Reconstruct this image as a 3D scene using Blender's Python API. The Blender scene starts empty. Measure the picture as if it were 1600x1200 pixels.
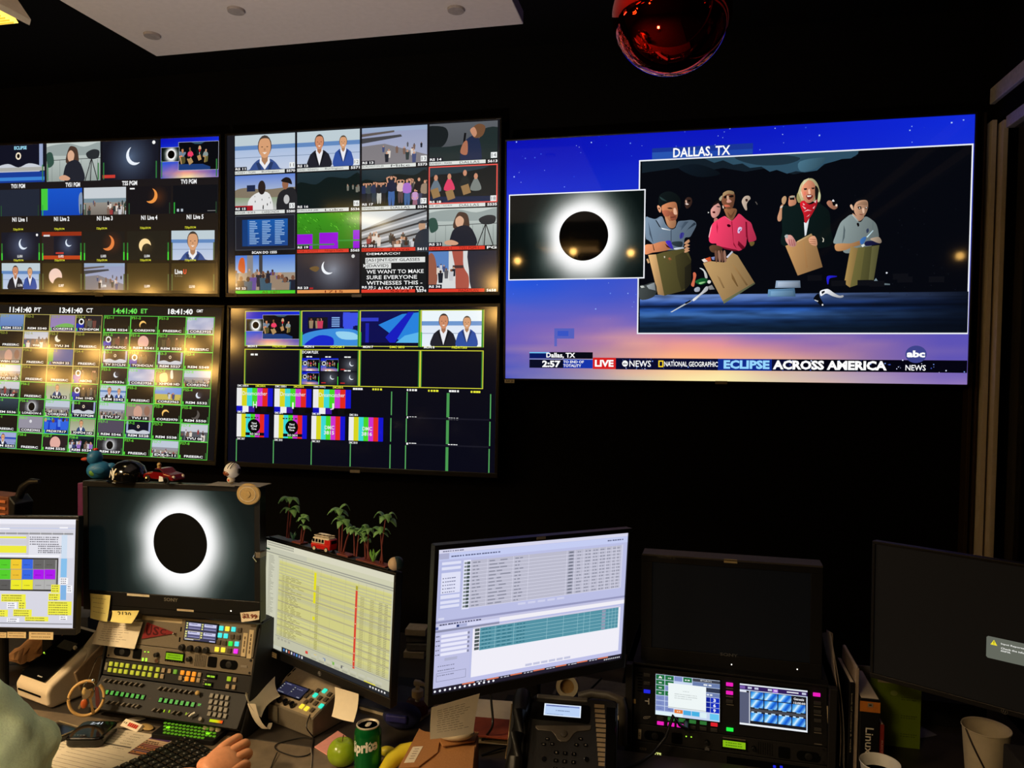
import bpy, math, random
from math import sin, cos, pi, radians as RD, sqrt, exp
from mathutils import Matrix, Vector, noise
random.seed(7)
SC = bpy.context.scene
COL = SC.collection
V = Vector

# ---------------------------------------------------------------- camera, world, exposure, lights
CAM_YAW, CAM_PITCH, CAM_ROLL, FPX, EYE = .2211, -.0359, .0116, 1168.9, 1.75
def cam_axes():
    cy, sy = cos(CAM_YAW), sin(CAM_YAW)
    f = V((-sy*cos(CAM_PITCH), cy*cos(CAM_PITCH), sin(CAM_PITCH)))
    r = V((cy, sy, 0)); u = r.cross(f); c, s = cos(CAM_ROLL), sin(CAM_ROLL)
    return c*r+s*u, -s*r+c*u, f
def lin(c):
    o = []
    for x in c[:3]:
        x = max(0., x)/255.
        o.append(x/12.92 if x <= .04045 else ((x+.055)/1.055)**2.4)
    return o
cam = bpy.data.cameras.new('camera'); camo = bpy.data.objects.new('camera', cam); COL.objects.link(camo)
r_, u_, f_ = cam_axes()
camo.matrix_world = Matrix(((r_.x, u_.x, -f_.x, 0), (r_.y, u_.y, -f_.y, 0), (r_.z, u_.z, -f_.z, EYE), (0, 0, 0, 1)))
cam.sensor_width = 36; cam.lens = FPX/1600*36; cam.clip_start = .02
SC.camera = camo
SC.view_settings.view_transform = 'Standard'; SC.view_settings.look = 'None'
SC.view_settings.exposure = 0; SC.view_settings.gamma = 1; SC.view_settings.use_curve_mapping = False
W = bpy.data.worlds.new('world'); SC.world = W; W.use_nodes = True
W.node_tree.nodes['Background'].inputs[0].default_value = (1, .85, .7, 1)
W.node_tree.nodes['Background'].inputs[1].default_value = .004
WARM = (1, .74, .43)
def area(name, loc, aim, size, power, col=WARM, sy=None):
    l = bpy.data.lights.new(name, 'AREA'); l.energy = power; l.color = col; l.size = size
    if sy: l.shape = 'RECTANGLE'; l.size_y = sy
    o = bpy.data.objects.new(name, l); COL.objects.link(o); o.location = loc
    o.rotation_euler = (V(aim)-V(loc)).to_track_quat('-Z', 'Y').to_euler()
    return o
# the newsroom's warm ceiling fixtures (each sits in a fixture built further down)
ROOM_LIGHTS = [(-2.4, .1, 2.70, 60), (-1.0, -1.0, 2.70, 30), (-3.6, -1.4, 2.70, 20)]
for i, (x, y, z, p) in enumerate(ROOM_LIGHTS):
    area('room_light', (x, y, z-.02), (x+.35, y+.9, 0), .5, p, sy=.3).data.spread = RD(100)
area('panel_fill_light', (-1.1, -.35, .42), (-1.1, 1.35, 2.75), .2, 9, (1, .86, .76)).data.spread = RD(75)  # added fill aimed upwards to brighten the white ceiling panel
area('troffer_light', (-1.86, 1.52, 2.56), (-1.5, 1.7, 0), .3, 1.6, (1, .82, .5), sy=.1)

# ---------------------------------------------------------------- materials (all node based)
MATS = {}
def mat(name, col, rough=.6, metal=0., spec=.5, emit=None, es=0., bump=0., scale=60., var=.12, trans=0., alpha=1., coat=0., ior=1.45):
    if name in MATS: return MATS[name]
    m = bpy.data.materials.new(name); m.use_nodes = True; nt = m.node_tree; b = nt.nodes['Principled BSDF']
    c = lin(col)
    tc = nt.nodes.new('ShaderNodeTexCoord'); nz = nt.nodes.new('ShaderNodeTexNoise'); nz.inputs['Scale'].default_value = scale
    nz.inputs['Detail'].default_value = 3; nt.links.new(tc.outputs['Object'], nz.inputs['Vector'])
    rp = nt.nodes.new('ShaderNodeValToRGB'); nt.links.new(nz.outputs['Fac'], rp.inputs[0])
    rp.color_ramp.elements[0].position = .3; rp.color_ramp.elements[1].position = .7
    rp.color_ramp.elements[0].color = [max(0, x*(1-var)) for x in c]+[1]; rp.color_ramp.elements[1].color = [min(1, x*(1+var)) for x in c]+[1]
    nt.links.new(rp.outputs[0], b.inputs['Base Color'])
    b.inputs['Roughness'].default_value = rough; b.inputs['Metallic'].default_value = metal
    b.inputs['Specular IOR Level'].default_value = spec; b.inputs['IOR'].default_value = ior
    b.inputs['Transmission Weight'].default_value = trans; b.inputs['Alpha'].default_value = alpha; b.inputs['Coat Weight'].default_value = coat
    if emit: b.inputs['Emission Color'].default_value = lin(emit)+[1]; b.inputs['Emission Strength'].default_value = es
    if bump:
        bp = nt.nodes.new('ShaderNodeBump'); bp.inputs['Strength'].default_value = bump; bp.inputs['Distance'].default_value = .002
        nt.links.new(nz.outputs['Fac'], bp.inputs['Height']); nt.links.new(bp.outputs[0], b.inputs['Normal'])
    MATS[name] = m; return m
def attr_mat(name, emissive, rough=.3, spec=.5, gain=1.):
    m = bpy.data.materials.new(name); m.use_nodes = True; nt = m.node_tree; b = nt.nodes['Principled BSDF']
    a = nt.nodes.new('ShaderNodeVertexColor'); a.layer_name = 'Col'
    b.inputs['Roughness'].default_value = rough; b.inputs['Specular IOR Level'].default_value = spec
    if emissive:
        b.inputs['Base Color'].default_value = (.004, .004, .004, 1)
        nt.links.new(a.outputs[0], b.inputs['Emission Color']); b.inputs['Emission Strength'].default_value = gain
    else: nt.links.new(a.outputs[0], b.inputs['Base Color'])
    MATS[name] = m; return m
SCR = attr_mat('screen_picture', True, .045, .35)
SCRM = attr_mat('matte_screen_picture', True, .11, .6)
SCRD = attr_mat('desk_screen_picture', True, .45, .3)
SCRB = attr_mat('broadcast_screen_picture', True, .4, .08)
PRINT = attr_mat('printed_matter', False, .75, .2)
GLOSSP = attr_mat('glossy_print', False, .3, .5)
M = dict(
 wall=mat('wall_black_paint', (14, 13, 12), .9, spec=.06, bump=.3, scale=120),
 ceil=mat('ceiling_black_paint', (12, 11, 11), .9, spec=.1),
 floor=mat('floor_dark_carpet', (38, 36, 36), .95, bump=.8, scale=300),
 rear=mat('rear_wall_paint', (46, 40, 34), .9),
 panel=mat('white_ceiling_panel', (205, 195, 190), .8, var=.03),
 frame=mat('beige_aluminium', (214, 206, 198), .6, metal=.0, var=.04),
 framed=mat('bronze_aluminium', (70, 56, 42), .45, metal=.5),
 beam=mat('grey_steel_header', (205, 205, 212), .5, metal=.2),
 glass=mat('dark_glass', (10, 11, 12), .04, spec=.5, alpha=.35),
 blk=mat('black_plastic', (16, 15, 15), .38, spec=.5, bump=.15, scale=400),
 blkm=mat('matte_black_plastic', (16, 15, 15), .6, spec=.4, bump=.2, scale=500),
 blkg=mat('gloss_black_plastic', (10, 10, 11), .12, spec=.6),
 bezel=mat('tv_bezel', (24, 22, 21), .3, spec=.5),
 metal=mat('brushed_steel', (150, 150, 150), .3, metal=1., var=.05),
 chrome=mat('chrome', (220, 220, 220), .08, metal=1., var=0),
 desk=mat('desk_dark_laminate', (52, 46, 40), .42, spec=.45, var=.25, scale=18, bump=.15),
 rack=mat('rack_grey_metal', (112, 102, 86), .5, metal=.2, bump=.2, scale=300, var=.06),
 rackd=mat('rack_dark_metal', (34, 32, 31), .5, metal=.2, bump=.2, scale=300),
 hole=mat('black_recess', (5, 5, 5), .9, spec=.1),
 beige=mat('beige_plastic', (206, 188, 160), .5, bump=.1, scale=300, var=.04),
 cream=mat('cream_plastic', (214, 200, 170), .5, var=.04),
 tan=mat('tan_plastic', (180, 150, 92), .5, var=.12, scale=120),
 grey=mat('grey_plastic', (128, 120, 108), .5, var=.05),
 key=mat('grey_key', (112, 108, 98), .5, var=.08),
 white=mat('white_plastic', (225, 222, 212), .4, var=.03),
 paper=mat('paper', (226, 214, 190), .85, spec=.2, var=.03),
 yellow=mat('yellow_note_paper', (222, 208, 130), .85, spec=.2, var=.04),
 pink=mat('pink_paper', (220, 150, 140), .8, var=.05),
 card=mat('brown_cardboard', (168, 116, 66), .8, bump=.3, scale=200, var=.07),
 red=mat('red_paint', (190, 26, 22), .25, spec=.5, var=.05),
 dred=mat('dark_red_paint', (104, 10, 12), .18, spec=.6, var=.05),
 orange=mat('orange_plastic', (230, 80, 30), .5), purple=mat('purple_plastic', (84, 22, 66), .5),
 yel=mat('yellow_plastic', (230, 200, 20), .5),
 blue=mat('blue_rubber', (32, 104, 150), .45, var=.05), bill=mat('orange_rubber', (190, 70, 40), .5), grn=mat('green_rubber', (90, 140, 50), .5),
 leaf=mat('green_toy_leaf', (112, 160, 92), .45, var=.25, scale=60), trunk=mat('brown_toy_trunk', (110, 46, 34), .55),
 shirt=mat('mint_cotton', (214, 236, 200), .85, spec=.2, bump=.35, scale=260, var=.06),
 skin=mat('skin', (214, 146, 106), .5, spec=.4, bump=.12, scale=90, var=.07), nail=mat('nail', (226, 170, 140), .3),
 hair=mat('brown_hair', (40, 26, 18), .6, bump=.6, scale=200), cloth=mat('dark_cloth', (30, 32, 40), .9),
 apple=mat('green_apple_skin', (140, 166, 34), .22, spec=.5, var=.14, scale=26),
 can=mat('green_can', (10, 112, 50), .25, metal=.55, var=.05), alu=mat('can_aluminium', (214, 206, 190), .32, metal=.35, var=.03),
 banana=mat('yellow_fruit', (206, 190, 40), .5, var=.12, scale=30),
 clear=mat('clear_plastic', (200, 205, 205), .05, trans=.9, alpha=.55, var=0), gel=mat('red_label', (96, 28, 34), .4),
 wood=mat('warm_wood', (92, 50, 30), .5, var=.3, scale=30), navy=mat('navy_fabric', (24, 28, 70), .8),
 green=mat('green_card', (116, 140, 22), .6, var=.05), ball=mat('red_mirror_glass', (205, 26, 14), .03, metal=1., var=.02),
 lampm=mat('warm_lamp_glow', (255, 190, 100), .5, emit=(255, 196, 104), es=80., var=0),
 troff=mat('yellow_louvre_glow', (255, 230, 120), .5, emit=(255, 222, 96), es=1.5, var=0),
 panelglow=mat('ceiling_fixture_glow', (255, 214, 150), .5, emit=(255, 196, 120), es=3., var=0),
 led=mat('white_led', (255, 255, 255), emit=(255, 250, 240), es=2.), ledg=mat('green_led', (60, 255, 60), emit=(190, 255, 60), es=1.2),
)
def glowm(c, s=1.):
    n = 'lit_key_%d_%d_%d' % tuple(c[:3])
    return mat(n, [x*.5 for x in c], .5, emit=c, es=s, var=0)

# ---------------------------------------------------------------- geometry helpers
def T3(x=0, y=0, z=0, rx=0, ry=0, rz=0, s=1.):
    return Matrix.Translation((x, y, z)) @ Matrix.Rotation(RD(rz), 4, 'Z') @ Matrix.Rotation(RD(ry), 4, 'Y') @ Matrix.Rotation(RD(rx), 4, 'X') @ Matrix.Scale(s, 4)
def frame(x, y, z, yaw=0, tilt=0, roll=0):
    """local X right, Z up, Y away from the viewer; tilt > 0 leans the top back"""
    return Matrix.Translation((x, y, z)) @ Matrix.Rotation(RD(yaw), 4, 'Z') @ Matrix.Rotation(RD(-tilt), 4, 'X') @ Matrix.Rotation(RD(-roll), 4, 'Y')
class MB:
    def __init__(s): s.v = []; s.f = []
    def add(s, vs, fs, T=None):
        n = len(s.v); s.v += [tuple((T @ V(p)) if T is not None else p) for p in vs]; s.f += [tuple(i+n for i in f) for f in fs]; return s
    def box(s, x0, x1, y0, y1, z0, z1, T=None):
        return s.add([(x, y, z) for x in (x0, x1) for y in (y0, y1) for z in (z0, z1)],
                     [(0, 1, 3, 2), (4, 6, 7, 5), (0, 4, 5, 1), (2, 3, 7, 6), (0, 2, 6, 4), (1, 5, 7, 3)], T)
    def cbox(s, c, d, T=None):
        return s.box(c[0]-d[0]/2, c[0]+d[0]/2, c[1]-d[1]/2, c[1]+d[1]/2, c[2]-d[2]/2, c[2]+d[2]/2, T)
    def prism(s, pts, y0, y1, T=None, ax='y'):
        """outline in XZ pushed along Y (ax y), or XY along Z (ax z), or YZ along X (ax x)"""
        n = len(pts)
        g = {'y': lambda p, h: (p[0], h, p[1]), 'z': lambda p, h: (p[0], p[1], h), 'x': lambda p, h: (h, p[0], p[1])}[ax]
        vs = [g(p, y0) for p in pts]+[g(p, y1) for p in pts]
        return s.add(vs, [tuple(range(n)), tuple(range(2*n-1, n-1, -1))]+[(i, i+n, (i+1) % n+n, (i+1) % n) for i in range(n)], T)
    def lathe(s, prof, n=24, T=None, sx=1., sy=1.):
        vs = []; fs = []
        for (r, z) in prof: vs += [(r*cos(2*pi*k/n)*sx, r*sin(2*pi*k/n)*sy, z) for k in range(n)]
        for i in range(len(prof)-1):
            for k in range(n): fs.append((i*n+k, i*n+(k+1) % n, (i+1)*n+(k+1) % n, (i+1)*n+k))
        if prof[0][0] > 1e-5: fs.append(tuple(range(n-1, -1, -1)))
        if prof[-1][0] > 1e-5: fs.append(tuple((len(prof)-1)*n+k for k in range(n)))
        return s.add(vs, fs, T)
    def sph(s, c, r, n=20, T=None, sc=(1, 1, 1)):
        m = n//2; pr = [(max(1e-6, sin(pi*i/m))*r, -cos(pi*i/m)*r) for i in range(m+1)]
        A = Matrix.Translation(c) @ Matrix.Diagonal((sc[0], sc[1], sc[2], 1))
        return s.lathe(pr, n, (T @ A) if T is not None else A)
    def cyl(s, p0, p1, r0, r1=None, n=16, T=None):
        p0, p1 = V(p0), V(p1); d = p1-p0; A = Matrix.Translation(p0) @ d.to_track_quat('Z', 'Y').to_matrix().to_4x4()
        return s.lathe([(r0, 0), (r0 if r1 is None else r1, d.length)], n, (T @ A) if T is not None else A)
    def tube(s, pts, r, n=8, T=None, closed=False):
        pts = [V(p) for p in pts]; m = len(pts); vs = []; fs = []; up = V((0, 0, 1))
        for i, p in enumerate(pts):
            a = pts[(i-1) % m] if (closed or i) else p; b = pts[(i+1) % m] if (closed or i < m-1) else p
            t = (b-a).normalized(); x = t.cross(up)
            if x.length < .1: x = t.cross(V((1, 0, 0)))
            x.normalize(); y = t.cross(x); rr = r[i] if isinstance(r, (list, tuple)) else r
            vs += [p+(x*cos(2*pi*k/n)+y*sin(2*pi*k/n))*rr for k in range(n)]
        for i in range(m if closed else m-1):
            j = (i+1) % m
            for k in range(n): fs.append((i*n+k, i*n+(k+1) % n, j*n+(k+1) % n, j*n+k))
        if not closed: fs += [tuple(range(n-1, -1, -1)), tuple((m-1)*n+k for k in range(n))]
        return s.add([tuple(v) for v in vs], fs, T)
    def sheet(s, fn, nu, nv, th=.0006, T=None):
        """a thin curved sheet: fn(u,v)->point, u,v in 0..1"""
        g = [[V(fn(i/nu, j/nv)) for j in range(nv+1)] for i in range(nu+1)]; vs = []; N = (nu+1)*(nv+1)
        for sgn in (0, 1):
            for i in range(nu+1):
                for j in range(nv+1):
                    a = g[min(i+1, nu)][j]-g[max(i-1, 0)][j]; b = g[i][min(j+1, nv)]-g[i][max(j-1, 0)]
                    vs.append(tuple(g[i][j]-(a.cross(b)).normalized()*th*sgn))
        fs = []; q = lambda i, j, k: k*N+i*(nv+1)+j
        for i in range(nu):
            for j in range(nv):
                fs.append((q(i, j, 0), q(i+1, j, 0), q(i+1, j+1, 0), q(i, j+1, 0))); fs.append((q(i, j, 1), q(i, j+1, 1), q(i+1, j+1, 1), q(i+1, j, 1)))
        for i in range(nu):
            fs.append((q(i, 0, 0), q(i, 0, 1), q(i+1, 0, 1), q(i+1, 0, 0))); fs.append((q(i, nv, 0), q(i+1, nv, 0), q(i+1, nv, 1), q(i, nv, 1)))
        for j in range(nv):
            fs.append((q(0, j, 0), q(0, j+1, 0), q(0, j+1, 1), q(0, j, 1))); fs.append((q(nu, j, 0), q(nu, j, 1), q(nu, j+1, 1), q(nu, j+1, 0)))
        return s.add(vs, fs, T)
def rrect(w, h, r, n=5, cx=0, cy=0):
    o = []
    for (sx, sy, a0) in ((1, -1, -90), (1, 1, 0), (-1, 1, 90), (-1, -1, 180)):
        for k in range(n+1):
            a = RD(a0+90*k/n); o.append((cx+sx*(w/2-r)+r*cos(a), cy+sy*(h/2-r)+r*sin(a)))
    return o
def tag(o, label=None, cat=None, group=None, kind=None):
    for k, v in (('label', label), ('category', cat), ('group', group), ('kind', kind)):
        if v: o[k] = v
    return o
def thing(name, label, cat, loc=(0, 0, 0), group=None, rz=0):
    o = bpy.data.objects.new(name, None); COL.objects.link(o); o.empty_display_size = .05
    o.matrix_world = Matrix.Translation(loc) @ Matrix.Rotation(RD(rz), 4, 'Z')
    WM[o.name] = o.matrix_basis.copy(); return tag(o, label, cat, group)
WM = {}
def part(name, mb, m, parent=None, T=None, smooth=False, bevel=0., label=None, sub=0, seg=2, local=False):
    """one mesh object; its vertices are given in world space after T, and stored relative to its thing"""
    me = bpy.data.meshes.new(name)
    top = parent
    while top is not None and top.parent is not None: top = top.parent
    A = Matrix.Identity(4) if (top is None or local) else WM[top.name].inverted()
    A = A @ T if T is not None else A
    me.from_pydata([tuple(A @ V(p)) for p in mb.v], [], mb.f); me.validate(); me.update()
    me.materials.append(m if not isinstance(m, str) else M[m])
    import bmesh
    b = bmesh.new(); b.from_mesh(me); bmesh.ops.recalc_face_normals(b, faces=b.faces); b.to_mesh(me); b.free()
    if smooth:
        me.polygons.foreach_set('use_smooth', [True]*len(me.polygons))
    o = bpy.data.objects.new(name, me); COL.objects.link(o)
    if parent is not None: o.parent = parent
    if bevel: md = o.modifiers.new('bevel', 'BEVEL'); md.width = bevel; md.segments = seg; md.limit_method = 'ANGLE'; md.angle_limit = RD(40)
    if sub: md = o.modifiers.new('smooth', 'SUBSURF'); md.levels = sub; md.render_levels = sub
    if smooth and not sub:
        try: me.set_sharp_from_angle(angle=RD(42))
        except Exception: pass
    if label: o['label'] = label
    if parent is None: WM[o.name] = Matrix.Identity(4)
    return o
def struct(name, mb, m, **k):
    o = part(name, mb, m, **k); o['kind'] = 'structure'; return o
def solo(name, label, cat, mb, m, group=None, **k):
    return tag(part(name, mb, m, **k), label, cat, group)
def dup(root, T, label=None):
    """copy of a thing, its parts and sub-parts; T is the copy's own placement"""
    r = root.copy(); COL.objects.link(r); r.matrix_basis = T
    if label: r['label'] = label
    def rec(a, b):
        for ch in list(a.children):
            c = ch.copy(); COL.objects.link(c); c.parent = b; rec(ch, c)
    rec(root, r); return r

# ---------------------------------------------------------------- flat pictures (what a screen shows, what a sheet has printed on it)
def homog(q, w, h):
    """map from measured positions of a flat rectangle to its own plane (u right, v down, metres)"""
    (x0, y0), (x1, y1), (x2, y2), (x3, y3) = q
    dx1, dx2, dx3 = x1-x2, x3-x2, x0-x1+x2-x3; dy1, dy2, dy3 = y1-y2, y3-y2, y0-y1+y2-y3
    D = dx1*dy2-dx2*dy1; g = (dx3*dy2-dx2*dy3)/D; k = (dx1*dy3-dx3*dy1)/D
    Hm = Matrix(((x1-x0+g*x1, x3-x0+k*x3, x0), (y1-y0+g*y1, y3-y0+k*y3, y0), (g, k, 1))).inverted()
    def f(x, y):
        p = Hm @ V((x, y, 1)); return (p.x/p.z*w, p.y/p.z*h)
    return f
def catmull(p, k=5):
    n = len(p); o = []
    for i in range(n):
        a, b, c, d = p[i-1], p[i], p[(i+1) % n], p[(i+2) % n]
        for j in range(k):
            t = j/k; t2 = t*t; t3 = t2*t
            o.append(tuple(.5*(2*b[m]+(c[m]-a[m])*t+(2*a[m]-5*b[m]+4*c[m]-d[m])*t2+(3*b[m]-a[m]-3*c[m]+d[m])*t3) for m in (0, 1)))
    return o
GLY = {}
def glyphs(s, bold):
    k = (s, bold)
    if k not in GLY:
        cu = bpy.data.curves.new('t', 'FONT'); cu.body = s; cu.size = 1; cu.resolution_u = 2; cu.offset = bold
        o = bpy.data.objects.new('t', cu); me = o.to_mesh()
        vs = [(v.co.x, v.co.y) for v in me.vertices]; fs = [tuple(p.vertices) for p in me.polygons]
        o.to_mesh_clear(); bpy.data.objects.remove(o); bpy.data.curves.remove(cu)
        GLY[k] = (vs, fs)
    return GLY[k]
class Cv:
    def __init__(s, w, h, bg=(0, 0, 0), quad=None, z0=0):
        s.w, s.h = w, h; s.v = []; s.f = []; s.c = []; s.bb = []; s.clip = None
        s.P = homog(quad, w, h) if quad else None
        if bg is not None: s.rect(0, 0, w, h, bg)
    def add(s, vs, fs, cols):
        if not vs or not fs: return
        xs = [p[0] for p in vs]; ys = [p[1] for p in vs]; b = (min(xs), min(ys), max(xs), max(ys)); lv = 0
        e = 1e-5
        for q in s.bb:
            if q[4] >= lv and q[0] < b[2]-e and q[2] > b[0]+e and q[1] < b[3]-e and q[3] > b[1]+e: lv = q[4]+1
        s.bb.append(b+(lv,)); n = len(s.v)
        s.v += [(p[0], p[1], lv) for p in vs]; s.f += [tuple(i+n for i in f) for f in fs]
        s.c += [lin(c) for c in cols] if isinstance(cols[0], (tuple, list)) else [lin(cols)]*len(vs)
    def poly(s, pts, col):
        if s.clip:
            x0, y0, x1, y1 = s.clip
            for ax, lim, sg in ((0, x0, 1), (0, x1, -1), (1, y0, 1), (1, y1, -1)):
                o = []
                for i in range(len(pts)):
                    a, b = pts[i-1], pts[i]; ia = (a[ax]-lim)*sg >= 0; ib = (b[ax]-lim)*sg >= 0
                    if ia != ib:
                        t = (lim-a[ax])/(b[ax]-a[ax]); o.append((a[0]+(b[0]-a[0])*t, a[1]+(b[1]-a[1])*t))
                    if ib: o.append(b)
                pts = o
                if len(pts) < 3: return
        s.add(pts, [tuple(range(len(pts)))], tuple(col))
    def rect(s, a, b, c, d, col, col2=None):
        if s.clip and not col2: return s.poly([(a, b), (c, b), (c, d), (a, d)], col)
        s.add([(a, b), (c, b), (c, d), (a, d)], [(0, 1, 2, 3)], tuple(col) if col2 is None else [col, col, col2, col2])
    def blob(s, pts, col, k=4): s.poly(catmull(pts, k), col)
    def ell(s, x, y, rx, ry, col, n=20, a0=0):
        s.poly([(x+rx*cos(2*pi*k/n)*cos(a0)-ry*sin(2*pi*k/n)*sin(a0), y+rx*cos(2*pi*k/n)*sin(a0)+ry*sin(2*pi*k/n)*cos(a0)) for k in range(n)], col)
    def line(s, p, q, w, col):
        d = V((q[0]-p[0], q[1]-p[1])); 
        if d.length < 1e-7: return
        n = V((-d.y, d.x)).normalized()*w/2
        s.poly([(p[0]+n.x, p[1]+n.y), (q[0]+n.x, q[1]+n.y), (q[0]-n.x, q[1]-n.y), (p[0]-n.x, p[1]-n.y)], col)
    def path(s, pts, w, col):
        for a, b in zip(pts, pts[1:]): s.line(a, b, w, col)
    def box(s, a, b, c, d, t, col):
        s.rect(a, b, c, b+t, col); s.rect(a, d-t, c, d, col); s.rect(a, b+t, a+t, d-t, col); s.rect(c-t, b+t, c, d-t, col)
    def grid(s, a, b, c, d, nx, ny, fn):
        vs = []; cs = []
        for j in range(ny+1):
            for i in range(nx+1):
                u, v = i/nx, j/ny; vs.append((a+(c-a)*u, b+(d-b)*v)); cs.append(fn(u, v))
        s.add(vs, [(j*(nx+1)+i, j*(nx+1)+i+1, (j+1)*(nx+1)+i+1, (j+1)*(nx+1)+i) for j in range(ny) for i in range(nx)], cs)
    def fit(s, t, a, b, c, d, col, bold=.0, shear=0):
        """text stretched into the rectangle a,b..c,d"""
        vs, fs = glyphs(t, bold)
        if not vs: return
        x0 = min(p[0] for p in vs); x1 = max(p[0] for p in vs); y0 = min(p[1] for p in vs); y1 = max(p[1] for p in vs)
        kx = (c-a)/(x1-x0); ky = (d-b)/(y1-y0)
        s.add([(a+(p[0]-x0)*kx, d-(p[1]-y0)*ky) for p in vs], fs, tuple(col))
    def text(s, t, x, y, h, col, al='l', bold=.0, sx=1.):
        """cap height h, baseline at y"""
        vs, fs = glyphs(t, bold)
        if not vs: return
        k = h/.70; x0 = min(p[0] for p in vs); x1 = max(p[0] for p in vs); w = (x1-x0)*k*sx
        ox = {'l': x, 'c': x-w/2, 'r': x-w}[al]
        s.add([(ox+(p[0]-x0)*k*sx, y-p[1]*k) for p in vs], fs, tuple(col))
    def dash(s, x, y, w, h, col, gap=.35, n=None):
        """an illegible run of type"""
        n = n or max(2, int(w/(h*2.2))); x_ = x
        for i in range(n):
            ww = w/n*random.uniform(.5, .95); s.rect(x_, y, x_+ww, y+h, col); x_ += w/n
    def build(s, name, m, parent, T, dz=.00006, **k):
        """T: frame centred on the picture, local X right, Z up, viewer at -Y"""
        me = bpy.data.meshes.new(name); top = parent
        while top is not None and top.parent is not None: top = top.parent
        A = (WM[top.name].inverted() @ T) if top is not None else T
        me.from_pydata([tuple(A @ V((p[0]-s.w/2, -p[2]*dz, s.h/2-p[1]))) for p in s.v], [], [tuple(reversed(f)) for f in s.f])
        at = me.color_attributes.new('Col', 'FLOAT_COLOR', 'POINT')
        buf = []
        for c in s.c: buf += [c[0], c[1], c[2], 1]
        at.data.foreach_set('color', buf)
        me.materials.append(m if not isinstance(m, str) else MATS[m])
        o = bpy.data.objects.new(name, me); COL.objects.link(o)
        if parent is not None: o.parent = parent
        else: WM[o.name] = Matrix.Identity(4)
        if k.get('label'): o['label'] = k['label']
        return o
# ---------------------------------------------------------------- pictures shown on the screens
def lerp(a, b, t): t = max(0, min(1, t)); return [a[i]+(b[i]-a[i])*t for i in (0, 1, 2)]
def ramp(st, t):
    if t <= st[0][0]: return list(st[0][1])
    for (a, ca), (b, cb) in zip(st, st[1:]):
        if t <= b: return lerp(ca, cb, (t-a)/(b-a))
    return list(st[-1][1])
def S(r, a, b, c, d): w, h = r[2]-r[0], r[3]-r[1]; return (r[0]+w*a, r[1]+h*b, r[0]+w*c, r[1]+h*d)
def X(r): return lambda x, y: (r[0]+(r[2]-r[0])*x, r[1]+(r[3]-r[1])*y)
def corona(c, r, nx=40, ny=26, cx=.555, cy=.5, R=.285, far=(8, 18, 18), rim=None):
    w, h = r[2]-r[0], r[3]-r[1]
    st = [(0, (255, 255, 255)), (.16, (252, 252, 252)), (.3, (226, 228, 227)), (.48, (176, 180, 178)), (.7, (116, 122, 119)), (.95, (66, 76, 73)), (1.25, (30, 40, 38)), (1.7, far), (3, [x*.5 for x in far])]
    def f(u, v):
        dx, dy = (u-cx)*w/h, v-cy; d = sqrt(dx*dx+dy*dy)/R; a = math.atan2(dy, dx)
        d = 1+(d-1)*(1-.10*cos(a-1.4)+.16*cos(2*a)-.04*cos(5*a))
        k = 1+.13*noise.noise((cos(a)*2.2, sin(a)*2.2, d*.5))
        return ramp(st, max(0, (d-1))*k)
    c.grid(*r, nx, ny, f)
    n = 56 if nx > 30 else 20
    x, y = X(r)(cx, cy)
    if nx > 30: c.ell(x, y, R*h*1.03, R*h*1.03, (255, 255, 255), n)
    c.ell(x, y, R*h, R*h, rim or (2, 2, 2), n)
def crescent(c, r, cx, cy, R, ox, oy, R2, col, bg=None, glow=None, n=16):
    """a lit disc with a second disc biting into it"""
    if bg: c.rect(*r, bg)
    w, h = r[2]-r[0], r[3]-r[1]
    if glow:
        sx, sy, sr, gc = glow
        c.grid(*r, 20, 14, lambda u, v: lerp(gc, bg, min(1, (sqrt(((u-sx)*w/h)**2+(v-sy)**2)/sr))**.6))
    # the part of circle 1 that lies outside circle 2
    p = []
    for k in range(n*2):
        a = 2*pi*k/(n*2); p.append((cx+R*cos(a), cy+R*sin(a)))
    out = [q for q in p if (q[0]-cx-ox)**2+(q[1]-cy-oy)**2 > R2*R2]
    a0 = math.atan2(-oy, -ox)
    out.sort(key=lambda q: (math.atan2(q[1]-cy, q[0]-cx)-a0+pi) % (2*pi))
    e0, e1 = out[0], out[-1]; b1 = math.atan2(e1[1]-cy-oy, e1[0]-cx-ox); b0 = math.atan2(e0[1]-cy-oy, e0[0]-cx-ox)
    d = (b0-b1+pi) % (2*pi)-pi
    arc = [(cx+ox+R2*cos(b1+d*t/8), cy+oy+R2*sin(b1+d*t/8)) for t in range(1, 8)]
    pts = [(r[0]+(x_*h), r[1]+y_*h) for x_, y_ in out+arc]
    c.poly(pts, col)
BLUES = ((190, 205, 212), (98, 136, 190), (170, 190, 222), (196, 206, 226))
def lake(c, r, t=BLUES):
    c.rect(*S(r, 0, 0, 1, .3), t[0]); c.rect(*S(r, 0, .3, 1, .42), t[1]); c.rect(*S(r, 0, .42, 1, 1), t[2], t[3])
    c.rect(*S(r, 0, .63, 1, .645), (120, 140, 170))
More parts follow.
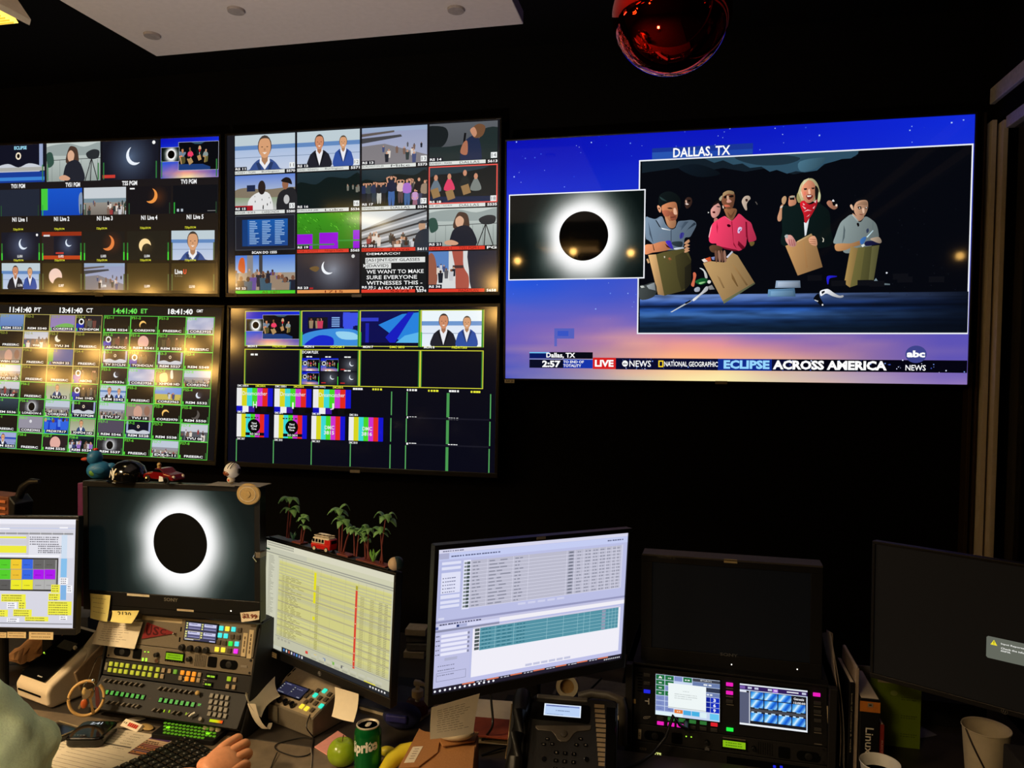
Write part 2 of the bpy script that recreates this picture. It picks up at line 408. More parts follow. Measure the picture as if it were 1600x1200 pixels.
def bust(c, r, x, y, s, coat, shirt=(235, 235, 240), skin=(214, 158, 116), hair=(60, 48, 42), bald=False, full=False):
    """head and jacket of one person, x,y = chin, s = head height; in fractions of the picture's height"""
    w, h = r[2]-r[0], r[3]-r[1]; Q = lambda a, b: (r[0]+w*x+a*s*h, r[1]+(y+b*s)*h)
    bt = min((1-y)/s, 9)
    c.clip = r
    c.blob([Q(*p) for p in ((-.28, .1), (-.62, .3), (-.86, .6), (-.95, bt), (.95, bt), (.86, .6), (.62, .3), (.28, .1))], coat)
    c.poly([Q(*p) for p in ((-.27, .02), (.27, .02), (.3, .28), (.0, min(bt, 1.3)), (-.3, .28))], shirt)
    c.poly([Q(*p) for p in ((-.2, -.15), (.2, -.15), (.17, .2), (0, .42), (-.17, .2))], lerp(skin, (0, 0, 0), .2))
    c.ell(*Q(0, -.56), s*h*.40, s*h*.56, hair, 16)
    c.blob([Q(*p) for p in ((-.34, -.66), (-.2, -.93), (.2, -.93), (.34, -.66), (.32, -.3), (.14, .01), (-.14, .01), (-.32, -.3))], skin)
    dk = lerp(skin, (0, 0, 0), .6)
    for sx in (-1, 1): c.ell(*Q(sx*.15, -.52), s*h*.06, s*h*.025, dk, 6)
    c.poly([Q(*p) for p in ((-.13, -.24), (.13, -.24), (0, -.14))], (240, 230, 220))
    c.poly([Q(*p) for p in ((-.04, -.45), (.04, -.45), (.06, -.33), (-.06, -.33))], lerp(skin, (0, 0, 0), .15))
    c.poly([Q(*p) for p in ((-.3, .25), (-.5, .3), (-.1, 1.3), (-.02, 1.25))], lerp(coat, (0, 0, 0), .3))
    c.poly([Q(*p) for p in ((.3, .25), (.5, .3), (.1, 1.3), (.02, 1.25))], lerp(coat, (0, 0, 0), .3))
    c.clip = None
def one(c, r): lake(c, r); bust(c, r, .5, .64, .55, (56, 80, 140), hair=(70, 60, 52))
def two(c, r, bright=False):
    lake(c, r, ((235, 245, 250), (110, 150, 205), (222, 232, 246), (232, 240, 250)) if bright else BLUES)
    bust(c, r, .36, .49, .36, (34, 34, 44), skin=(206, 140, 104)); bust(c, r, .74, .49, .30, (48, 80, 160), hair=(90, 76, 60))
def figs(c, r, n, y0, y1, sz, cols=None, seed=1):
    rn = random.Random(seed); w, h = r[2]-r[0], r[3]-r[1]
    cols = cols or [(30, 34, 44), (200, 200, 205), (70, 80, 120), (120, 96, 84), (150, 60, 60), (90, 90, 96), (220, 210, 200), (50, 60, 60)]
    c.clip = r
    for i in range(n):
        y = y0+(y1-y0)*i/max(1, n-1); s = sz*(.5+.8*(y-y0+.05)/(y1-y0+.05)); x = rn.random(); co = rn.choice(cols)
        a = X(r)(x, y); c.poly([(a[0]-s*h*.28, a[1]), (a[0]+s*h*.28, a[1]), (a[0]+s*h*.2, a[1]+s*h), (a[0]-s*h*.2, a[1]+s*h)], co)
        c.ell(a[0], a[1]-s*h*.12, s*h*.13, s*h*.16, rn.choice([(200, 150, 120), (120, 80, 60), (60, 40, 34)]), 6)
    c.clip = None
def pers(c, r, x, y, h, top, legs, skin=(206, 150, 120), hair=(50, 38, 32), up=0):
    w, H = r[2]-r[0], r[3]-r[1]; Q = lambda a, b: (r[0]+w*x+a*h*H, r[1]+(y+b*h)*H); c.clip = r
    c.blob([Q(*p) for p in ((-.11, .48), (.11, .48), (.10, 1), (.02, 1), (0, .7), (-.02, 1), (-.10, 1))], legs, 2)
    c.blob([Q(*p) for p in ((-.05, .14), (-.15, .2), (-.16, .5), (.16, .5), (.15, .2), (.05, .14))], top, 2)
    for s in ((-1, 1) if up == 2 else (1,) if up else ()): c.line(Q(s*.13, .22), Q(s*.17, .05), .05*h*H, skin); c.line(Q(s*.17, .06), Q(s*.05, .02), .045*h*H, skin)
    if not up:
        for s in (-1, 1): c.line(Q(s*.15, .22), Q(s*.17, .42), .05*h*H, lerp(top, (0, 0, 0), .25)); c.line(Q(s*.17, .4), Q(s*.06, .46), .04*h*H, skin)
    c.ell(*Q(0, .045), .062*h*H, .075*h*H, hair, 8); c.ell(*Q(0, .065), .05*h*H, .062*h*H, skin, 8); c.clip = None
def crowd(c, r, sky=(176, 190, 206), land=(120, 134, 150), seed=1):
    c.rect(*S(r, 0, 0, 1, .4), sky); c.rect(*S(r, 0, .4, 1, .55), land); c.rect(*S(r, 0, .55, 1, 1), (150, 144, 136), (120, 112, 104)); figs(c, r, 26, .5, .86, .22, seed=seed)
def marina(c, r):
    c.rect(*S(r, 0, 0, 1, .12), (150, 168, 196)); c.rect(*S(r, 0, .12, 1, 1), (150, 158, 190), (170, 174, 196)); g = X(r)
    c.poly([g(0, .28), g(.6, .22), g(.62, .28), g(0, .42)], (70, 70, 74)); c.poly([g(0, .5), g(.35, .45), g(1, .8), g(1, 1), g(0, 1)], (128, 124, 128))
    c.poly([g(0, .16), g(.5, .1), g(.5, .15), g(0, .24)], (96, 88, 84)); figs(c, S(r, .3, .4, .95, 1), 12, .1, .6, .3, seed=5)
def reporter(c, r):
    c.rect(*r, (196, 206, 202), (150, 160, 156)); g = X(r)
    c.clip = r
    c.blob([g(0, .1), g(.4, .02), g(.7, .12), g(1, .02), g(1, .3), g(.5, .34), g(0, .3)], (150, 162, 160))
    for x in (.1, .25, .65, .8, .95): c.line(g(x, .45), g(x, 1), .008*(r[3]-r[1]), (90, 100, 98))
    c.line(g(0, .45), g(1, .42), .02*(r[3]-r[1]), (90, 96, 96))
    c.blob([g(.0, .28), g(.1, .25), g(.14, .5), g(.08, .62), g(.02, .6)], (50, 80, 70))
    c.blob([g(.36, .5), g(.42, .14), g(.5, .1), g(.58, .2), g(.6, .55), g(.5, .6)], (74, 54, 44))
    c.blob([g(.40, .28), g(.46, .2), g(.52, .3), g(.5, .46), g(.44, .5), g(.4, .42)], (216, 170, 140))
    c.blob([g(.42, .5), g(.56, .46), g(.66, .62), g(.7, 1), g(.34, 1), g(.34, .66)], (34, 36, 46))
    c.blob([g(.24, .88), g(.34, .84), g(.44, .92), g(.4, .98), g(.26, .96)], (210, 160, 130))
    for x in (.72, .82, .95): c.line(g(.84, .42), g(x, 1), .025*(r[3]-r[1]), (30, 28, 32))
    c.blob([g(.74, .3), g(.86, .2), g(.98, .24), g(.96, .42), g(.8, .44)], (40, 44, 48)); c.clip = None
def stage(c, r):
    c.rect(*r, (16, 18, 34)); g = X(r); c.clip = r
    for x in (.04, .9): c.rect(*S(r, x, 0, x+.07, .7), (150, 165, 200))
    c.blob([g(.08, .58), g(.3, .5), g(.5, .6), g(.7, .5), g(.92, .58), g(.9, .72), g(.5, .78), g(.1, .72)], (200, 205, 215))
    c.rect(*S(r, .02, .74, .98, 1), (70, 90, 130)); c.ell(*g(.5, .3), .09*(r[3]-r[1]), .1*(r[3]-r[1]), (240, 225, 200), 10); c.ell(*g(.5, .3), .05*(r[3]-r[1]), .06*(r[3]-r[1]), (20, 12, 8), 8); c.clip = None
def bluestudio(c, r, k=0):
    g = X(r); c.rect(*r, (14, 16, 80)); c.clip = r
    if k == 0:
        c.blob([g(0, .7), g(.3, .55), g(.7, .5), g(1, .6), g(1, 1), g(0, 1)], (60, 140, 220)); c.blob([g(.05, .95), g(.3, .7), g(.55, .78), g(.5, 1.1), g(.1, 1.1)], (24, 40, 200)); c.blob([g(.6, .6), g(.9, .62), g(1, .8), g(.7, .8)], (150, 210, 240))
        c.rect(*S(r, .1, .18, .45, .5), (20, 20, 26)); figs(c, S(r, .12, .2, .44, .5), 5, .25, .3, .8, [(200, 60, 90), (150, 130, 100), (120, 120, 130)]); 
        for i in range(5): c.rect(*S(r, .52, .18+i*.06, .66, .215+i*.06), (130, 170, 230))
        for i in range(14): c.rect(*S(r, .7+.28*random.random(), .5*random.random(), .72+.28*random.random(), .5*random.random()+.04), (60, 80, 230))
    else:
        c.poly([g(.3, .4), g(.7, .1), g(1, .05), g(1, 1), g(.75, .95)], (40, 130, 220)); c.poly([g(.42, .75), g(.8, .05), g(.9, .05), g(.55, 1)], (24, 30, 190)); c.poly([g(.6, .9), g(.75, .7), g(1, .6), g(1, 1)], (90, 180, 235))
        c.rect(*S(r, 0, .2, .3, .3), (50, 60, 200)); c.rect(*S(r, .08, .35, .14, .9), (30, 34, 170)); c.rect(*S(r, 0, .9, 1, 1), (10, 10, 40))
    c.clip = None
BARS = ((235, 235, 235), (215, 212, 30), (60, 215, 215), (70, 215, 40), (205, 50, 205), (225, 40, 30), (20, 20, 205))
def bars(c, r, foot=False):
    for i, b in enumerate(BARS): c.rect(*S(r, i/7, 0, (i+1)/7, .75 if foot else 1), b)
    if foot:
        for i, b in enumerate(((20, 20, 190), (240, 240, 240), (60, 20, 150), (8, 8, 8), (14, 14, 14), (8, 8, 8))): c.rect(*S(r, i/6, .75, (i+1)/6, 1), b)
def dark_scene(c, r, ppl=False):
    c.rect(*r, (34, 52, 60), (14, 24, 24)); g = X(r); c.clip = r
    c.blob([g(0, .3), g(.3, .34), g(.5, .15), g(.8, .2), g(1, .1), g(1, 1.1), g(0, 1.1)], (14, 26, 26))
    if ppl: figs(c, r, 16, .3, .55, .42, [(60, 66, 110), (190, 190, 200), (150, 110, 190), (200, 200, 210), (50, 60, 90), (120, 96, 84)], 9)
    else: figs(c, S(r, .75, .35, 1, .6), 6, .1, .4, .5, [(120, 120, 110)], 3)
    c.clip = None
BQ = ((791.7, 220.5), (1524.3, 178.1), (1511.6, 600.8), (789.5, 591.1))
HB = homog(BQ, 1, 1)
def broadcast(c, r, full=False):
    """the eclipse programme; shapes measured on the big screen, detail = full"""
    def m(x, y): a = HB(x, y); return (r[0]+(r[2]-r[0])*a[0], r[1]+(r[3]-r[1])*a[1])
    k = (r[2]-r[0])/735.; Hh = r[3]-r[1]
    L = [(0, (8, 14, 176)), (.3, (14, 50, 214)), (.55, (30, 84, 222)), (.66, (64, 92, 208)), (.8, (112, 96, 190)), (1, (70, 84, 190))]
    Cc = [(0, (10, 22, 190)), (.5, (40, 70, 200)), (.76, (112, 100, 190)), (.84, (226, 146, 156)), (.9, (250, 172, 130)), (1, (252, 236, 172))]
    Rr = [(0, (14, 40, 214)), (.45, (44, 66, 208)), (.7, (84, 78, 186)), (.9, (96, 84, 178)), (1, (140, 116, 186))]
    def sky(u, v):
        q = v+.05*noise.noise((u*3, v*9, 1.3))+.025*noise.noise((u*9, v*22, 4))
        a, b, d = ramp(L, q), ramp(Cc, q), ramp(Rr, q)
        o = lerp(a, b, u/.4) if u < .4 else lerp(b, d, (u-.5)/.45)
        s = noise.noise((u*6+v*3, v*26-u*4, 7.7))
        return lerp(o, (255, 190, 150), .95*max(0, s)*max(0, min(1, (v-.72)*6))*max(0, 1-abs(u-.45)*1.6))
    c.grid(*r, 56 if full else 10, 40 if full else 8, sky)
    if full:
        rn = random.Random(4)
        for i in range(150):
            x, y = rn.random(), rn.random()**1.3*.75; s = rn.uniform(.3, 1.1)*k; p = X(r)(x, y)
            c.rect(p[0]-s, p[1]-s, p[0]+s, p[1]+s, lerp((20, 60, 220), (190, 215, 255), rn.random()))
    def R_(x0, y0, x1, y1, *a): p, q = m(x0, y0), m(x1, y1); c.rect(p[0], p[1], q[0], q[1], *a)
    def Tx(t, x0, y0, x1, y1, col=(255, 255, 255), b=.02): p, q = m(x0, y0), m(x1, y1); c.fit(t, p[0], p[1], q[0], q[1], col, b)
    if full:
        R_(1019, 231.5, 1176.5, 241, (24, 52, 150)); R_(1019, 238, 1100, 246, (40, 84, 176)); R_(1100, 236, 1176, 240, (30, 70, 170)); Tx('DALLAS, TX', 1052, 231, 1141, 244)
    # main window
    p, q = m(998.5, 250), m(1513, 522); c.rect(p[0], p[1], q[0], q[1], (235, 238, 245)); b = 2.2*k
    r2 = (p[0]+b, p[1]+b, q[0]-b, q[1]-b); c.rect(*r2, (5, 7, 14))
    c.clip = r2
    def lit(q, col):
        if not full or (c.clip and min(p[1] for p in q) < c.clip[1]): return c.poly(q, col)
        x0 = min(p[0] for p in q); x1 = max(p[0] for p in q); y0 = min(p[1] for p in q); y1 = max(p[1] for p in q); s = min(1, (x1-x0)/(22*k))
        c.add(q, [tuple(range(len(q)))], [[v*(1+s*(.13-.36*(p[0]-x0)/(x1-x0+1e-9)-.10*(p[1]-y0)/(y1-y0+1e-9))) for v in col] for p in q])
    B = lambda pts, col, f=lambda x, y: (x, y): lit(catmull([m(*f(*a)) for a in pts], 4 if full else 2), col)
    Pp = lambda pts, col, f=lambda x, y: (x, y): lit([m(*f(*a)) for a in pts], col)
    # clouds and sky
    if full:
        Pp([(1003, 246), (1343, 232), (1338, 244), (1300, 250), (1276, 265), (1240, 272), (1200, 262), (1165, 268), (1130, 262), (1095, 268), (1060, 262), (1003, 270)], (18, 30, 40))
        Pp([(1100, 247), (1150, 240), (1240, 236), (1343, 230), (1341, 240), (1330, 247), (1316, 248), (1303, 252), (1288, 256), (1277, 266), (1258, 269), (1244, 267), (1230, 271), (1214, 265), (1203, 268), (1190, 260), (1172, 262), (1160, 255), (1146, 257), (1130, 250), (1116, 254)], (46, 78, 98))
        B([(1150, 244), (1200, 240), (1250, 246), (1230, 256), (1190, 258), (1160, 252)], (30, 50, 64)); B([(1250, 252), (1290, 246), (1276, 262), (1252, 268)], (66, 104, 124))
        B([(1060, 262), (1085, 256), (1110, 262), (1125, 272), (1090, 276)], (12, 22, 32))
    else: Pp([(1150, 245), (1340, 234), (1280, 262), (1200, 262)], (50, 80, 100))
    # table
    if full:
        TQ = (m(1000, 461), m(1512, 522)); 
        def tb(u, v):
            t = v*1.15-.12*u*0; n = .5+.5*noise.noise((u*5, v*14, 2)); n2 = .5+.5*noise.noise((u*18, v*50, 5))
            base = ramp([(0, (104, 132, 190)), (.14, (96, 130, 200)), (.26, (44, 80, 160)), (.36, (10, 20, 44)), (.44, (36, 84, 170)), (.6, (64, 110, 176)), (.8, (24, 54, 100)), (1, (16, 34, 56))], t)
            f = max(0, 1-(u-.32)*1.35) if u > .32 else 1
            return lerp((6, 10, 20), base, f*(.15+1.0*n+.55*n2))
        c.grid(TQ[0][0], TQ[0][1], TQ[1][0], min(TQ[1][1], r2[3]), 110, 26, tb)
    else: Pp([(1000, 462), (1300, 462), (1400, 490), (1400, 520), (1000, 520)], (28, 60, 120))
    A = lambda x, y: (1000+x/10, 290+y/10); D = lambda x, y: (1090+x/9.23, 285+y/9.23); Fq = lambda x, y: (1200+x/10, 265+y/10)
    G = lambda x, y: (1290+x/10, 295+y/10); E_ = lambda x, y: (1000+x/8, 380+y/8); H_ = lambda x, y: (1180+x/7.273, 360+y/7.273)
    if full:
        # faces in the dark behind
        B([(700, 230), (740, 180), (800, 190), (815, 260), (780, 330), (730, 355), (700, 300)], (60, 40, 34), A); Pp([(705, 280), (735, 270), (768, 292), (730, 300)], (235, 215, 205), A); B([(710, 230), (725, 225), (735, 265), (715, 265)], (220, 180, 160), A); B([(750, 220), (790, 225), (780, 250), (755, 250)], (10, 6, 6), A)
        B([(640, 260), (680, 200), (740, 190), (765, 230), (730, 270), (710, 320), (715, 390), (690, 395), (650, 320)], (196, 176, 158), D); B([(690, 240), (720, 235), (725, 265), (700, 275)], (60, 36, 30), D); Pp([(830, 275), (845, 275), (868, 310), (860, 322)], (90, 84, 80), D)
        B([(190, 400), (230, 340), (280, 290), (325, 330), (330, 400), (300, 470), (240, 510), (200, 480)], (222, 160, 150), D); B([(215, 420), (250, 415), (255, 440), (225, 440)], (70, 10, 14), D); B([(240, 330), (320, 280), (340, 250), (280, 265), (210, 330)], (26, 18, 16), D); Pp([(270, 340), (320, 340), (325, 360), (280, 352)], (40, 24, 24), D)
        c.ell(*m(*D(157, 432)), 1.1*k, 1.1*k, (220, 220, 215), 8); B([(245, 515), (285, 515), (290, 560), (240, 570)], (190, 120, 110), D)
    # boy in grey at the left
    B([(290, 300), (300, 160), (380, 100), (480, 90), (580, 140), (640, 240), (620, 380), (590, 300), (520, 255), (420, 280), (350, 330), (310, 340)], (14, 22, 24), A)
    if full: B([(310, 170), (400, 225), (420, 245), (340, 220)], (40, 62, 62), A)
    B([(335, 330), (390, 285), (480, 255), (560, 260), (585, 340), (592, 440), (565, 530), (500, 555), (430, 520), (370, 460)], (205, 132, 90), A)
    B([(390, 480), (470, 550), (560, 540), (550, 640), (490, 665), (430, 620)], (196, 138, 98), A)
    if full:
        B([(480, 400), (520, 420), (560, 460), (570, 520), (500, 545), (470, 500)], (150, 82, 60), A); B([(345, 400), (400, 380), (470, 400), (460, 470), (400, 480), (360, 440)], (186, 104, 76), A)
        Pp([(420, 345), (470, 338), (515, 350), (500, 362), (450, 362)], (50, 28, 24), A); B([(525, 360), (555, 350), (580, 420), (575, 450), (530, 440)], (236, 186, 156), A); Pp([(470, 490), (550, 480), (560, 490), (490, 500)], (90, 44, 34), A)
        B([(270, 320), (290, 305), (330, 350), (325, 410), (305, 415), (280, 370)], (240, 170, 130), A); Pp([(285, 345), (305, 340), (310, 370), (295, 370)], (60, 30, 20), A)
    B([(88, 505), (150, 500), (240, 520), (340, 478), (400, 600), (488, 680), (560, 650), (600, 560), (700, 545), (800, 535), (860, 560), (880, 620), (820, 740), (780, 800), (700, 820), (672, 960), (560, 1000), (300, 1000), (190, 900), (130, 850), (88, 800)], (112, 132, 152), A)
    if full:
        Pp([(260, 540), (345, 480), (375, 560), (330, 655)], (134, 152, 172), A); Pp([(560, 640), (600, 555), (700, 560), (650, 650)], (98, 116, 136), A); Pp([(235, 530), (262, 545), (330, 660), (300, 640)], (20, 26, 34), A)
        Pp([(700, 560), (760, 560), (640, 700), (650, 640)], (70, 86, 104), A); Pp([(850, 570), (880, 600), (740, 690), (700, 740), (760, 660)], (50, 64, 78), A); Pp([(130, 560), (190, 860), (210, 900), (150, 760)], (72, 88, 106), A)
        Pp([(330, 655), (480, 690), (470, 700), (350, 680)], (225, 230, 235), A); Pp([(482, 690), (492, 690), (492, 880), (482, 880)], (50, 60, 78), A); B([(500, 880), (640, 870), (670, 900), (640, 960), (520, 930)], (40, 56, 64), A)
        B([(620, 770), (650, 730), (690, 740), (680, 790), (660, 820), (625, 825)], (62, 60, 150), A); Pp([(650, 735), (660, 735), (640, 830), (632, 830)], (30, 24, 90), A)
    B([(80, 930), (200, 912), (300, 880), (380, 868), (440, 885), (475, 985), (340, 1025), (200, 1045), (80, 1070)], (226, 144, 98), A)
    if full:
        Pp([(195, 920), (205, 915), (230, 1010), (215, 1015)], (90, 50, 34), A); Pp([(390, 905), (470, 960), (490, 985), (420, 960)], (70, 30, 20), A); B([(400, 872), (470, 858), (500, 920), (520, 990), (460, 960)], (66, 48, 190), A)
        B([(530, 980), (600, 965), (680, 962), (680, 985), (560, 1000)], (206, 214, 226), A)
    # their paper bags
    Pp([(200, 140), (300, 108), (540, 66), (610, 120), (640, 200), (640, 480), (560, 590), (305, 655)], (86, 80, 44), E_)
    Pp([(103, 145), (200, 138), (305, 655), (225, 640)], (212, 168, 112), E_)
    if full:
        Pp([(440, 160), (560, 100), (640, 220), (640, 500), (520, 590), (470, 420)], (60, 56, 32), E_); Pp([(560, 300), (640, 240), (640, 500), (560, 590)], (34, 32, 22), E_); Pp([(300, 160), (313, 160), (313, 184), (303, 184)], (225, 215, 190), E_)
        for yy in (900, 950, 1000, 1035): 
            y = yy; B([(690, y), (730, y-40), (765, y-60 if yy < 950 else y-30), (775, y-20), (720, y+10)], (205, 150, 112), A)
        Pp([(80, 200), (100, 190), (120, 240), (100, 252)], (214, 170, 120), E_)
        B([(0, 540), (60, 520), (180, 490), (210, 600), (150, 680), (0, 700)], (64, 70, 70), E_); Pp([(80, 530), (180, 490), (195, 590), (110, 570)], (150, 158, 162), E_); Pp([(0, 535), (40, 530), (60, 550), (20, 560)], (205, 210, 205), E_)
        # things on the table
        B([(640, 520), (665, 440), (665, 370), (690, 365), (705, 400), (690, 460), (675, 540)], (214, 110, 80), E_); B([(745, 310), (790, 320), (830, 370), (845, 430), (815, 430), (795, 350)], (220, 222, 220), E_)
        B([(690, 480), (760, 440), (830, 440), (850, 480), (760, 520)], (20, 92, 44), E_); B([(735, 495), (790, 480), (820, 485), (760, 510)], (150, 210, 140), E_); B([(680, 570), (720, 545), (750, 560), (740, 600), (690, 605)], (170, 176, 190), E_)
        Pp([(850, 540), (900, 520), (935, 575), (870, 580)], (140, 140, 140), E_); B([(820, 545), (850, 545), (845, 590), (760, 650), (680, 720), (660, 700), (760, 620)], (225, 228, 232), E_); Pp([(380, 860), (550, 760), (660, 705), (640, 730), (400, 862)], (205, 212, 216), E_); Pp([(556, 745), (630, 708), (640, 722), (575, 760)], (14, 18, 30), E_); c.ell(*m(*E_(865, 482)), 3*k, 3*k, (215, 215, 210), 8)
    # boy in red
    B([(385, 380), (470, 370), (560, 380), (560, 440), (500, 545), (430, 500), (400, 440)], (150, 100, 66), D)
    B([(345, 250), (365, 170), (430, 120), (500, 125), (540, 180), (530, 290), (500, 370), (430, 380), (370, 330)], (130, 82, 58), D)
    if full:
        B([(370, 150), (440, 115), (520, 130), (520, 170), (440, 160), (370, 200)], (170, 140, 100), D); B([(380, 200), (420, 185), (430, 215), (390, 230)], (24, 14, 12), D); B([(455, 190), (510, 180), (520, 205), (470, 215)], (24, 14, 12), D)
        B([(420, 200), (445, 190), (455, 235), (430, 250)], (206, 166, 136), D); B([(420, 265), (450, 240), (490, 265), (480, 285), (430, 290)], (214, 156, 140), D); B([(390, 320), (450, 325), (470, 345), (400, 350)], (216, 110, 84), D); B([(310, 235), (340, 195), (360, 190), (350, 240), (330, 265)], (176, 166, 134), D); B([(360, 330), (375, 340), (380, 372), (364, 368)], (236, 206, 186), D)
        B([(430, 420), (480, 470), (520, 420), (540, 400), (500, 500), (460, 500)], (110, 70, 46), D)
    B([(165, 830), (180, 700), (220, 590), (300, 530), (390, 485), (440, 520), (495, 550), (560, 490), (605, 450), (700, 530), (770, 580), (800, 660), (850, 810), (800, 850), (740, 860), (716, 760), (700, 900), (650, 960), (590, 985), (500, 960), (290, 910), (270, 880), (200, 875)], (236, 62, 102), D)
    if full:
        Pp([(210, 600), (190, 700), (165, 800), (160, 780), (185, 660)], (250, 190, 200), D); Pp([(690, 560), (715, 570), (722, 750), (738, 860), (700, 780)], (120, 14, 40), D); Pp([(488, 560), (500, 560), (520, 860), (570, 960), (520, 900)], (140, 16, 44), D); Pp([(590, 840), (690, 940), (640, 965), (580, 900)], (110, 12, 36), D); Pp([(280, 560), (296, 640), (285, 740), (272, 640)], (190, 34, 70), D)
        B([(425, 610), (450, 600), (480, 620), (470, 640), (440, 640)], (50, 0, 14), D); B([(580, 720), (585, 660), (610, 640), (640, 650), (635, 690), (615, 700), (605, 730)], (220, 200, 235), D); Pp([(592, 690), (625, 665), (628, 672), (598, 712)], (120, 60, 140), D); Pp([(380, 480), (400, 490), (490, 548), (480, 556)], (250, 120, 150), D)
        Pp([(300, 915), (560, 970), (590, 985), (540, 990), (400, 960)], (130, 20, 46), D); B([(750, 860), (820, 855), (810, 900), (770, 915)], (110, 90, 44), D)
    B([(170, 930), (230, 900), (330, 920), (360, 960), (300, 1010), (200, 1000)], (96, 66, 46), D)
    Pp([(790, 250), (880, 222), (1050, 240), (1100, 180), (1160, 118), (1220, 150), (1435, 495), (1300, 580), (1050, 735), (1038, 728)], (176, 142, 94), E_)
    if full:
        Pp([(1038, 720), (1435, 488), (1440, 506), (1050, 756)], (104, 108, 78), E_); Pp([(1140, 360), (1180, 430), (1230, 540), (1215, 540), (1150, 440)], (120, 90, 52), E_); Pp([(1150, 260), (1200, 300), (1350, 520), (1330, 530)], (152, 118, 74), E_); Pp([(960, 400), (1000, 430), (1060, 560), (1040, 560)], (150, 118, 76), E_)
        Pp([(772, 205), (880, 168), (892, 222), (800, 240)], (226, 90, 50), E_); Pp([(772, 205), (810, 190), (850, 225), (800, 240)], (240, 225, 215), E_)
        for i, x in enumerate((945, 985, 1020, 1055)): B([(x-10, 100), (x+12, 95), (x+28, 170+i*12), (x+20, 232), (x+4, 232), (x-8, 160)], ((112, 76, 60), (150, 110, 92))[i % 2], E_)
        Pp([(1080, 170), (1150, 95), (1165, 110), (1095, 185)], (206, 206, 220), E_); Pp([(890, 175), (935, 165), (930, 210), (905, 205)], (130, 140, 190), E_)
    # reporter with the red scarf
    if full:
        B([(220, 450), (260, 410), (290, 430), (285, 490), (255, 540), (222, 520)], (196, 156, 116), Fq); B([(200, 560), (240, 545), (235, 640), (225, 740), (200, 800), (160, 800), (150, 740), (180, 640)], (204, 150, 116), Fq); Pp([(195, 575), (250, 560), (248, 575), (192, 600)], (225, 225, 215), Fq)
        B([(325, 470), (340, 415), (410, 405), (440, 470), (445, 520), (400, 570), (350, 580), (322, 540)], (206, 140, 108), Fq); Pp([(335, 425), (420, 410), (415, 470), (345, 470)], (24, 20, 22), Fq); Pp([(345, 412), (420, 402), (420, 430), (345, 438)], (176, 170, 150), Fq)
        B([(920, 520), (950, 480), (1000, 490), (1020, 530), (1090, 560), (1080, 600), (1030, 620), (960, 580)], (170, 116, 92), Fq); Pp([(1000, 490), (1022, 460), (1045, 490), (1030, 500)], (235, 235, 240), Fq); c.ell(*m(*Fq(1072, 555)), 1.6*k, 2*k, (235, 220, 205), 8); Pp([(1005, 510), (1040, 505), (1060, 560), (1020, 560)], (10, 8, 10), Fq)
    B([(240, 560), (360, 570), (510, 530), (600, 640), (740, 500), (860, 560), (960, 660), (980, 900), (960, 1200), (260, 1200), (225, 950), (220, 700)], (12, 26, 26), Fq)
    B([(450, 440), (480, 330), (520, 220), (590, 150), (690, 135), (760, 190), (800, 280), (826, 400), (810, 500), (740, 500), (560, 480), (520, 500), (480, 510)], (196, 186, 140), Fq)
    B([(525, 330), (535, 240), (600, 170), (680, 170), (735, 230), (748, 330), (730, 430), (690, 500), (630, 520), (580, 490), (545, 420)], (224, 146, 112), Fq)
    if full:
        B([(450, 440), (470, 360), (520, 480), (540, 500), (480, 515)], (158, 150, 96), Fq); B([(740, 250), (790, 300), (790, 400), (760, 500), (740, 420)], (20, 18, 18), Fq); B([(800, 340), (826, 400), (810, 480), (780, 500), (785, 420)], (206, 206, 160), Fq); Pp([(560, 165), (640, 130), (640, 150), (560, 230), (530, 300)], (222, 214, 172), Fq)
        Pp([(560, 290), (610, 285), (612, 312), (570, 318)], (50, 30, 26), Fq); Pp([(680, 280), (730, 275), (728, 300), (690, 305)], (50, 30, 26), Fq); B([(630, 320), (655, 300), (668, 370), (640, 380)], (246, 196, 170), Fq)
        B([(600, 405), (640, 385), (700, 400), (690, 440), (640, 470), (610, 440)], (120, 40, 40), Fq); Pp([(612, 402), (680, 398), (675, 418), (620, 425)], (250, 246, 240), Fq); Pp([(510, 340), (525, 340), (550, 430), (535, 430)], (246, 214, 186), Fq); B([(560, 340), (600, 350), (590, 400), (560, 390)], (236, 130, 106), Fq)
    B([(505, 520), (560, 480), (640, 540), (720, 520), (770, 460), (770, 540), (700, 680), (640, 770), (600, 830), (575, 820), (560, 700), (520, 600)], (204, 28, 42), Fq)
    if full:
        for a in ([(530, 560), (600, 600), (580, 620)], [(560, 660), (620, 620), (690, 640), (620, 640)], [(720, 500), (760, 470), (750, 520)], [(600, 740), (660, 690), (640, 720)], [(700, 600), (740, 560), (720, 610)], [(545, 520), (580, 540), (560, 560)]): Pp(a, (240, 190, 196), Fq)
    Pp([(565, 820), (600, 835), (648, 760), (600, 1020), (578, 1035)], (226, 232, 236), Fq)
    Pp([(480, 120), (580, 75), (640, 33), (655, 60), (700, 170), (768, 415), (485, 512), (345, 175), (470, 130)], (184, 140, 90), H_)
    if full:
        Pp([(480, 120), (640, 33), (650, 50), (480, 135)], (206, 172, 120), H_); Pp([(540, 130), (560, 130), (600, 420), (580, 430)], (172, 128, 80), H_)
        B([(345, 60), (375, 50), (420, 60), (470, 140), (455, 180), (400, 180), (350, 120)], (222, 160, 150), H_)
        for x in (380, 405, 430): Pp([(x, 100), (x+10, 98), (x+26, 172), (x+14, 174)], (170, 96, 96), H_)
        B([(615, 85), (670, 60), (700, 100), (705, 170), (650, 165), (615, 130)], (226, 164, 128), H_)
        for y in (95, 120, 142): Pp([(618, y), (690, y+6), (690, y+12), (618, y+6)], (160, 96, 66), H_)
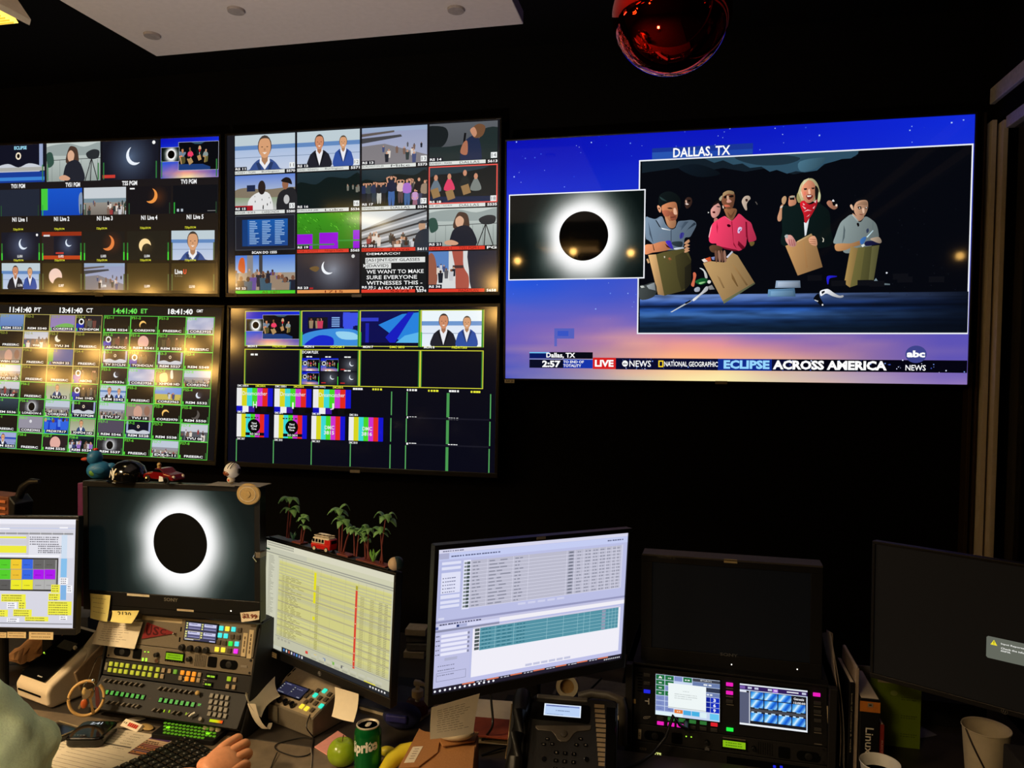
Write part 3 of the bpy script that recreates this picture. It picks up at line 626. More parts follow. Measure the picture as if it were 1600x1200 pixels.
        B([(335, 70), (350, 48), (375, 50), (365, 90)], (176, 180, 180), H_); Pp([(762, 75), (785, 95), (780, 130), (765, 130), (775, 105)], (214, 208, 190), H_)
    # boy in grey at the right
    B([(440, 250), (470, 170), (560, 140), (660, 160), (690, 230), (680, 300), (620, 180), (500, 190), (460, 300)], (10, 12, 18), G)
    B([(425, 380), (500, 430), (600, 430), (600, 450), (540, 500), (470, 480)], (196, 150, 122), G)
    B([(445, 300), (480, 210), (560, 175), (650, 180), (668, 260), (650, 350), (600, 430), (540, 450), (470, 400)], (196, 150, 120), G)
    B([(130, 850), (160, 720), (230, 540), (310, 460), (410, 400), (500, 500), (560, 510), (630, 430), (740, 490), (800, 560), (830, 680), (825, 780), (700, 900), (400, 1000), (280, 980), (280, 860)], (134, 148, 148), G)
    if full:
        B([(385, 265), (405, 240), (430, 270), (440, 330), (415, 320)], (226, 186, 156), G); B([(480, 260), (560, 200), (640, 200), (650, 250), (560, 250)], (168, 128, 100), G)
        Pp([(500, 275), (560, 270), (565, 310), (520, 318)], (44, 30, 24), G); Pp([(620, 285), (660, 280), (655, 310), (625, 312)], (44, 30, 24), G); c.ell(*m(*G(536, 296)), .9*k, 1*k, (245, 235, 225), 8); c.ell(*m(*G(640, 292)), .8*k, .9*k, (245, 235, 225), 8)
        B([(575, 310), (605, 300), (610, 370), (585, 375)], (224, 186, 160), G); Pp([(530, 390), (590, 395), (580, 410), (540, 404)], (130, 72, 60), G)
        Pp([(290, 560), (310, 640), (300, 760), (260, 860), (280, 700)], (84, 98, 102), G); B([(490, 540), (520, 530), (530, 570), (510, 590)], (8, 8, 10), G); B([(640, 640), (670, 615), (680, 660), (650, 690)], (50, 60, 84), G); Pp([(410, 400), (425, 395), (520, 500), (500, 510)], (170, 182, 180), G); Pp([(740, 500), (752, 520), (745, 640), (735, 620)], (96, 110, 112), G)
    B([(150, 870), (260, 850), (400, 850), (540, 810), (545, 870), (420, 910), (300, 960), (170, 965)], (190, 138, 90), G)
    if full:
        Pp([(640, 750), (740, 645), (755, 650), (660, 760)], (190, 220, 230), G); B([(545, 800), (600, 750), (640, 760), (600, 850), (550, 860)], (60, 110, 176), G); B([(620, 830), (700, 810), (840, 830), (830, 860), (640, 890)], (22, 24, 62), G); B([(700, 780), (800, 750), (850, 760), (880, 820), (850, 850), (760, 820)], (170, 150, 130), G)
        Pp([(560, 880), (600, 860), (620, 880), (580, 915)], (220, 225, 220), G)
    Pp([(1165, 195), (1415, 165), (1350, 560), (1080, 645)], (104, 98, 54), H_)
    Pp([(1088, 180), (1170, 200), (1080, 648), (1012, 600)], (164, 134, 78), H_)
    if full:
        Pp([(1250, 190), (1415, 165), (1345, 565), (1190, 610)], (80, 78, 44), H_); Pp([(1330, 180), (1415, 165), (1350, 560), (1290, 580)], (94, 92, 56), H_)
        Pp([(1230, 608), (1350, 575), (1375, 540), (1410, 595), (1535, 605), (1535, 620), (1240, 615)], (130, 150, 160), H_)
        Pp([(240, 570), (512, 568), (518, 650), (228, 652)], (140, 160, 184), H_); Pp([(262, 585), (495, 584), (498, 636), (254, 638)], (164, 180, 200), H_); Pp([(150, 670), (450, 655), (462, 752), (143, 752)], (92, 134, 170), H_); Pp([(180, 690), (430, 684), (440, 740), (176, 742)], (112, 152, 186), H_)
        B([(820, 520), (920, 515), (925, 528), (850, 545), (835, 605), (822, 605)], (34, 30, 200), H_); c.ell(*m(*H_(1498, 481)), 1.4*k, 1.4*k, (220, 225, 235), 8)
        B([(740, 690), (810, 665), (850, 675), (900, 710), (960, 740), (1000, 735), (1005, 755), (960, 765), (880, 745), (810, 715), (750, 745)], (230, 232, 236), H_); Pp([(755, 695), (790, 682), (795, 700), (762, 725)], (16, 18, 24), H_); B([(665, 770), (720, 715), (740, 760), (780, 840), (760, 860), (700, 810)], (8, 10, 16), H_); Pp([(675, 785), (720, 800), (715, 812), (680, 796)], (210, 214, 220), H_); c.ell(*m(*H_(768, 845)), 1.3*k, 1.6*k, (225, 228, 232), 8)
        rn = random.Random(2)
        for i in range(26): p_ = m(rn.uniform(1330, 1500), rn.uniform(300, 460)); c.rect(p_[0], p_[1], p_[0]+1.1*k, p_[1]+1.1*k, (26, 30, 40))
        for i in range(7): p_ = m(rn.uniform(1200, 1480), rn.uniform(425, 440)); c.rect(p_[0], p_[1], p_[0]+22*k, p_[1]+9*k, (13, 14, 20))
    c.clip = None
    # corona window over it
    p, q = m(795, 304), m(1007, 434.8); c.rect(p[0], p[1], q[0], q[1], (240, 242, 248)); b = 2*k if full else 2*k
    corona(c, (p[0]+b, p[1]+b, q[0]-b, q[1]-b), 46 if full else 14, 30 if full else 9, .56, .505, .29)
    if full:
        r0 = S(r, 0, 0, 1, 1)
        R_(827, 550, 926, 560.6, (8, 24, 96)); R_(860, 550, 926, 560.6, (6, 8, 20)); R_(827, 550, 858, 552, (110, 190, 240)); R_(827, 561.6, 926, 575.6, (8, 12, 36)); R_(880, 561.6, 926, 575.6, (20, 52, 170)); R_(827, 560.6, 926, 561.8, (150, 200, 240))
        Tx('Dallas, TX', 853.5, 551, 898.5, 560.3, b=.03); Tx('2:57', 847, 563.2, 875.5, 574, b=.04); Tx('TO END OF', 880, 563.2, 912, 567.6, b=.02); Tx('TOTALITY', 880, 569, 908, 573.6, b=.02)
        R_(926.3, 558.7, 962.3, 576.8, (214, 34, 34)); Tx('LIVE', 929.5, 562.2, 958.5, 573.2, b=.04)
        p, q = m(962.3, 559.3), m(1511.6, 582.7); c.rect(p[0], p[1], q[0], q[1], (9, 11, 46)); p2 = m(1240, 560); q2 = m(1511.6, 582.7); c.rect(p2[0], p[1], q2[0], q[1], (4, 4, 16))
        rn = random.Random(8)
        for i in range(90):
            x = rn.uniform(p[0], q[0]); y = rn.uniform(p[1], q[1]); s = rn.uniform(.25, 1.0)*k; c.rect(x-s, y-s, x+s, y+s, rn.choice([(120, 150, 230), (220, 225, 255), (60, 80, 170)]))
        p3, q3 = m(1122, 560.5), m(1206, 578); c.rect(p3[0], p[1], q3[0], q[1], (16, 44, 140))
        c.ell(*m(976.6, 568), 4.9*k, 5.2*k, (255, 255, 255), 24); Tx('abc', 973.3, 566, 980, 569.8, (10, 12, 40), .02)
        Tx('NEWS', 983.5, 563.2, 1017, 573.3, b=.01)
        R_(1028.8, 563.2, 1036.6, 573.6, (250, 214, 40)); R_(1030.6, 565, 1034.8, 571.8, (9, 11, 46)); Tx('NATIONAL GEOGRAPHIC', 1038, 564.6, 1121.8, 573.2, b=.015)
        Tx('ECLIPSE', 1131, 562.6, 1202.5, 576.8, (150, 214, 255), .045); Tx('ACROSS AMERICA', 1208, 562.8, 1386, 579, (255, 255, 255), .045)
        c.ell(*m(1431.8, 553.5), 15.3*k, 13.6*k, (62, 68, 138), 32); Tx('abc', 1417.5, 547.5, 1446, 558.5, (255, 255, 255), .05); Tx('NEWS', 1415.5, 570, 1447, 579.2, b=.01)
        R_(866, 513, 897, 529, (84, 96, 190)); R_(871, 517, 888, 525, (56, 84, 196)); R_(866, 529, 870, 541, (92, 100, 190))
# ---------------------------------------------------------------- the room
WALL_Y = 2.99; RX = 1.02
struct('wall_back', MB().box(-9.3, 1.6, WALL_Y, WALL_Y+.1, 0, 3.0), 'wall')
struct('wall_left', MB().box(-9.4, -9.3, -4, WALL_Y+.1, 0, 3.0), 'rear')
struct('wall_front', MB().box(-9.3, 4, -4.1, -4, 0, 3.0), 'rear')
struct('floor', MB().box(-9.4, 4, -4.1, WALL_Y+.1, -.08, 0), 'floor')
struct('ceiling', MB().box(-9.4, 4, -4.1, WALL_Y+.1, 3.0, 3.08), 'ceil')
struct('wall_right', MB().box(3.9, 4, -4.0, WALL_Y, 0, 3.0), 'wall')
# glazed partition on the right: corner posts, header, dark panes
struct('trim_1', MB().box(1.016, 1.024, 2.93, 2.99, 0, 2.62).box(.996, 1.008, 2.935, 2.99, 0, 1.75), 'framed', bevel=.001)
struct('trim_2', MB().box(1.030, 1.046, 2.90, 2.99, 0, 2.585), 'frame', bevel=.002)
struct('trim_3', MB().box(1.054, 1.070, 2.87, 2.92, 0, 2.575), 'frame', bevel=.002)
struct('trim_4', MB().box(1.03, 1.09, -1.2, 2.93, 2.645, 2.70), 'beam', bevel=.003)
struct('trim_5', MB().box(1.06, 1.12, -1.2, 2.87, 2.545, 2.585), 'beam', bevel=.003)
struct('trim_6', MB().box(1.045, 1.08, -1.2, 2.99, 2.585, 2.645).box(1.03, 1.15, -1.2, 2.99, 2.70, 3.0), 'wall')
struct('window_1', MB().box(1.085, 1.093, 1.2, 2.86, .1, 2.545), 'glass')
struct('window_2', MB().box(1.085, 1.093, -1.2, 1.15, .1, 2.545), 'glass')
struct('trim_7', MB().box(1.07, 1.11, 1.15, 1.2, 0, 2.545).box(1.07, 1.11, -1.2, 2.87, 0, .1), 'framed')
# white suspended ceiling panel with its two small recessed caps
pn = thing('ceiling_panel', 'large white suspended ceiling panel in front of the black ceiling', 'ceiling panel', (-1.11, 1.2, 2.75))
part('panel', MB().box(-1.745, -.48, .2, 2.235, 2.75, 2.79), 'panel', pn, bevel=.003)
for x, y in ((-1.64, 2.08), (-.65, 2.10), (-1.28, 1.98)):
    part('recessed_cap', MB().cyl((x, y, 2.743), (x, y, 2.751), .024, .026, 20), mat('cap_grey', (150, 140, 134), .6), pn)
part('hanger', MB().cyl((-1.5, 1.9, 2.78), (-1.5, 1.9, 3.0), .004, n=8).cyl((-.7, 1.9, 2.78), (-.7, 1.9, 3.0), .004, n=8).cyl((-1.5, .5, 2.78), (-1.5, .5, 3.0), .004, n=8).cyl((-.7, .5, 2.78), (-.7, .5, 3.0), .004, n=8), 'blkm', pn)
# fluorescent troffer at the left edge of the ceiling
tr = thing('ceiling_light', 'yellow glowing louvred ceiling light beside the white panel', 'ceiling light', (-1.86, 1.5, 2.58))
part('housing', MB().prism([(-2.12, 2.60), (-2.12, 2.68), (-1.70, 2.68), (-1.64, 2.60), (-1.645, 2.585), (-1.70, 2.64), (-2.10, 2.64)], 1.42, 1.63), 'cream', tr, bevel=.002)
part('louvre_lens', MB().prism([(-2.1, 2.585), (-1.66, 2.585), (-1.69, 2.63), (-2.1, 2.63)], 1.43, 1.61), 'troff', tr)
sl = MB()
for i in range(14): sl.box(-2.09, -1.665, 1.437+i*.0125, 1.439+i*.0125, 2.581, 2.586)
part('slats', sl, mat('louvre_slat', (190, 150, 50), .5, emit=(235, 180, 60), es=.8), tr)
part('hanger', MB().cyl((-1.9, 1.52, 2.68), (-1.9, 1.52, 3.0), .004, n=8), 'blkm', tr)
for i, (x, y, z, p) in enumerate(ROOM_LIGHTS):
    t = thing('ceiling_fixture', 'square warm ceiling fixture behind the photographer', 'ceiling light', (x, y, z), group='warm ceiling fixtures behind the desk')
    part('housing', MB().box(x-.28, x+.28, y-.18, y+.18, z+.005, z+.06), 'cream', t, bevel=.004)
    part('diffuser', MB().box(x-.25, x+.25, y-.15, y+.15, z-.002, z+.006), 'panelglow', t)
    part('stem', MB().cyl((x, y, z+.05), (x, y, 3.0), .012), 'blkm', t)
# globe lamps further back in the newsroom, seen only as reflections in the screens
for i, (x, y, z) in enumerate([(-5.73, -.2, 2.25), (-5.18, -.2, 2.21), (-4.78, -.2, 2.23), (-6.16, -.2, 2.04), (-5.65, -.2, 1.99), (-4.24, -.2, 2.27), (-3.99, -.2, 2.06), (-4.48, -.2, 1.99), (-5.30, -.2, 1.97), (-4.13, -.5, 2.42), (-1.57, -.5, 2.36), (-1.38, -.5, 2.55), (-.9, -.5, 2.62), (-.42, -.5, 2.6), (2.05, -.5, 2.53)]):
    r = .05 if i < 11 else .028; LG = thing('globe_lamp', 'small warm globe lamp hanging in the newsroom behind', 'lamp', (x, y, z), group='globe lamps hanging behind the photographer')
    part('globe', MB().sph((x, y, z), r, 16), 'lampm', LG, smooth=True); part('cord', MB().cyl((x, y, z+r-.004), (x, y, 3.0), .003, n=6), 'blkm', LG); part('socket', MB().cyl((x, y, z+r-.006), (x, y, z+r+.03), .016, .010), 'blk', LG)
ul_ = thing('fill_uplighter', 'low floor uplighter aimed at the white ceiling panel', 'lamp', (-1.1, -.36, 0))  # unseen lamp body added around the ceiling panel's fill light
part('pole', MB().cyl((-1.1, -.36, .02), (-1.1, -.36, .32), .015), 'blk', ul_); part('base', MB().cyl((-1.1, -.36, 0), (-1.1, -.36, .03), .15, n=32), 'blk', ul_, bevel=.004); part('bowl', MB().lathe([(.03, .30), (.15, .38), (.155, .38), (.04, .29)], 32, Matrix.Translation((-1.1, -.36, 0))), 'blk', ul_, smooth=True)
# red mirrored ball
import mathutils
R3 = Matrix((r_, u_, f_))
def ray(px, py, y=None, z=None):
    d = f_+r_*((px-800)/FPX)-u_*((py-600)/FPX); k = (y/d.y) if y is not None else (z-EYE)/d.z
    return d*k+V((0, 0, EYE))
def pq(T, w, h):
    """where the corners of a rectangle land in the photograph: used to read measurements off it"""
    o = []
    for a, b in ((-1, 1), (1, 1), (1, -1), (-1, -1)):
        q = T @ V((a*w/2, 0, b*h/2))-V((0, 0, EYE)); z = q.dot(f_); o.append((800+FPX*q.dot(r_)/z, 600-FPX*q.dot(u_)/z))
    return o
bc = ray(1049, 20, y=1.45); br = .111
rb = thing('mirror_ball', 'shiny red mirrored ball hanging from the black ceiling', 'ornament', (bc.x, bc.y, bc.z-br))
part('ball', MB().sph(bc, br, 64), 'ball', rb, smooth=True)
part('cap', MB().cyl((bc.x, bc.y, bc.z+br-.004), (bc.x, bc.y, bc.z+br+.02), .022, n=24), 'chrome', rb, bevel=.001)
part('cord', MB().cyl((bc.x, bc.y, bc.z+br+.015), (bc.x, bc.y, 3.0), .0015, n=6), 'blkm', rb)

# ---------------------------------------------------------------- wall screens
def tv(label, T, w, h, bez, chin, pic, group=None, name='wall_television', scr=SCR, thick=.045, badge=True):
    """w,h = outside size; pic(c) paints the picture on a Cv of the lit size"""
    base = T @ V((0, thick, -h/2)); t = thing(name, label, 'television', base, group)
    case = MB().box(-w/2, w/2, .006, thick, -h/2, h/2)
    part('case', case, 'blkm', t, T, bevel=.006)
    fr = MB()
    for x0, x1, z0, z1 in ((-w/2, w/2, h/2-bez, h/2), (-w/2, w/2, -h/2, -h/2+chin), (-w/2, -w/2+bez, -h/2+chin, h/2-bez), (w/2-bez, w/2, -h/2+chin, h/2-bez)): fr.box(x0, x1, -.002, .012, z0, z1)
    part('bezel', fr, 'bezel', t, T, bevel=.0015)
    lw, lh = w-2*bez, h-bez-chin; TC = T @ Matrix.Translation((0, .004, (chin-bez)/2))
    c = Cv(lw, lh, None, pq(TC, lw, lh)); pic(c); c.build('screen', scr, t, TC)
    if badge: part('badge', MB().box(-.022, .022, -.004, .002, -h/2-.004, -h/2+.008), 'grey', t, T, bevel=.001)
    part('wall_mount', MB().box(-.2, .2, thick, thick+.03, -.15, .15), 'blkm', t, T)
    return t
TB = frame(.1481, 2.8988, 2.1359, 0, -.22, .25)
def big(c): broadcast(c, (0, 0, c.w, c.h), True)
tbig = tv('large wall television showing the eclipse programme from Dallas', TB, 1.674, .948, .007, .007, big, scr=SCR)
lb = Cv(.04, .014, (196, 186, 160)); lb.fit('AW 20', .004, .003, .036, .011, (40, 36, 30), .02); lb.build('asset_label', PRINT, tbig, TB @ Matrix.Translation((-.812, -.003, -.478)))
WH, GR, YE = (245, 245, 245), (90, 215, 60), (235, 235, 60)
def um(c):
    c.rect(0, 0, c.w, c.h, (26, 27, 34)); a = c.P(365.3, 212); b = c.P(776.8, 457.4)
    tw, th = (b[0]-a[0])/4, (b[1]-a[1])/4; c.rect(a[0], a[1], b[0], b[1], (18, 18, 22))
    names = [('RS 11', 'LINSEY / TOM', 'Burlington', '5570', '11'), ('RS 12', 'DAVID / KENNYLI', 'Burlington', '5571', '12'), ('RS 13', 'BURLINGTON JIB', 'Mike', '5573', '13'), ('RS 14', 'RAHEEM / MARK', 'DALLAS', '5613', '14'),
      ('RS 15', 'GINGER / BOB B', 'CARBONDA', '5580', '15'), ('RS 16', 'DALLAS JIB', 'Luke', '5536', '16'), ('RS 17', 'DEMARCO / CHRI', 'DALLAS', '5534', '17'), ('RS 18', 'DR. JEN / NORM', 'DALLAS', '5535', '18'),
      (None, None, None, None, None), ('RS 19', 'ROB / SCOTT', 'Niagra Falls', '5565', None), ('RS 20', 'REDDOXX', 'Dave', '5611', None), ('RS 21', 'TV51 PGM-1', 'TV51 PGM-1', 'PG', None),
      ('RS 22', None, 'AS 3401', None, None), ('RS 23', None, '1715', None, None), ('RS 35', '574', '5574', '5574', None), ('RS 36', 'MATT', 'MAZATLAN', '5658', None)]
    for k in range(16):
        i, j = k % 4, k//4; r = (a[0]+i*tw, a[1]+j*th, a[0]+i*tw+tw, a[1]+j*th+th); r = S(r, .018, .012, .985, .99); p = S(r, 0, 0, 1, .895); g = X(p); hh = p[3]-p[1]
        if k == 0: one(c, p)
        elif k == 1: two(c, p)
        elif k == 2: marina(c, p)
        elif k == 3:
            c.rect(*p, (92, 96, 102), (70, 74, 78)); c.clip = p; c.blob([g(-.1, .1), g(.2, .08), g(.28, .3), g(.2, .6), g(0, .62)], (26, 32, 34)); c.blob([g(.3, .62), g(.7, .5), g(.8, .2), g(1.05, .25), g(1.1, 1.1), g(-.1, 1.1), g(-.1, .65)], (34, 46, 46))
            c.blob([g(.55, .45), g(.72, .4), g(.76, 1.1), g(.5, 1.1), g(.46, .8)], (34, 44, 72)); c.blob([g(.62, .2), g(.72, .06), g(.82, .14), g(.78, .38), g(.66, .42)], (112, 78, 54)); c.blob([g(.6, .22), g(.66, .14), g(.7, .3), g(.66, .4)], (196, 140, 110)); c.line(g(.53, .28), g(.51, .6), .06*hh, (20, 20, 22)); c.blob([g(.46, .8), g(.5, .55), g(.56, .5), g(.56, .85)], (170, 110, 84)); c.clip = None
        elif k == 4:
            c.rect(*S(p, 0, 0, 1, .5), (96, 130, 210), (170, 184, 210)); c.rect(*S(p, 0, .5, 1, 1), (110, 140, 80), (190, 190, 190)); c.clip = p; c.blob([g(0, .42), g(.2, .35), g(.5, .42), g(1, .38), g(1, .62), g(0, .62)], (130, 118, 100)); c.rect(*S(p, .2, .28, .34, .46), (30, 40, 70)); c.blob([g(.22, .75), g(.38, .5), g(.58, .55), g(.62, 1.1), g(.28, 1.1)], (225, 225, 225)); figs(c, S(p, .25, .55, .6, 1), 8, .1, .8, .12, [(40, 40, 44)], 3)
            c.ell(*g(.45, .36), .12*hh, .2*hh, (44, 34, 32)); c.blob([g(.72, .6), g(.85, .42), g(1, .45), g(1.05, 1.1), g(.72, 1.1)], (36, 36, 40)); c.ell(*g(.84, .28), .1*hh, .16*hh, (150, 100, 74)); c.blob([g(.77, .2), g(.84, .1), g(.92, .14), g(.95, .3), g(.88, .26)], (30, 24, 24)); c.ell(*g(.86, .72), .09*hh, .13*hh, (190, 190, 190)); c.rect(*S(p, 0, .86, .3, 1), (170, 30, 40)); c.clip = None
        elif k == 5: dark_scene(c, p)
        elif k == 6:
            dark_scene(c, p)
            for x, y, h, t_, l_, u in ((.03, .36, .55, (40, 50, 84), (30, 34, 46), 1), (.11, .36, .56, (60, 70, 74), (40, 44, 52), 2), (.19, .34, .58, (46, 54, 80), (50, 60, 72), 1), (.27, .36, .56, (40, 40, 46), (196, 196, 190), 2), (.34, .36, .56, (36, 44, 60), (34, 34, 40), 2), (.60, .3, .62, (220, 190, 180), (90, 70, 70), 2), (.74, .28, .6, (60, 60, 66), (50, 50, 56), 2), (.46, .2, .8, (30, 34, 58), (64, 100, 160), 2), (.70, .3, .72, (166, 110, 200), (66, 100, 150), 1), (.88, .27, .8, (20, 20, 26), (60, 64, 90), 0), (.82, .58, .55, (196, 150, 200), (150, 100, 120), 0), (.97, .34, .7, (150, 130, 110), (40, 40, 50), 1)): pers(c, p, x, y, h, t_, l_, up=u)
        elif k == 7:
            c.rect(*p, (36, 58, 68), (10, 18, 22)); c.clip = p
            c.blob([g(.4, .2), g(.8, .1), g(1, 0), g(1, 1), g(0, 1), g(0, .3)], (14, 22, 24)); c.poly([g(0, .8), g(1, .84), g(1, 1), g(0, 1)], (20, 36, 66))
            for x, y, cc in ((.1, .3, (100, 116, 130)), (.3, .28, (220, 60, 100)), (.53, .2, (24, 34, 34)), (.69, .3, (120, 128, 124))): c.blob([g(x-.02, y+.05), g(x-.08, y+.35), g(x+.08, y+.35), g(x+.02, y+.05)], cc); c.ell(*g(x, y), .035*hh*1.6, .06*hh*1.4, (200, 140, 110), 8)
            for x, y in ((.08, .62), (.3, .68), (.53, .55)): c.poly([g(x-.06, y), g(x+.05, y-.06), g(x+.09, y+.18), g(x-.02, y+.24)], (150, 118, 76))
            c.clip = None
        elif k == 8:
            r = S((r[0], r[1], r[2], r[3]), 0, 0, 1, 1); c.rect(*p, (30, 32, 42)); c.box(*p, .004, (60, 64, 74)); q = S(p, .12, .12, .88, .88); c.rect(*q, (24, 90, 170), (30, 70, 140)); c.rect(*S(q, 0, 0, .12, 1), (20, 60, 120))
            rn = random.Random(3)
            for x0 in (.16, .44, .72):
                for yy in range(14): c.rect(*S(q, x0, .06+yy*.064, x0+rn.uniform(.1, .22), .09+yy*.064), (150, 186, 225))
            c.fit('SCAN DO 1555', *S(r, .28, .92, .7, .985), WH, .03)
        elif k == 9:
            c.rect(*p, (60, 150, 30), (50, 120, 26)); c.clip = p; rn = random.Random(5)
            for i in range(60): x, y = rn.random(), rn.random()*.5; c.line(g(x, y), g(x+.02, y+.04), .01*hh, rn.choice([(120, 225, 60), (30, 100, 10)]))
            for q in ((-.05, .58, .25, 1), (.36, .55, .66, 1), (.9, .5, 1.1, 1)): c.rect(*S(p, *q), (150, 20, 215))
            c.rect(*S(p, 0, .86, .6, .9), (70, 130, 90)); c.rect(*S(p, .65, .76, 1, .8), (60, 150, 60)); c.clip = None
        elif k == 10:
            c.rect(*p, (150, 154, 158)); c.clip = p; c.poly([g(0, 0), g(.7, 0), g(0, .5)], (205, 212, 216))
            for q in range(6): c.poly([g(0, .5+q*.12), g(1, .0+q*.14), g(1, .05+q*.14), g(0, .56+q*.12)], (52, 54, 58) if q % 2 == 0 else (200, 202, 206))
            figs(c, p, 22, .6, .95, .3, seed=8); c.ell(*g(.93, .44), .1*hh, .14*hh, (190, 150, 120)); c.blob([g(.86, .36), g(.94, .28), g(1.02, .36)], (60, 60, 64)); c.blob([g(.82, 1.1), g(.86, .62), g(1.05, .55), g(1.1, 1.1)], (44, 50, 60)); c.clip = None
        elif k == 11: reporter(c, p)
        elif k == 12:
            c.rect(*S(p, 0, 0, 1, .5), (70, 120, 210), (150, 180, 220)); c.rect(*S(p, 0, .5, 1, 1), (160, 146, 130)); c.clip = p; c.rect(*S(p, .2, 0, .3, 1), (130, 130, 134)); c.rect(*S(p, .4, 0, .46, 1), (60, 60, 64)); c.blob([g(.05, .4), g(.08, .1), g(.15, .1), g(.16, .5)], (205, 90, 40)); figs(c, p, 20, .45, .8, .42, [(90, 70, 150), (30, 34, 50), (200, 200, 210), (60, 90, 110), (150, 130, 110)], 3); c.clip = None
        elif k == 13: crescent(c, p, .95, .38, .2, .06, -.05, .2, (240, 244, 250), (46, 44, 52), (.58, .45, .7, (150, 158, 172))); c.ell(*g(.9, .08), .05*hh, .05*hh, (210, 210, 210)); c.rect(*S(p, .15, .94, .26, .99), (170, 40, 40)); c.blob([g(.2, .4), g(.3, .34), g(.36, .4), g(.3, .5)], (110, 86, 50))
        elif k == 14:
            c.rect(*p, (24, 26, 28))
            for q, (tx, hl) in enumerate((('DEMARCO?', 0), ('[A51]INT/DIY GLASSES', 1), ('(DAVID)', 1), ('WE WANT TO MAKE', 0), ('SURE EVERYONE', 0), ('WITNESSES THIS -', 0), ('WE ALSO WANT TO', 0))):
                y0 = -.02+q*.155 if q else 0; wd = (.52, .82, .34, .88, .78, .86, .88)[q]; rr = S(p, .08, max(0, y0+.025), .08+wd, y0+.13)
                if hl: c.rect(*S(p, .06, y0, .06+(.92, .92, .4)[q], y0+.145), (222, 224, 222))
                if q: c.fit(tx, *rr, (40, 42, 44) if hl else WH, .01)
                else: c.fit(tx, *S(p, .08, 0, .6, .06), WH, .01)
            c.poly([g(.03, .3), g(.06, .35), g(.03, .4)], WH)
        else:
            c.rect(*p, (214, 216, 216)); c.clip = p; c.poly([g(0, 0), g(.3, 0), g(.3, .5), g(0, .45)], (90, 130, 190)); c.blob([g(.35, -.1), g(.5, -.1), g(.52, .4), g(.6, .7), g(.58, 1.1), g(.42, 1.1), g(.4, .5)], (170, 84, 70)); c.rect(*S(p, .36, .38, .52, .46), (70, 50, 50)); c.blob([g(.62, -.1), g(1.1, -.1), g(1.1, 1.1), g(.68, 1.1), g(.6, .5)], (40, 42, 56)); c.blob([g(0, .1), g(.1, .2), g(.12, .9), g(-.1, 1.1)], (150, 90, 70)); figs(c, S(p, .12, .3, .4, 1), 7, .1, .4, .3, seed=4); c.clip = None
        n = names[k]
        if n[0]:
            q = S(r, 0, .8, .2, .895); c.rect(*q, (16, 20, 32)); c.fit(n[0], *S(q, .04, .2, .9, .82), WH, .03)
            s = S(r, 0, .905, 1, .99); lc = {0: (222, 226, 222), 1: (222, 226, 222)}.get(k//4, (222, 60, 44)); lc = (74, 205, 44) if k == 12 else (226, 150, 84) if k == 13 else lc; wd = .83 if n[3] else 1
            c.rect(s[0], s[1], s[0]+(s[2]-s[0])*wd, s[3], lc); tc = (60, 64, 66) if k < 8 else (110, 20, 16)
            if k < 12 and n[1]: c.fit(n[1], *S(s, .01, .2, .34, .8), tc)
            c.fit(n[2], *S(s, .45, .16, .74, .86), tc)
            if n[3]: c.fit(n[3], *S(s, .86, .12, 1, .88), WH, .03)
        if n[4]: q = S(r, .905, .74, .995, .875); c.rect(*q, (235, 238, 238)); c.fit(n[4], *S(q, .15, .2, .85, .8), (70, 74, 80))
        if k == 7: c.box(*S(r, -.008, -.005, 1.005, .9), .0045, (240, 90, 80))
TUM = frame(-1.3167, 2.8988, 2.345, 0, -.2, 0)
tum = tv('wall television with sixteen camera feeds, upper one left of the big screen', TUM, 1.223, .699, .008, .014, um, 'wall televisions', scr=SCRM)
lb = Cv(.05, .016, (150, 132, 104)); lb.dash(.006, .006, .036, .004, (60, 50, 40)); lb.build('asset_label', PRINT, tum, TUM @ Matrix.Translation((-.58, -.004, -.341)))
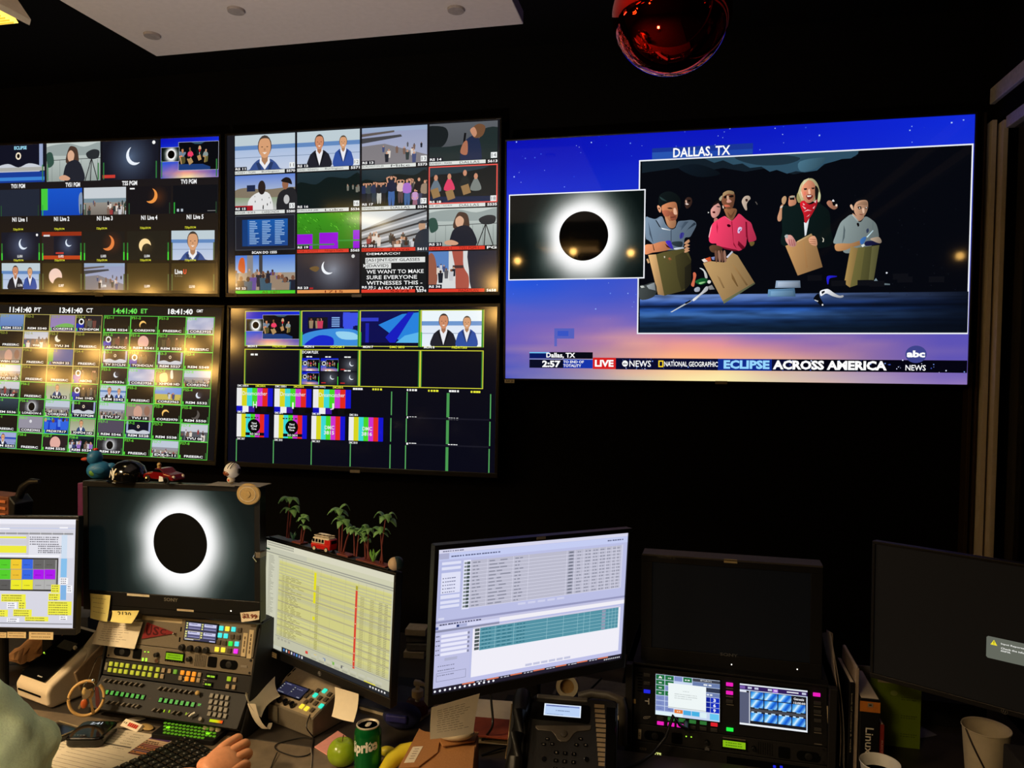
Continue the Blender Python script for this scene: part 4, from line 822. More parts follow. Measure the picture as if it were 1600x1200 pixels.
def lm(c):
    Z = lambda x, y: c.P(340+x/3.478, 460+y/3.478)
    c.rect(0, 0, c.w, c.h, (14, 14, 22), (7, 8, 22))
    def RZ(x0, y0, x1, y1): p, q = Z(x0, y0), Z(x1, y1); return (p[0], p[1], q[0], q[1])
    xs = (148, 462, 778, 1102, 1446); tops = (90, 92, 90, 96)
    a = Z(150, 90); b = Z(1446, 296); y2 = Z(148, 296)[1]; w4 = (b[0]-a[0])/4; h1 = Z(150, 280)[1]-a[1]
    h2 = Z(146, 490)[1]-y2
    for i in range(4):
        r = (a[0]+i*w4, a[1], a[0]+(i+1)*w4, a[1]+h1); ri = S(r, .015, .01, .985, .985)
        if i == 0: broadcast(c, ri)
        elif i == 1: bluestudio(c, ri, 0)
        elif i == 2: bluestudio(c, ri, 1)
        else: two(c, ri, True)
        c.box(*r, .003, (200, 206, 70)); c.rect(r[0], r[1]+.6*h1, r[0]+.006, r[3], (70, 190, 60)); c.rect(r[2]-.01, r[1], r[2]-.002, r[3], (60, 140, 50))
        c.fit(('MON 1', 'MON 2', 'MON 3', 'MON 4')[i], r[0]+.015, r[1]-.022, r[0]+.06, r[1]-.012, WH, .03); c.fit(('TV3HDPGM', 'TV3 IS01', 'TV3 IS02', 'TV3 IS03')[i], r[0]+w4*.5, r[1]-.022, r[0]+w4*.76, r[1]-.012, YE, .02)
        r = (a[0]+i*w4, y2, a[0]+(i+1)*w4, y2+h2); c.box(*r, .003, (214, 214, 60)); c.rect(r[0]+.003, r[1]+.004, r[0]+.007, r[3]-.004, (60, 130, 50)); c.rect(r[2]-.008, r[1]+.004, r[2]-.003, r[3]-.004, (60, 130, 50))
        c.fit(('MON 5', 'MON 6', 'MON 7', 'MON 8')[i], r[0]+.015, r[1]-.017, r[0]+.06, r[1]-.007, WH, .03); c.fit(('PRDRTS09', 'XDCAM 3', 'DMC 3893', 'PRDRTS03')[i], r[0]+w4*.5, r[1]-.017, r[0]+w4*.74, r[1]-.007, YE, .02)
        if i == 0: c.dash(r[0]+.03, r[1]+.02, .04, .008, WH)
        if i == 1:
            c.fit('DCAM PLEX', r[0]+.006, r[1]+.006, r[0]+.08, r[1]+.018, WH, .02)
            for q in range(6):
                x, y = q % 3, q//3; s = S(r, .02+x*.325, .24+y*.37, .32+x*.325, .59+y*.37)
                if x < 2 and not (x == 1 and y == 1): broadcast(c, s)
                else: crescent(c, s, 1.0, .4, .2, .05, -.05, .19, (230, 236, 244), (22, 22, 28), (.55, .5, .8, (110, 116, 128))); c.rect(*S(s, .05, .82, .3, .9), (190, 40, 40))
                c.dash(s[0]+.02, s[1]-.008, .03, .005, WH)
                if x == 0 or x == 1: c.rect(s[2]-.003, s[1]+.02, s[2], s[3], (70, 220, 60))
    p = Z(105, 507); q = Z(733, 640); y0, y1 = p[1], Z(105, 637)[1]; w3 = (q[0]-p[0])/3
    for i in range(3):
        s = (p[0]+i*w3, y0, p[0]+(i+1)*w3-.008, y1); bars(c, s, True)
        c.fit('Dreamcatcher', *S(s, .16, .14, .84, .3), (235, 240, 235), 0); c.fit('HIJ'[i], *S(s, .46 if i-1 else .485, .56, .56 if i-1 else .53, .82), (245, 240, 240), .01)
        c.fit(('DMC 3300-H', 'DMC 3300-I', 'DMC 3300-J')[i], s[0]+.003, s[1]-.014, s[0]+.055, s[1]-.005, WH, .02); c.fit('DMC3300-R', s[0]+w3*.5, s[1]-.014, s[0]+w3*.76, s[1]-.005, YE, .02)
    y0, y1 = Z(105, 648)[1], Z(105, 772)[1]
    for i in range(4):
        x = Z(105+i*203, 650)[0]; s = (x, y0, x+w3*.85, y1); bars(c, s)
        c.fit('DMC 381%d' % (3+i), s[0]+.003, s[1]-.013, s[0]+.04, s[1]-.004, WH, .02); c.fit('DMC 381%d' % (7+i), s[0]+.003, s[3]+.004, s[0]+.04, s[3]+.013, WH, .02)
        if i < 2:
            g = X(s)(.54, .52); c.ell(g[0], g[1], .03, .03, (6, 6, 8), 24); c.fit(('Third Of Three', 'Third Fourth Three')[i].split()[0], g[0]-.012, g[1]-.016, g[0]+.012, g[1]-.008, WH, .02); c.fit(('Of', 'Friends')[i], g[0]-.016, g[1]-.004, g[0]+.016, g[1]+.005, WH, .02); c.fit('Three', g[0]-.012, g[1]+.008, g[0]+.012, g[1]+.016, WH, .02)
            c.rect(*S(s, .28, .8, .86, .93), (10, 8, 20)); c.fit(('RO 3813', 'RO 3814')[i], *S(s, .42, .82, .72, .91), WH, .02); c.dash(s[0]+.04, s[1]+.012, .07, .006, (60, 70, 50))
        else: c.fit('DMC', *S(s, .4, .4, .68, .56), (225, 235, 225), .02); c.fit(('3815', '3816')[i-2], *S(s, .38, .62, .68, .78), (235, 235, 235), .02)
    G2 = (88, 170, 96)
    for x, ya, yb in ((103, 785, 905), (304, 790, 918), (510, 800, 926), (722, 808, 936), (946, 528, 656), (942, 672, 800), (938, 816, 946), (1030, 530, 660), (1026, 674, 804), (1022, 820, 952), (1484, 542, 676), (1480, 692, 824), (1476, 840, 972)):
        p, q = Z(x, ya), Z(x, yb); c.rect(p[0]-.0022, p[1], p[0]+.0022, q[1], G2)
    for x, ya, yb in ((1253, 536, 668), (1250, 684, 814), (1247, 830, 962)):
        p, q = Z(x, ya), Z(x, yb); c.rect(p[0]-.006, p[1], p[0]+.006, q[1], (72, 150, 80))
    for x, y in ((1056, 520), (1172, 524), (1286, 526), (1404, 530), (1056, 669), (1282, 676), (1053, 812), (1280, 820), (762, 514), (868, 516)): 
        p = Z(x, y); c.dash(p[0]-.022, p[1]-.004, .045, .008, WH if x not in (1172, 1404, 868) else YE, n=4)
    for ya in (670, 814): p, q = Z(1035, ya), Z(1475, ya+12); c.rect(p[0], p[1]-.003, q[0], p[1]+.003, (24, 24, 36))
TLM = frame(-1.3156, 2.8988, 1.6135, 0, 1.99, .15)
tv('wall television with colour bars, below the sixteen camera feeds', TLM, 1.223, .699, .013, .02, lm, 'wall televisions', scr=SCRM)
def ul(c):
    Z = lambda x, y: c.P(x/4, 180+y/4); c.rect(0, 0, c.w, c.h, (16, 18, 28), (44, 34, 18))
    def RZ(x0, y0, x1, y1): p, q = Z(x0, y0), Z(x1, y1); return (p[0], p[1], q[0], q[1])
    t = [RZ(-82, 200, 268, 412), RZ(276, 184, 625, 408), RZ(634, 160, 984, 396), RZ(990, 148, 1366, 386)]
    y0, y1 = t[3][1], t[3][3]; wt = t[3][2]-t[3][0]
    for i in range(4):
        x1 = t[3][2]-(3-i)*wt*1.0; s = (x1-wt*.96, y0, x1, y1)
        if i == 0:
            stage(c, s); c.rect(*S(s, 0, .72, 1, 1), (24, 60, 150)); c.rect(*S(s, 0, .86, 1, .95), (60, 130, 210)); c.fit('ECLIPSE', *S(s, .42, .04, .66, .13), (160, 225, 250), .03); c.rect(*S(s, .1, .6, 1, .7), (170, 170, 165))
        elif i == 1: reporter(c, s)
        elif i == 2: crescent(c, s, .95, .4, .24, .07, -.05, .23, (235, 242, 252), (22, 24, 36), (.5, .45, .75, (96, 116, 146))); c.rect(*S(s, 0, .87, .23, .95), (200, 60, 50)); c.ell(*X(s)(.92, .08), .008, .008, WH)
        else: broadcast(c, s)
        c.fit(('TV31 PGM', 'TV51 PGM', 'TSS PGM', 'TV3 PGM')[i], x1-wt*.62, y1+.006, x1-wt*.36, y1+.026, WH, .03)
        for xx in (.01, .955): c.rect(*S(s, xx, .55, xx+.02, .98), (50, 120, 60))
    tt = RZ(1070, 440, 1360, 610); y0, y1 = tt[1], tt[3]; w5 = (tt[2]-tt[0])
    for i in range(5):
        x1 = tt[2]-(4-i)*w5*1.0; s = (x1-w5*.96, y0, x1, y1)
        if i == 0: c.rect(*s, (34, 40, 54))
        elif i == 1:
            c.rect(*s, (24, 84, 200), (20, 70, 180)); c.rect(*S(s, 0, 0, .16, .8), (70, 200, 60)); c.blob([X(s)(.92, .3), X(s)(1, .2), X(s)(1, .9), X(s)(.93, .9)], (130, 150, 180))
        elif i == 2: crowd(c, s, (200, 206, 212), (120, 140, 150), 3)
        elif i == 3: crescent(c, s, .98, .35, .27, -.1, -.06, .25, (240, 150, 70), (22, 20, 24), (.7, .4, .45, (96, 50, 26))); c.rect(*S(s, .05, .05, .16, .1), WH)
        else: c.rect(*s, (14, 16, 22)); c.dash(s[0]+.02, s[3]-.02, .04, .012, (180, 190, 200)); c.line((s[2]-.05, s[3]-.01), (s[2]-.01, s[3]-.01), .002, (150, 150, 150))
        c.fit('N1 Live %d' % (i+1), x1-w5*.66, y1+.006, x1-w5*.3, y1+.026, WH, .03); c.rect(*S(s, .02, .6, .045, 1), (50, 170, 60) if i in (1, 4) else (40, 80, 50)); c.rect(*S(s, .955, .6, .98, 1), (36, 60, 40))
    for row, yy in enumerate(((722, 905), (925, 1098))):
        tt = RZ(1050, yy[0], 1340, yy[1]); y0, y1 = tt[1], tt[3]
        for i in range(5):
            x1 = tt[2]-(4-i)*w5*.985; s = (x1-w5*.93, y0, x1, y1); bg = (36, 32, 26) if row == 0 else (62, 50, 26); k = row*5+i
            if k == 0: crescent(c, s, .96, .42, .2, .06, -.05, .19, (225, 236, 250), (28, 28, 38), (.5, .5, .7, (90, 100, 130))); c.ell(*X(s)(.93, .1), .006, .006, WH)
            elif k == 1:
                c.rect(*s, (40, 26, 24)); c.rect(*S(s, 0, 0, 1, .14), (150, 50, 24)); c.rect(*S(s, 0, .14, .3, .84), (44, 34, 34)); crescent(c, S(s, .3, .14, 1, .84), .9, .35, .2, .06, -.05, .19, (225, 236, 250), (28, 28, 38), (.5, .5, .7, (90, 100, 130))); c.rect(*S(s, 0, .84, 1, .97), (190, 70, 30)); c.rect(*S(s, .04, .1, .2, .16), (220, 220, 220)); c.rect(*S(s, .35, .72, .55, .78), (190, 60, 50))
            elif k == 2: crescent(c, s, .98, .4, .27, -.1, -.06, .25, (230, 130, 66), (34, 30, 26), (.7, .4, .45, (100, 50, 28)))
            elif k == 3: crescent(c, s, .72, .5, .24, .08, .13, .2, (255, 222, 160), (38, 34, 26), (.45, .5, .4, (80, 66, 40)))
            elif k == 4: one(c, s)
            elif k == 5: two(c, s)
            elif k == 6: crescent(c, s, .6, .5, .3, .16, .3, .26, (240, 206, 190), bg, (.4, .5, .5, (90, 70, 40)))
            elif k == 7: marina(c, s)
            elif k == 8: c.rect(*s, bg, (78, 62, 30))
            else: c.rect(*s, bg, (84, 66, 30)); c.fit('Live', *S(s, .08, .22, .26, .4), WH, .03); c.fit('U', *S(s, .28, .22, .35, .4), (235, 90, 60), .04); c.fit('Live', *S(s, .08, .43, .26, .5), (120, 110, 90), .03)
            c.fit('720p/59.94', x1-w5*.64, y0-.018, x1-w5*.4, y0-.006, YE, .01); c.fit('LU%02d' % (k+1), x1-w5*.54, y1-.024, x1-w5*.42, y1-.012, WH, .02)
            for xx in (.0, .97): c.rect(*S(s, xx, .4, xx+.03, 1), (50, 120, 50) if k in (0, 1, 2, 3) else (90, 100, 60)); 
            if k < 4: c.rect(*S(s, 0, .75, .03, 1), (70, 220, 60)); c.rect(*S(s, .97, .72, 1, 1), (70, 220, 60))
TUL = frame(-2.5631, 2.8988, 2.3555, 0, -.45, -.93)
tv('wall television labelled PGM and Live feeds, upper left of the wall', TUL, 1.223, .699, .01, .014, ul, 'wall televisions', scr=SCRM)
def ll(c):
    Z = lambda x, y: c.P(x/4.286, 460+y/4.286); c.rect(0, 0, c.w, c.h, (30, 26, 22), (18, 16, 18))
    GRN = (96, 220, 80)
    lab = ['REM 5523', 'REM 5540', 'CORE3918', 'TV3HDPGM', 'FREESRC', 'WAB', 'TVU 34', 'FREESRC', 'WBN 5520', 'FREESRC', 'WASH 22', 'FREESRC', 'TVU03 HD', 'FREESRC', 'FREESRC', 'ABCN2', 'TVU 07', 'FREESRC', 'TVU 13', 'Net 1HD', 'REM 5536', 'LONDON 6', 'CORE3903', 'TV 31PGM', 'FREESRC', 'CORE3902', 'PRDRTR17', 'XHPD4 HD', 'REM 5541', 'FREESRC', 'REM 5525', 'REM 5534']
    lab2 = ['REM 5524', 'CORE3970', 'FREESRC', 'CORE3925', 'ABCNLPGC', 'REM 5541', 'REM 5535', 'FREESRC', 'TV 31CLN', 'TV3HDCLN', 'REM 5527', 'REM 5549', 'rem5533c', 'CORE3926', 'XHPD8 HD', 'CORE3961', 'REM 5542', 'FREESRC', 'CORE3963', 'REM 5532', 'TVU 27', 'TVU 18', 'CORE3970', 'REM 5550', 'REM 5546', 'REM 5528', 'REM 5538', 'TVU 08', 'REM 5537', 'FREESRC', 'EXE-S-11', 'FREESRC']
    k1 = 'lake,x,map,bc,x,room,par,x,face,x,blue,x,crowd,x,x,bc,room,x,man,bc,dark,tot,crowd,stage,x,gry,bluep,man,one,x,pink,ppl'.split(','); k2 = 'x,cre,x,sky,bc,pink,dim,x,stage,bc,stage,x,crs,sky,rock,crowd,two,x,beach,crs,crowd,face,cre,drk,gr2,stage,x,town,tot,x,crowd,x'.split(',')
    for (tl, br, labs, ks, pre, warm) in ((Z(5, 130), Z(640, 1052), lab, k1, 'FS', 1), (Z(697, 140), Z(1386, 1112), lab2, k2, 'FS', 0)):
        x0, x1 = tl[0], br[0]; y0, y1 = tl[1], br[1]
        if warm: x0, x1, y0, y1 = Z(693, 138)[0]-(Z(1386, 1112)[0]-Z(697, 140)[0]), Z(686, 136)[0], Z(697, 140)[1], Z(1386, 1112)[1]
        w, h = (x1-x0)/4, (y1-y0)/8
        for q in range(32):
            i, j = q % 4, q//4; s = (x0+i*w, y0+j*h, x0+(i+1)*w, y0+(j+1)*h); kd = ks[q]; si = S(s, .03, .04, .97, .97); g = X(si); hh = si[3]-si[1]
            lc = (206, 190, 110) if (warm and j < 3) or (warm and j < 4 and i > 0) else GRN
            if kd == 'x': c.rect(*si, (34, 28, 22))
            elif kd == 'lake': c.rect(*si, (120, 150, 200), (90, 120, 180))
            elif kd == 'map': c.rect(*si, (150, 130, 180)); c.blob([g(.2, .7), g(.6, .5), g(.95, .6), g(.9, .8), g(.4, .85)], (120, 180, 90))
            elif kd == 'bc': c.rect(*si, (40, 36, 40)); c.rect(*S(si, 0, .5, .3, 1), (24, 44, 170)); c.ell(*g(.2, .38), .2*hh, .2*hh, (235, 235, 235), 12); c.ell(*g(.2, .38), .12*hh, .12*hh, (20, 18, 16), 10); c.clip = si; figs(c, S(si, .36, .2, .95, .8), 4, .15, .2, .7, [(110, 66, 60), (96, 80, 60), (90, 90, 84)], q); c.clip = None
            elif kd in ('room', 'town'): c.rect(*S(si, 0, 0, 1, .45), (196, 200, 210)); c.rect(*S(si, 0, .45, 1, 1), (90, 90, 96)); c.clip = si; figs(c, si, 8, .35, .7, .4, seed=q); c.clip = None
            elif kd == 'par': crescent(c, si, .62, .4, .22, .14, -.12, .2, (235, 230, 215), (40, 32, 22))
            elif kd == 'face': c.rect(*si, (150, 130, 120)); c.clip = si; c.ell(*g(.45, .5), .3*hh, .4*hh, (206, 160, 140)); c.ell(*g(.8, .4), .2*hh, .3*hh, (150, 110, 90)); c.rect(*S(si, .1, .75, .9, 1), (70, 60, 60)); c.clip = None
            elif kd == 'blue': c.rect(*si, (76, 92, 150)); c.rect(*S(si, 0, 0, .2, .8), (100, 170, 70))
            elif kd == 'crowd': crowd(c, si, (190, 200, 215), (150, 150, 160), q)
            elif kd == 'man': c.rect(*si, (150, 160, 120), (190, 190, 170)); bust(c, si, .45, .45, .34, (56, 76, 120))
            elif kd == 'dark': c.rect(*si, (50, 66, 80), (20, 24, 26))
            elif kd == 'tot': c.grid(*si, 10, 8, lambda u, v: ramp([(0, (240, 240, 240)), (.5, (130, 130, 135)), (1.2, (44, 42, 44))], sqrt(((u-.5)*1.7)**2+(v-.45)**2)/.3-.6)); c.ell(*g(.5, .45), .24*hh, .26*hh, (16, 14, 14), 16)
            elif kd == 'stage': stage(c, si)
            elif kd == 'gry': c.rect(*si, (150, 146, 160)); c.ell(*g(.5, .3), .1*hh, .1*hh, (220, 220, 225))
            elif kd == 'bluep': c.rect(*si, (24, 60, 190)); c.clip = si; figs(c, si, 6, .1, .3, .7, [(50, 100, 220), (20, 40, 150), (90, 140, 235)], 5); c.clip = None
            elif kd == 'one': lake(c, si, ((160, 170, 215), (50, 80, 180), (140, 150, 205), (150, 160, 205))); bust(c, si, .45, .5, .36, (44, 54, 96))
            elif kd == 'two': two(c, si)
            elif kd == 'pink': c.rect(*si, (44, 32, 34)); c.ell(*g(.5, .5), .38*hh, .4*hh, (226, 172, 160), 24)
            elif kd == 'ppl': dark_scene(c, si, True)
            elif kd == 'cre': crescent(c, si, .8, .5, .24, .05, .09, .22, (250, 200, 110), (30, 24, 18))
            elif kd == 'crs': crescent(c, si, 1.05, .4, .18, .09, -.06, .17, (225, 232, 245), (34, 30, 34), (.6, .4, .3, (90, 88, 96)))
            elif kd == 'sky': c.grid(*si, 8, 6, lambda u, v: lerp((140, 150, 190), (214, 214, 226), .5+.6*noise.noise((u*3, v*3, q))))
            elif kd == 'dim': c.rect(*si, (60, 54, 40)); c.clip = si; figs(c, S(si, .1, .2, .9, .8), 4, .15, .2, .7, [(96, 70, 50), (86, 76, 54)], q); c.clip = None
            elif kd == 'rock': c.rect(*si, (96, 84, 70)); c.clip = si; c.blob([g(.15, .3), g(.4, .2), g(.45, .7), g(.2, .75)], (220, 190, 140)); c.blob([g(.55, .1), g(.62, .0), g(.66, .5), g(.56, .5)], (225, 220, 205)); c.clip = None
            elif kd == 'beach': c.rect(*S(si, 0, 0, 1, .4), (110, 150, 215)); c.rect(*S(si, 0, .4, 1, 1), (196, 180, 90)); c.clip = si; figs(c, S(si, .4, .3, 1, .8), 6, .1, .2, .5, seed=q); c.clip = None
            elif kd == 'drk': crescent(c, si, .9, .5, .3, -.14, -.1, .28, (90, 84, 80), (26, 22, 20))
            elif kd == 'gr2': c.rect(*si, (84, 76, 92))
            c.box(*s, .0022, lc)
            c.fit('%s%d-%d' % (pre, (j//2*2+1+(0 if not warm else 1)), i+1+(j % 2)*4), *S(s, .04, .06, .36, .2), (110, 220, 60) if lc == GRN else (150, 160, 60), .01)
            wl = len(labs[q])*.052; c.rect(*S(s, .52-wl, .74, .52+wl, .93), (22, 20, 22)); c.fit(labs[q], *S(s, .52-wl*.9, .77, .52+wl*.9, .9), WH, .025)
            if kd != 'x' or not warm: c.rect(*S(s, .03, .78, .07, .94), (90, 230, 60)); c.rect(*S(s, .93, .6, .95, .94), (60, 130, 60))
    for (a, b, xc, t, u, cc) in ((65, 210, 252, '11:41:40', 'PT', WH), (400, 553, 600, '13:41:40', 'CT', WH), (762, 918, 966, '14:41:40', 'ET', (110, 225, 90)), (1127, 1290, 1338, '18:41:40', 'GMT', WH)):
        ya = 82+.012*a; p, q = Z(a, ya), Z(b, ya+40); c.fit(t, p[0], p[1], q[0], q[1], cc, .035); p, q = Z(xc-21, ya+5), Z(xc+21, ya+(36 if u != 'GMT' else 26)); c.fit(u, p[0], p[1], q[0], q[1], cc, .02)
TLL = frame(-2.559, 2.880, 1.623, 1.0, 4.4, -.8)
tv('wall television with time zone clocks and a grid of small feeds', TLL, 1.223, .699, .012, .02, ll, 'wall televisions', scr=SCRM)
# ---------------------------------------------------------------- the desk
DZ = .72
dk = thing('control_desk', 'long dark control room desk running in front of the screen wall', 'desk', (-.8, 1.9, 0))
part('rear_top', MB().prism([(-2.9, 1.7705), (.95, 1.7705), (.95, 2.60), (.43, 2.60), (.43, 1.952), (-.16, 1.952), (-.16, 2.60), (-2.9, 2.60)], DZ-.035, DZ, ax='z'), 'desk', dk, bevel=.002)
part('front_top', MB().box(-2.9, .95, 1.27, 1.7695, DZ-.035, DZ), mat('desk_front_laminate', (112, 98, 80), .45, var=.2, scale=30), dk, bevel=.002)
for x in (-2.85, -1.75, -.15, .88): part('side_panel', MB().box(x-.02, x+.02, 1.5, 2.55, 0, DZ-.035), 'blkm', dk)
part('modesty_panel', MB().box(-2.85, .9, 2.3, 2.32, .1, DZ-.035), 'blkm', dk)

def loc(T, w, h):
    q = homog(pq(T, w, h), w, h)
    def f(x, y): u, v = q(x, y); return (u-w/2, h/2-v)
    return f
def monitor(label, T, lw, lh, bez, chin, pic, cat='monitor', group=None, scr=SCRD, depth=.022, stand=True, name='desktop_monitor', bm='blk', base=None, neck=(.03, .012), foot=(.11, .09), top=None):
    top = bez if top is None else top
    w, h = lw+2*bez, lh+top+chin; C_ = T @ V((0, 0, 0)); bs = V((C_.x, C_.y, DZ)) if base is None else V(base)
    yaw = math.degrees(T.to_euler().z)
    t = thing(name, label, cat, bs, group, rz=yaw)
    x0, x1, z0, z1 = -w/2, w/2, -lh/2-chin, lh/2+top
    part('case', MB().box(x0, x1, .004, depth, z0, z1).box(x0+.04, x1-.04, depth, depth+.02, z0+.05, z1-.04), bm, t, T, bevel=.004)
    fr = MB().box(x0, x1, -.003, .01, lh/2, z1).box(x0, x1, -.003, .01, z0, -lh/2).box(x0, -lw/2, -.003, .01, -lh/2, lh/2).box(lw/2, x1, -.003, .01, -lh/2, lh/2)
    part('bezel', fr, bm, t, T, bevel=.0012)
    TS = T @ Matrix.Translation((0, .001, 0)); c = Cv(lw, lh, None, pq(TS, lw, lh)); pic(c); c.build('screen', scr, t, TS)
    if stand:
        B = Matrix.Translation(bs) @ Matrix.Rotation(RD(yaw), 4, 'Z')
        zz = (T @ V((0, depth+.02, 0))).z-bs.z
        part('neck', MB().box(-neck[0], neck[0], .055, .055+neck[1]*2, .01, zz+.02).box(-.04, .04, depth+.01, .06, zz-.05, zz+.03), 'blkm', t, B, bevel=.003)
        part('foot', MB().prism(rrect(foot[0]*2, foot[1]*2, .02, 4, 0, .06), 0, .012, ax='z'), 'blkm', t, B, bevel=.003)
    return t
GRY = (120, 120, 126)
# left desktop monitor: a schedule with coloured boxes
def mleft(c):
    Z = lambda x, y: c.P(x/4.615, 740+y/4.615); random.seed(3)
    c.rect(0, 0, c.w, c.h, (214, 214, 226)); 
    def R_(x0, y0, x1, y1, col): p, q = Z(x0, y0), Z(x1, y1); c.rect(p[0], p[1], q[0], q[1], col)
    a = Z(0, 340)[0]; L = -400
    c.rect(0, 0, c.w, Z(0, 362)[1], (236, 236, 246)); R_(L, 372, 548, 380, (96, 120, 200)); R_(L, 384, 548, 400, (196, 204, 232)); R_(L, 388, 70, 402, (245, 245, 250)); R_(L, 410, 528, 418, (110, 110, 116)); R_(L, 420, 528, 442, (150, 150, 154)); R_(430, 385, 490, 396, (245, 245, 250))
    for x in range(-380, 540, 84): R_(x, 421, x+2, 442, (235, 235, 235))
    R_(205, 442, 530, 610, (226, 226, 236)); R_(190, 442, 206, 600, (206, 204, 212))
    R_(L, 448, 190, 467, (236, 236, 60)); R_(L, 515, 190, 572, (236, 232, 60)); R_(-200, 470, 190, 512, (206, 206, 216))
    for y in (455, 487, 470, 505, 520, 536, 552, 565): p = Z(215+(y > 510)*60, y); c.dash(p[0], p[1], .085, .0028, (110, 110, 120))
    R_(446, 442, 482, 610, (206, 222, 240)); R_(440, 612, 480, 748, (132, 190, 235)); R_(438, 804, 476, 912, (126, 178, 228))
    R_(L, 580, 430, 600, (245, 245, 250)); R_(L, 600, 415, 850, (44, 44, 46)); R_(L, 612, 406, 838, (150, 150, 150))
    cols = [[(80, 205, 40), (240, 200, 44), (46, 100, 225), (98, 98, 98), (98, 98, 98)], [(80, 205, 40), (236, 190, 50), (46, 100, 225), (170, 0, 235), (170, 0, 235)], [(88, 88, 88), (236, 232, 40), (236, 232, 40), (176, 176, 176), (176, 176, 176)]]
    for j in range(3):
        for i in range(-3, 5):
            cc = cols[j][i] if i >= 0 else [(80, 205, 40), (200, 60, 60), (98, 98, 98)][(i+j) % 3]
            R_(-2+i*81, 617+j*74, 74+i*81, 688+j*74, cc); p = Z(12+i*81, 655+j*74); c.dash(p[0], p[1], .018, .002, [x*.7 for x in cc])
    for (x0, y0, x1, y1) in ((10, 868, 184, 925), (-80, 980, 56, 1032), (96, 978, 228, 1030), (180, 1030, 348, 1066), (350, 864, 432, 912), (346, 920, 514, 1022), (134, 924, 186, 975), (-200, 880, -20, 960), (-300, 990, -120, 1050), (370, 800, 430, 860)):
        R_(x0, y0, x1, y1, (240, 236, 70)); 
        for y in range(int(y0)+8, int(y1)-4, 17): p = Z(x0+6, y); c.dash(p[0], p[1], max(.01, (Z(x1, y)[0]-p[0])*.85), .0024, (130, 120, 50))
    for (x0, y0, x1, y1) in ((50, 928, 120, 975), (50, 1040, 138, 1072), (430, 752, 490, 800), (480, 806, 520, 860), (430, 1026, 484, 1056)):
        R_(x0, y0, x1, y1, (246, 246, 250))
        for y in range(int(y0)+6, int(y1)-4, 15): p = Z(x0+8, y); c.dash(p[0], p[1], (Z(x1, y)[0]-p[0])*.8, .0022, (90, 90, 110))
    R_(L, 1066, 520, 1090, (150, 150, 156)); R_(L, 1092, 530, 1108, (226, 226, 236)); c.rect(0, Z(0, 1110)[1], c.w, c.h, (60, 66, 84))
    for k in range(12): p = Z(262+k*21, 1118); c.rect(p[0], p[1]-.0015, p[0]+.004, p[1]+.003, (235, 235, 240))
TML = frame(-1.893, 1.701, 1.130, 9, 4.9, 1.0)
ml = monitor('desktop monitor at the left edge showing a yellow and grey schedule', TML, .531, .299, .009, .018, mleft, base=(-1.98, 2.02, DZ), stand=False)
part('arm', MB().box(-2.0, -1.96, 1.72, 2.0, 1.08, 1.12).box(-2.0, -1.96, 2.0, 2.04, DZ+.012, 1.12), 'blkm', ml, bevel=.003)
part('clamp', MB().box(-2.04, -1.92, 1.96, 2.08, DZ, DZ+.014), 'blkm', ml, bevel=.003)
def sticker(px0, py0, px1, py1, T, parent, lines=2, col=(206, 184, 140), tc=(120, 96, 70), name='paper_label', dy=-.004, txt=None):
    """a stuck-on paper label on a monitor's frame"""
    f = loc(T, .5, .3); (x0, z0), (x1, z1) = f(px0, py0), f(px1, py1); w, h = x1-x0, z0-z1
    c = Cv(w, h, col)
    if txt: c.fit(txt, w*.12, h*.2, w*.88, h*.8, tc, .01)
    else:
        for i in range(lines): c.dash(w*.1, h*(i+.6)/(lines+.4)-h*.06, w*.8, h*.12, tc)
    return c.build(name, PRINT, parent, T @ Matrix.Translation(((x0+x1)/2, dy, (z0+z1)/2)))
sticker(13, 986.5, 42, 996.5, TML, ml); sticker(47, 986.5, 84.5, 999, TML, ml); sticker(-14, 987, 11.5, 996, TML, ml)

